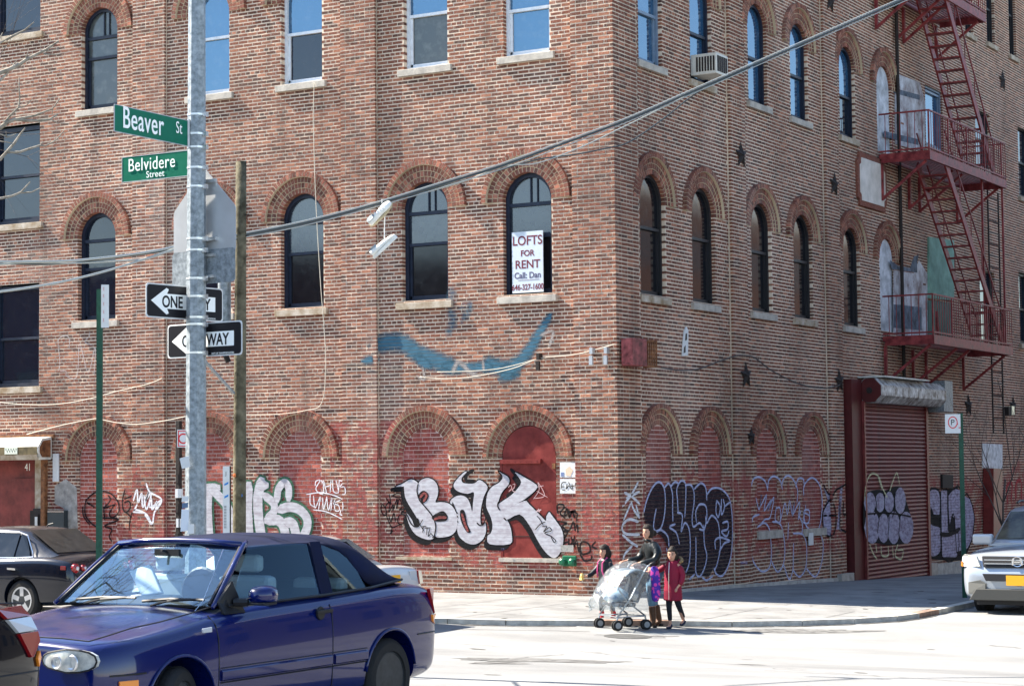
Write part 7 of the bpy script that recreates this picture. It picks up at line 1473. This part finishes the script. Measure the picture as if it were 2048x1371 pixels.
for r_, z in prof:
    for k in range(n): a = 2*PI*k/n; b.v.append((r_*.80*math.cos(a)*k_, r_*1.02*math.sin(a)*k_, z*k_))
for i in range(len(prof)-1):
    for k in range(n): b.f.append((i*n+k, i*n+(k+1)%n, (i+1)*n+(k+1)%n, (i+1)*n+k)); b.t.append(.5); b.m.append(0)
ct = b.build('coat', M_MAG, GI, smooth=True, local=True)
for L in ([(0,-.13,1.24,.070),(.02,-.26,1.15,.062),(.05,-.42,1.10,.055),(.07,-.50,1.10,.045)], [(0,.13,1.24,.070),(-.02,.215,1.06,.066),(.03,.21,.92,.058),(.07,.18,.86,.048)]): J = S(L); skin('sleeve', J, [(0,1),(1,2),(2,3)], M_MAG, ct, 2)
J = S([(-.06,-.10,1.30,.05),(-.13,-.06,1.30,.07),(-.15,0,1.31,.08),(-.13,.07,1.30,.07),(-.05,.12,1.30,.05)]); skin('hood', J, [(0,1),(1,2),(2,3),(3,4)], M_MAG, ct, 2)
J = S([(.0,.15,1.29,.03),(-.08,.17,1.32,.035),(-.17,.10,1.37,.035),(-.20,0,1.38,.035)]); skin('fur_trim', J, [(0,1),(1,2),(2,3)], M_FUR, ct, 1)
b = MB(); b.tube(S([(.13,0,1.30),(.155,0,1.1),(.165,0,.8),(.165,0,.58)]), .004, 5); b.build('zip', M_CHROME, ct, local=True)
for s, kx, ax, az, ay in ((-1,.04,.02,.06,-.06),(1,-.04,-.20,.12,.12)):
    J = S([(0,.08*s,.62,.082),(kx,.5*(.085*s+ay),.45,.060),(ax,ay,az+.08,.044)]); skin('legging', J, [(0,1),(1,2)], M_LEG, GI, 2)
    J = S([(ax-.03,ay,az+.05,.046),(ax,ay,az if az > .1 else .035,.05,.042),(ax+.13,ay,az-.05 if az > .1 else .03,.04,.03)]); skin('shoe', J, [(0,1),(1,2)], mat('navy shoe %d' % s, (.012,.018,.04), .6), GI, 2)
head(GI, (.01,0,1.435*k_), .95, M_SKIN, M_HAIR, .25, 'puff')
# smaller child beyond the stroller
p = ground(1206, 1247); BO = thing('person', 'small child in black padded jacket walking ahead of the stroller with one arm out', 'person', p+Vector((-.16,.42,0)), yaw(-.85, -.53)); k_ = .74
J = S([(0,0,.84,.10,.08)]); E = []; add(J, E, S([(0,0,1.0,.09,.07),(0,0,1.17,.10,.075),(0,0,1.27,.085,.06),(0,0,1.34,.045),(0,0,1.40,.04)]), 0)
w_ = add(J, E, S([(0,-.14,1.24,.042),(.10,-.19,1.08,.038),(.24,-.20,.97,.032),(.36,-.20,.94,.024)]), 3); hand(J, E, w_, (1,0,0), (0,0,1), .8, 1); w2 = add(J, E, S([(0,.14,1.24,.042),(-.02,.20,1.06,.038),(.03,.20,.90,.032),(.08,.17,.84,.024)]), 3); hand(J, E, w2, (.5,0,-.8), (0,0,1), .8, -1)
for s, kx, ax in ((-1,.05,.06),(1,-.05,-.12)): add(J, E, S([(0,.08*s,.76,.075),(kx,.085*s,.45,.052),(ax,.085*s,.09,.034),(ax+.12,.09*s,.03,.03)]), 0)
skin('body', J, E, M_SKIN, BO, 1)
b = MB(); zs = [.72,.79,.86,.93,1.0,1.07,1.14,1.21,1.28]; prof = [(.13,.70)]
for i, z in enumerate(zs):
    w0 = .165-.02*max(0, z-1.1)/.2
    if i: prof.append((w0*1.08, (zs[i-1]+z)/2))
    prof.append((w0*.97, z))
prof.append((.075,1.33))
for r_, z in prof:
    for k in range(n): a = 2*PI*k/n; b.v.append((r_*.82*math.cos(a)*k_, r_*1.05*math.sin(a)*k_, z*k_))
for i in range(len(prof)-1):
    for k in range(n): b.f.append((i*n+k, i*n+(k+1)%n, (i+1)*n+(k+1)%n, (i+1)*n+k)); b.t.append(.5); b.m.append(0)
ct = b.build('jacket', M_PUFF, BO, smooth=True, local=True)
for L in ([(0,-.13,1.23,.068),(.10,-.19,1.08,.060),(.24,-.20,.97,.054),(.34,-.20,.945,.042)], [(0,.13,1.23,.068),(-.02,.205,1.06,.062),(.03,.205,.92,.056),(.07,.18,.86,.046)]): skin('sleeve', S(L), [(0,1),(1,2),(2,3)], M_PUFF, ct, 2)
for s in (1, -1): b = MB(); b.tube(S([(.02,.09*s,1.33),(.14,.085*s,1.22),(.15,.09*s,1.05),(.12,.13*s,.92)]), .011, 6); b.build('bag_strap', M_PINK, ct, local=True)
for s, kx, ax in ((-1,.05,.06),(1,-.05,-.12)):
    skin('trouser', S([(0,.08*s,.74,.090),(kx,.085*s,.45,.066),(ax,.085*s,.20,.052)]), [(0,1),(1,2)], M_LEG, BO, 2); skin('boot', S([(ax-.01,.085*s,.24,.058),(ax,.085*s,.08,.050),(ax+.13,.09*s,.03,.04,.03)]), [(0,1),(1,2)], M_REDB, BO, 2)
head(BO, (.02,0,1.44*k_), .98, M_SKIN, M_HAIR, .1, 'bangs')
b = MB(); q = S([(.46,-.20,.95)])[0]; b.lathe([(.02,-.03),(.035,0),(.02,.04)], n=10, c=q); b.box((q[0]-.02,q[1]-.03,q[2]-.06),(q[0]+.03,q[1]+.03,q[2]-.02)); tag(b.build('snack_wrapper', mat('yellow and pink wrapper', (.65,.45,.15), .5), None, local=False), 'small yellow wrapper in the outstretched hand of the leading child', 'wrapper')
wr = bpy.data.objects['snack_wrapper']; wr.matrix_world = wm(BO)
# stroller with clear rain cover
p = ground(1243, 1257); ST = thing('stroller', 'double stroller under a creased clear plastic rain cover with blue blanket inside', 'stroller', p, yaw(-.92, -.40))
M_FR = mat('grey stroller tube', (.30,.32,.34), .35, metal=.6); M_STF = mat('dark stroller fabric', (.03,.035,.045), .85); M_BLU = mat('blue blanket', (.05,.20,.38), .9, noise=.5, nscale=7, col2=(.35,.48,.56)); M_WHL = mat('grey wheel hub', (.22,.23,.24), .5)
rc = bpy.data.materials.new('clear crinkled plastic'); rc.use_nodes = True; nn_ = rc.node_tree.nodes; ll_ = rc.node_tree.links; nn_.remove(nn_['Principled BSDF']); tr = nn_.new('ShaderNodeBsdfTransparent'); gl = nn_.new('ShaderNodeBsdfGlossy'); gl.inputs['Roughness'].default_value = .12; di = nn_.new('ShaderNodeBsdfDiffuse'); di.inputs[0].default_value = (.34,.38,.41,1)
tr.inputs[0].default_value = (.86,.90,.92,1); tcn = nn_.new('ShaderNodeTexCoord'); nz = nn_.new('ShaderNodeTexNoise'); nz.inputs['Scale'].default_value = 7; nz.inputs['Detail'].default_value = 4; nz.inputs['Distortion'].default_value = 1.2; ll_.new(tcn.outputs['Object'], nz.inputs[0]); bp_ = nn_.new('ShaderNodeBump'); bp_.inputs['Strength'].default_value = 1; bp_.inputs['Distance'].default_value = .06; ll_.new(nz.outputs[0], bp_.inputs['Height']); ll_.new(bp_.outputs[0], gl.inputs['Normal'])
m1 = nn_.new('ShaderNodeMixShader'); m1.inputs[0].default_value = .16; ll_.new(tr.outputs[0], m1.inputs[1]); ll_.new(gl.outputs[0], m1.inputs[2]); m2 = nn_.new('ShaderNodeMixShader'); m2.inputs[0].default_value = .12; ll_.new(m1.outputs[0], m2.inputs[1]); ll_.new(di.outputs[0], m2.inputs[2]); ll_.new(m2.outputs[0], nn_['Material Output'].inputs[0])
WX = (.22, -.25)
for x in WX:
    for y in (-.30, .30):
        for dy in (-.028, .028):
            b = MB(); b.lathe([(.02,-.014),(.070,-.014),(.078,-.008),(.078,.008),(.070,.014),(.02,.014)], axis='y', n=20); o = b.build('wheel', M_TYRE, ST, smooth='auto', local=True); o.location = (x, y+dy, .078); b = MB(); b.lathe([(.001,-.017),(.045,-.016),(.045,.016),(.001,.017)], axis='y', n=14); b.build('hub', M_WHL, o, local=True)
        b = MB(); b.tube([(x, y-.04, .078), (x, y+.04, .078)], .010, 6); b.tube([(x, y, .078), (x, y, .16), (x-.02 if x > 0 else x+.02, y, .22)], .014, 8); b.build('fork', M_FR, ST, local=True)
for y in (-.30, .30):
    b = MB(); b.tube([(.22,y,.20),(-.02,y,.48),(-.20,y,.80),(-.30,y,.93),(-.37,y,.965)], .014, 8); b.build('push_bar', M_FR, ST, smooth=True, local=True); b = MB(); b.tube([(-.25,y,.20),(.05,y,.42),(.20,y,.62)], .012, 8); b.build('rear_leg', M_FR, ST, smooth=True, local=True)
    b = MB(); b.tube([(-.33,y,.945),(-.40,y,.975),(-.42,y,.97)], .021, 8); b.build('handle', M_TRIM, ST, smooth=True, local=True)
    b = MB(); b.tube([(.22,y,.20),(-.25,y,.20)], .009, 6); b.build('side_rail', M_FR, ST, local=True)
for x, z in ((.22,.20),(-.25,.20),(-.02,.47)): b = MB(); b.tube([(x,-.30,z),(x,.30,z)], .009, 6); b.build('cross_tube', M_FR, ST, local=True)
for a, c in (((.20,-.28,.21),(-.22,.28,.21)), ((.20,.28,.21),(-.22,-.28,.21))): b = MB(); b.tube([a, c], .008, 6); b.build('cross_brace', M_FR, ST, local=True)
for y in (-.155, .155):
    b = MB(); b.box((-.10,y-.14,.34),(.18,y+.14,.40)); b.build('seat', M_STF, ST, local=True, bevel=.02); b = MB(); M = Matrix.Translation((-.12,y,.40))@Matrix.Rotation(-.45, 4, 'Y'); b.box((-.02,-.14,0),(.03,.14,.45), M=M); b.build('backrest', M_STF, ST, local=True, bevel=.015)
    b = MB(); 
    for i in range(7):
        a0 = PI*i/6*.62+.55; 
        for j in range(7): yy = y-.15+.30*j/6; b.v.append((-.14+.26*math.cos(PI-a0)*-1*.9, yy, .72+.17*math.sin(a0)-.02*(abs(j-3)/3)**2))
    for i in range(6):
        for j in range(6): k = i*7+j; b.f.append((k, k+1, k+8, k+7)); b.t.append(.5); b.m.append(0)
    o = b.build('canopy', mat('grey blue canopy %.1f' % y, (.10,.14,.18), .7), ST, smooth=True, local=True); md = o.modifiers.new('t', 'SOLIDIFY'); md.thickness = .01
r = random.Random(8); b = MB(); n = 14
for i in range(9):
    for k in range(n): ph = PI*i/8; a = 2*PI*k/n; g_ = 1+r.uniform(-.14, .14); b.v.append((.10+.17*math.sin(ph)*math.cos(a)*g_, .27*math.sin(ph)*math.sin(a)*g_, .50+.11*math.cos(ph)*g_))
for i in range(8):
    for k in range(n): b.f.append((i*n+k, i*n+(k+1)%n, (i+1)*n+(k+1)%n, (i+1)*n+k)); b.t.append(.5); b.m.append(0)
tag(b.build('blanket', M_BLU, None, smooth=True), 'crumpled blue and white blanket on the stroller seats', 'blanket'); bpy.data.objects['blanket'].matrix_world = wm(ST)
b = MB(); r = random.Random(3); rows = [(-.34,.93,.30),(-.22,.985,.33),(-.05,.96,.345),(.10,.88,.35),(.22,.74,.355),(.33,.56,.35),(.38,.42,.345),(.36,.32,.33)]; nc = 12
for (x, z, hw) in rows:
    for j in range(nc+1): t = j/nc*2-1; b.v.append((x+r.uniform(-.012,.012)-.03*t*t, hw*t*(1+r.uniform(-.02,.02)), z-.05*t**4+r.uniform(-.014,.014)))
for i in range(len(rows)-1):
    for j in range(nc): k = i*(nc+1)+j; b.f.append((k, k+1, k+nc+2, k+nc+1)); b.t.append(.5); b.m.append(0)
for s, j0 in ((-1, 0), (1, nc)):      # side curtains
    base = len(b.v)
    for i, (x, z, hw) in enumerate(rows): b.v.append(b.v[i*(nc+1)+j0]); b.v.append((x*.96+r.uniform(-.02,.02), s*(hw+r.uniform(-.01,.03)), .5*z+.16+r.uniform(-.02,.02))); b.v.append((x*.9+r.uniform(-.03,.03), s*(hw-.01+r.uniform(-.02,.04)), .27+r.uniform(-.04,.03)))
    for i in range(len(rows)-1):
        for q in (0, 1): k = base+i*3+q; b.f.append((k, k+1, k+4, k+3)); b.t.append(.5); b.m.append(0)
b.build('rain_cover', rc, ST, smooth=True, local=True)
M_PUR = mat('purple spotted jacket', (.16,.02,.24), .8); g_ = NT(M_PUR); vo = g_.n.new('ShaderNodeTexVoronoi'); vo.inputs['Scale'].default_value = 16; tcc = g_.n.new('ShaderNodeTexCoord'); g_.lk(tcc.outputs['Object'], vo.inputs[0]); g_.lk(g_.ramp(vo.outputs['Distance'], [(.0, (.55,.05,.30)), (.38, (.50,.05,.30)), (.45, (.06,.02,.28)), (1, (.04,.02,.22))]), g_.b.inputs['Base Color'])
J = [(-.40,.30,.93,.03,.05),(-.41,.31,.80,.055,.08),(-.42,.31,.66,.05,.075),(-.42,.31,.52,.06,.08),(-.41,.30,.40,.035,.05)]; pj = thing('hung_jacket', 'purple and pink spotted jacket hung from the stroller handle', 'jacket', p, yaw(-.92, -.40)); skin('fabric', J, [(0,1),(1,2),(2,3),(3,4)], M_PUR, pj, 2)
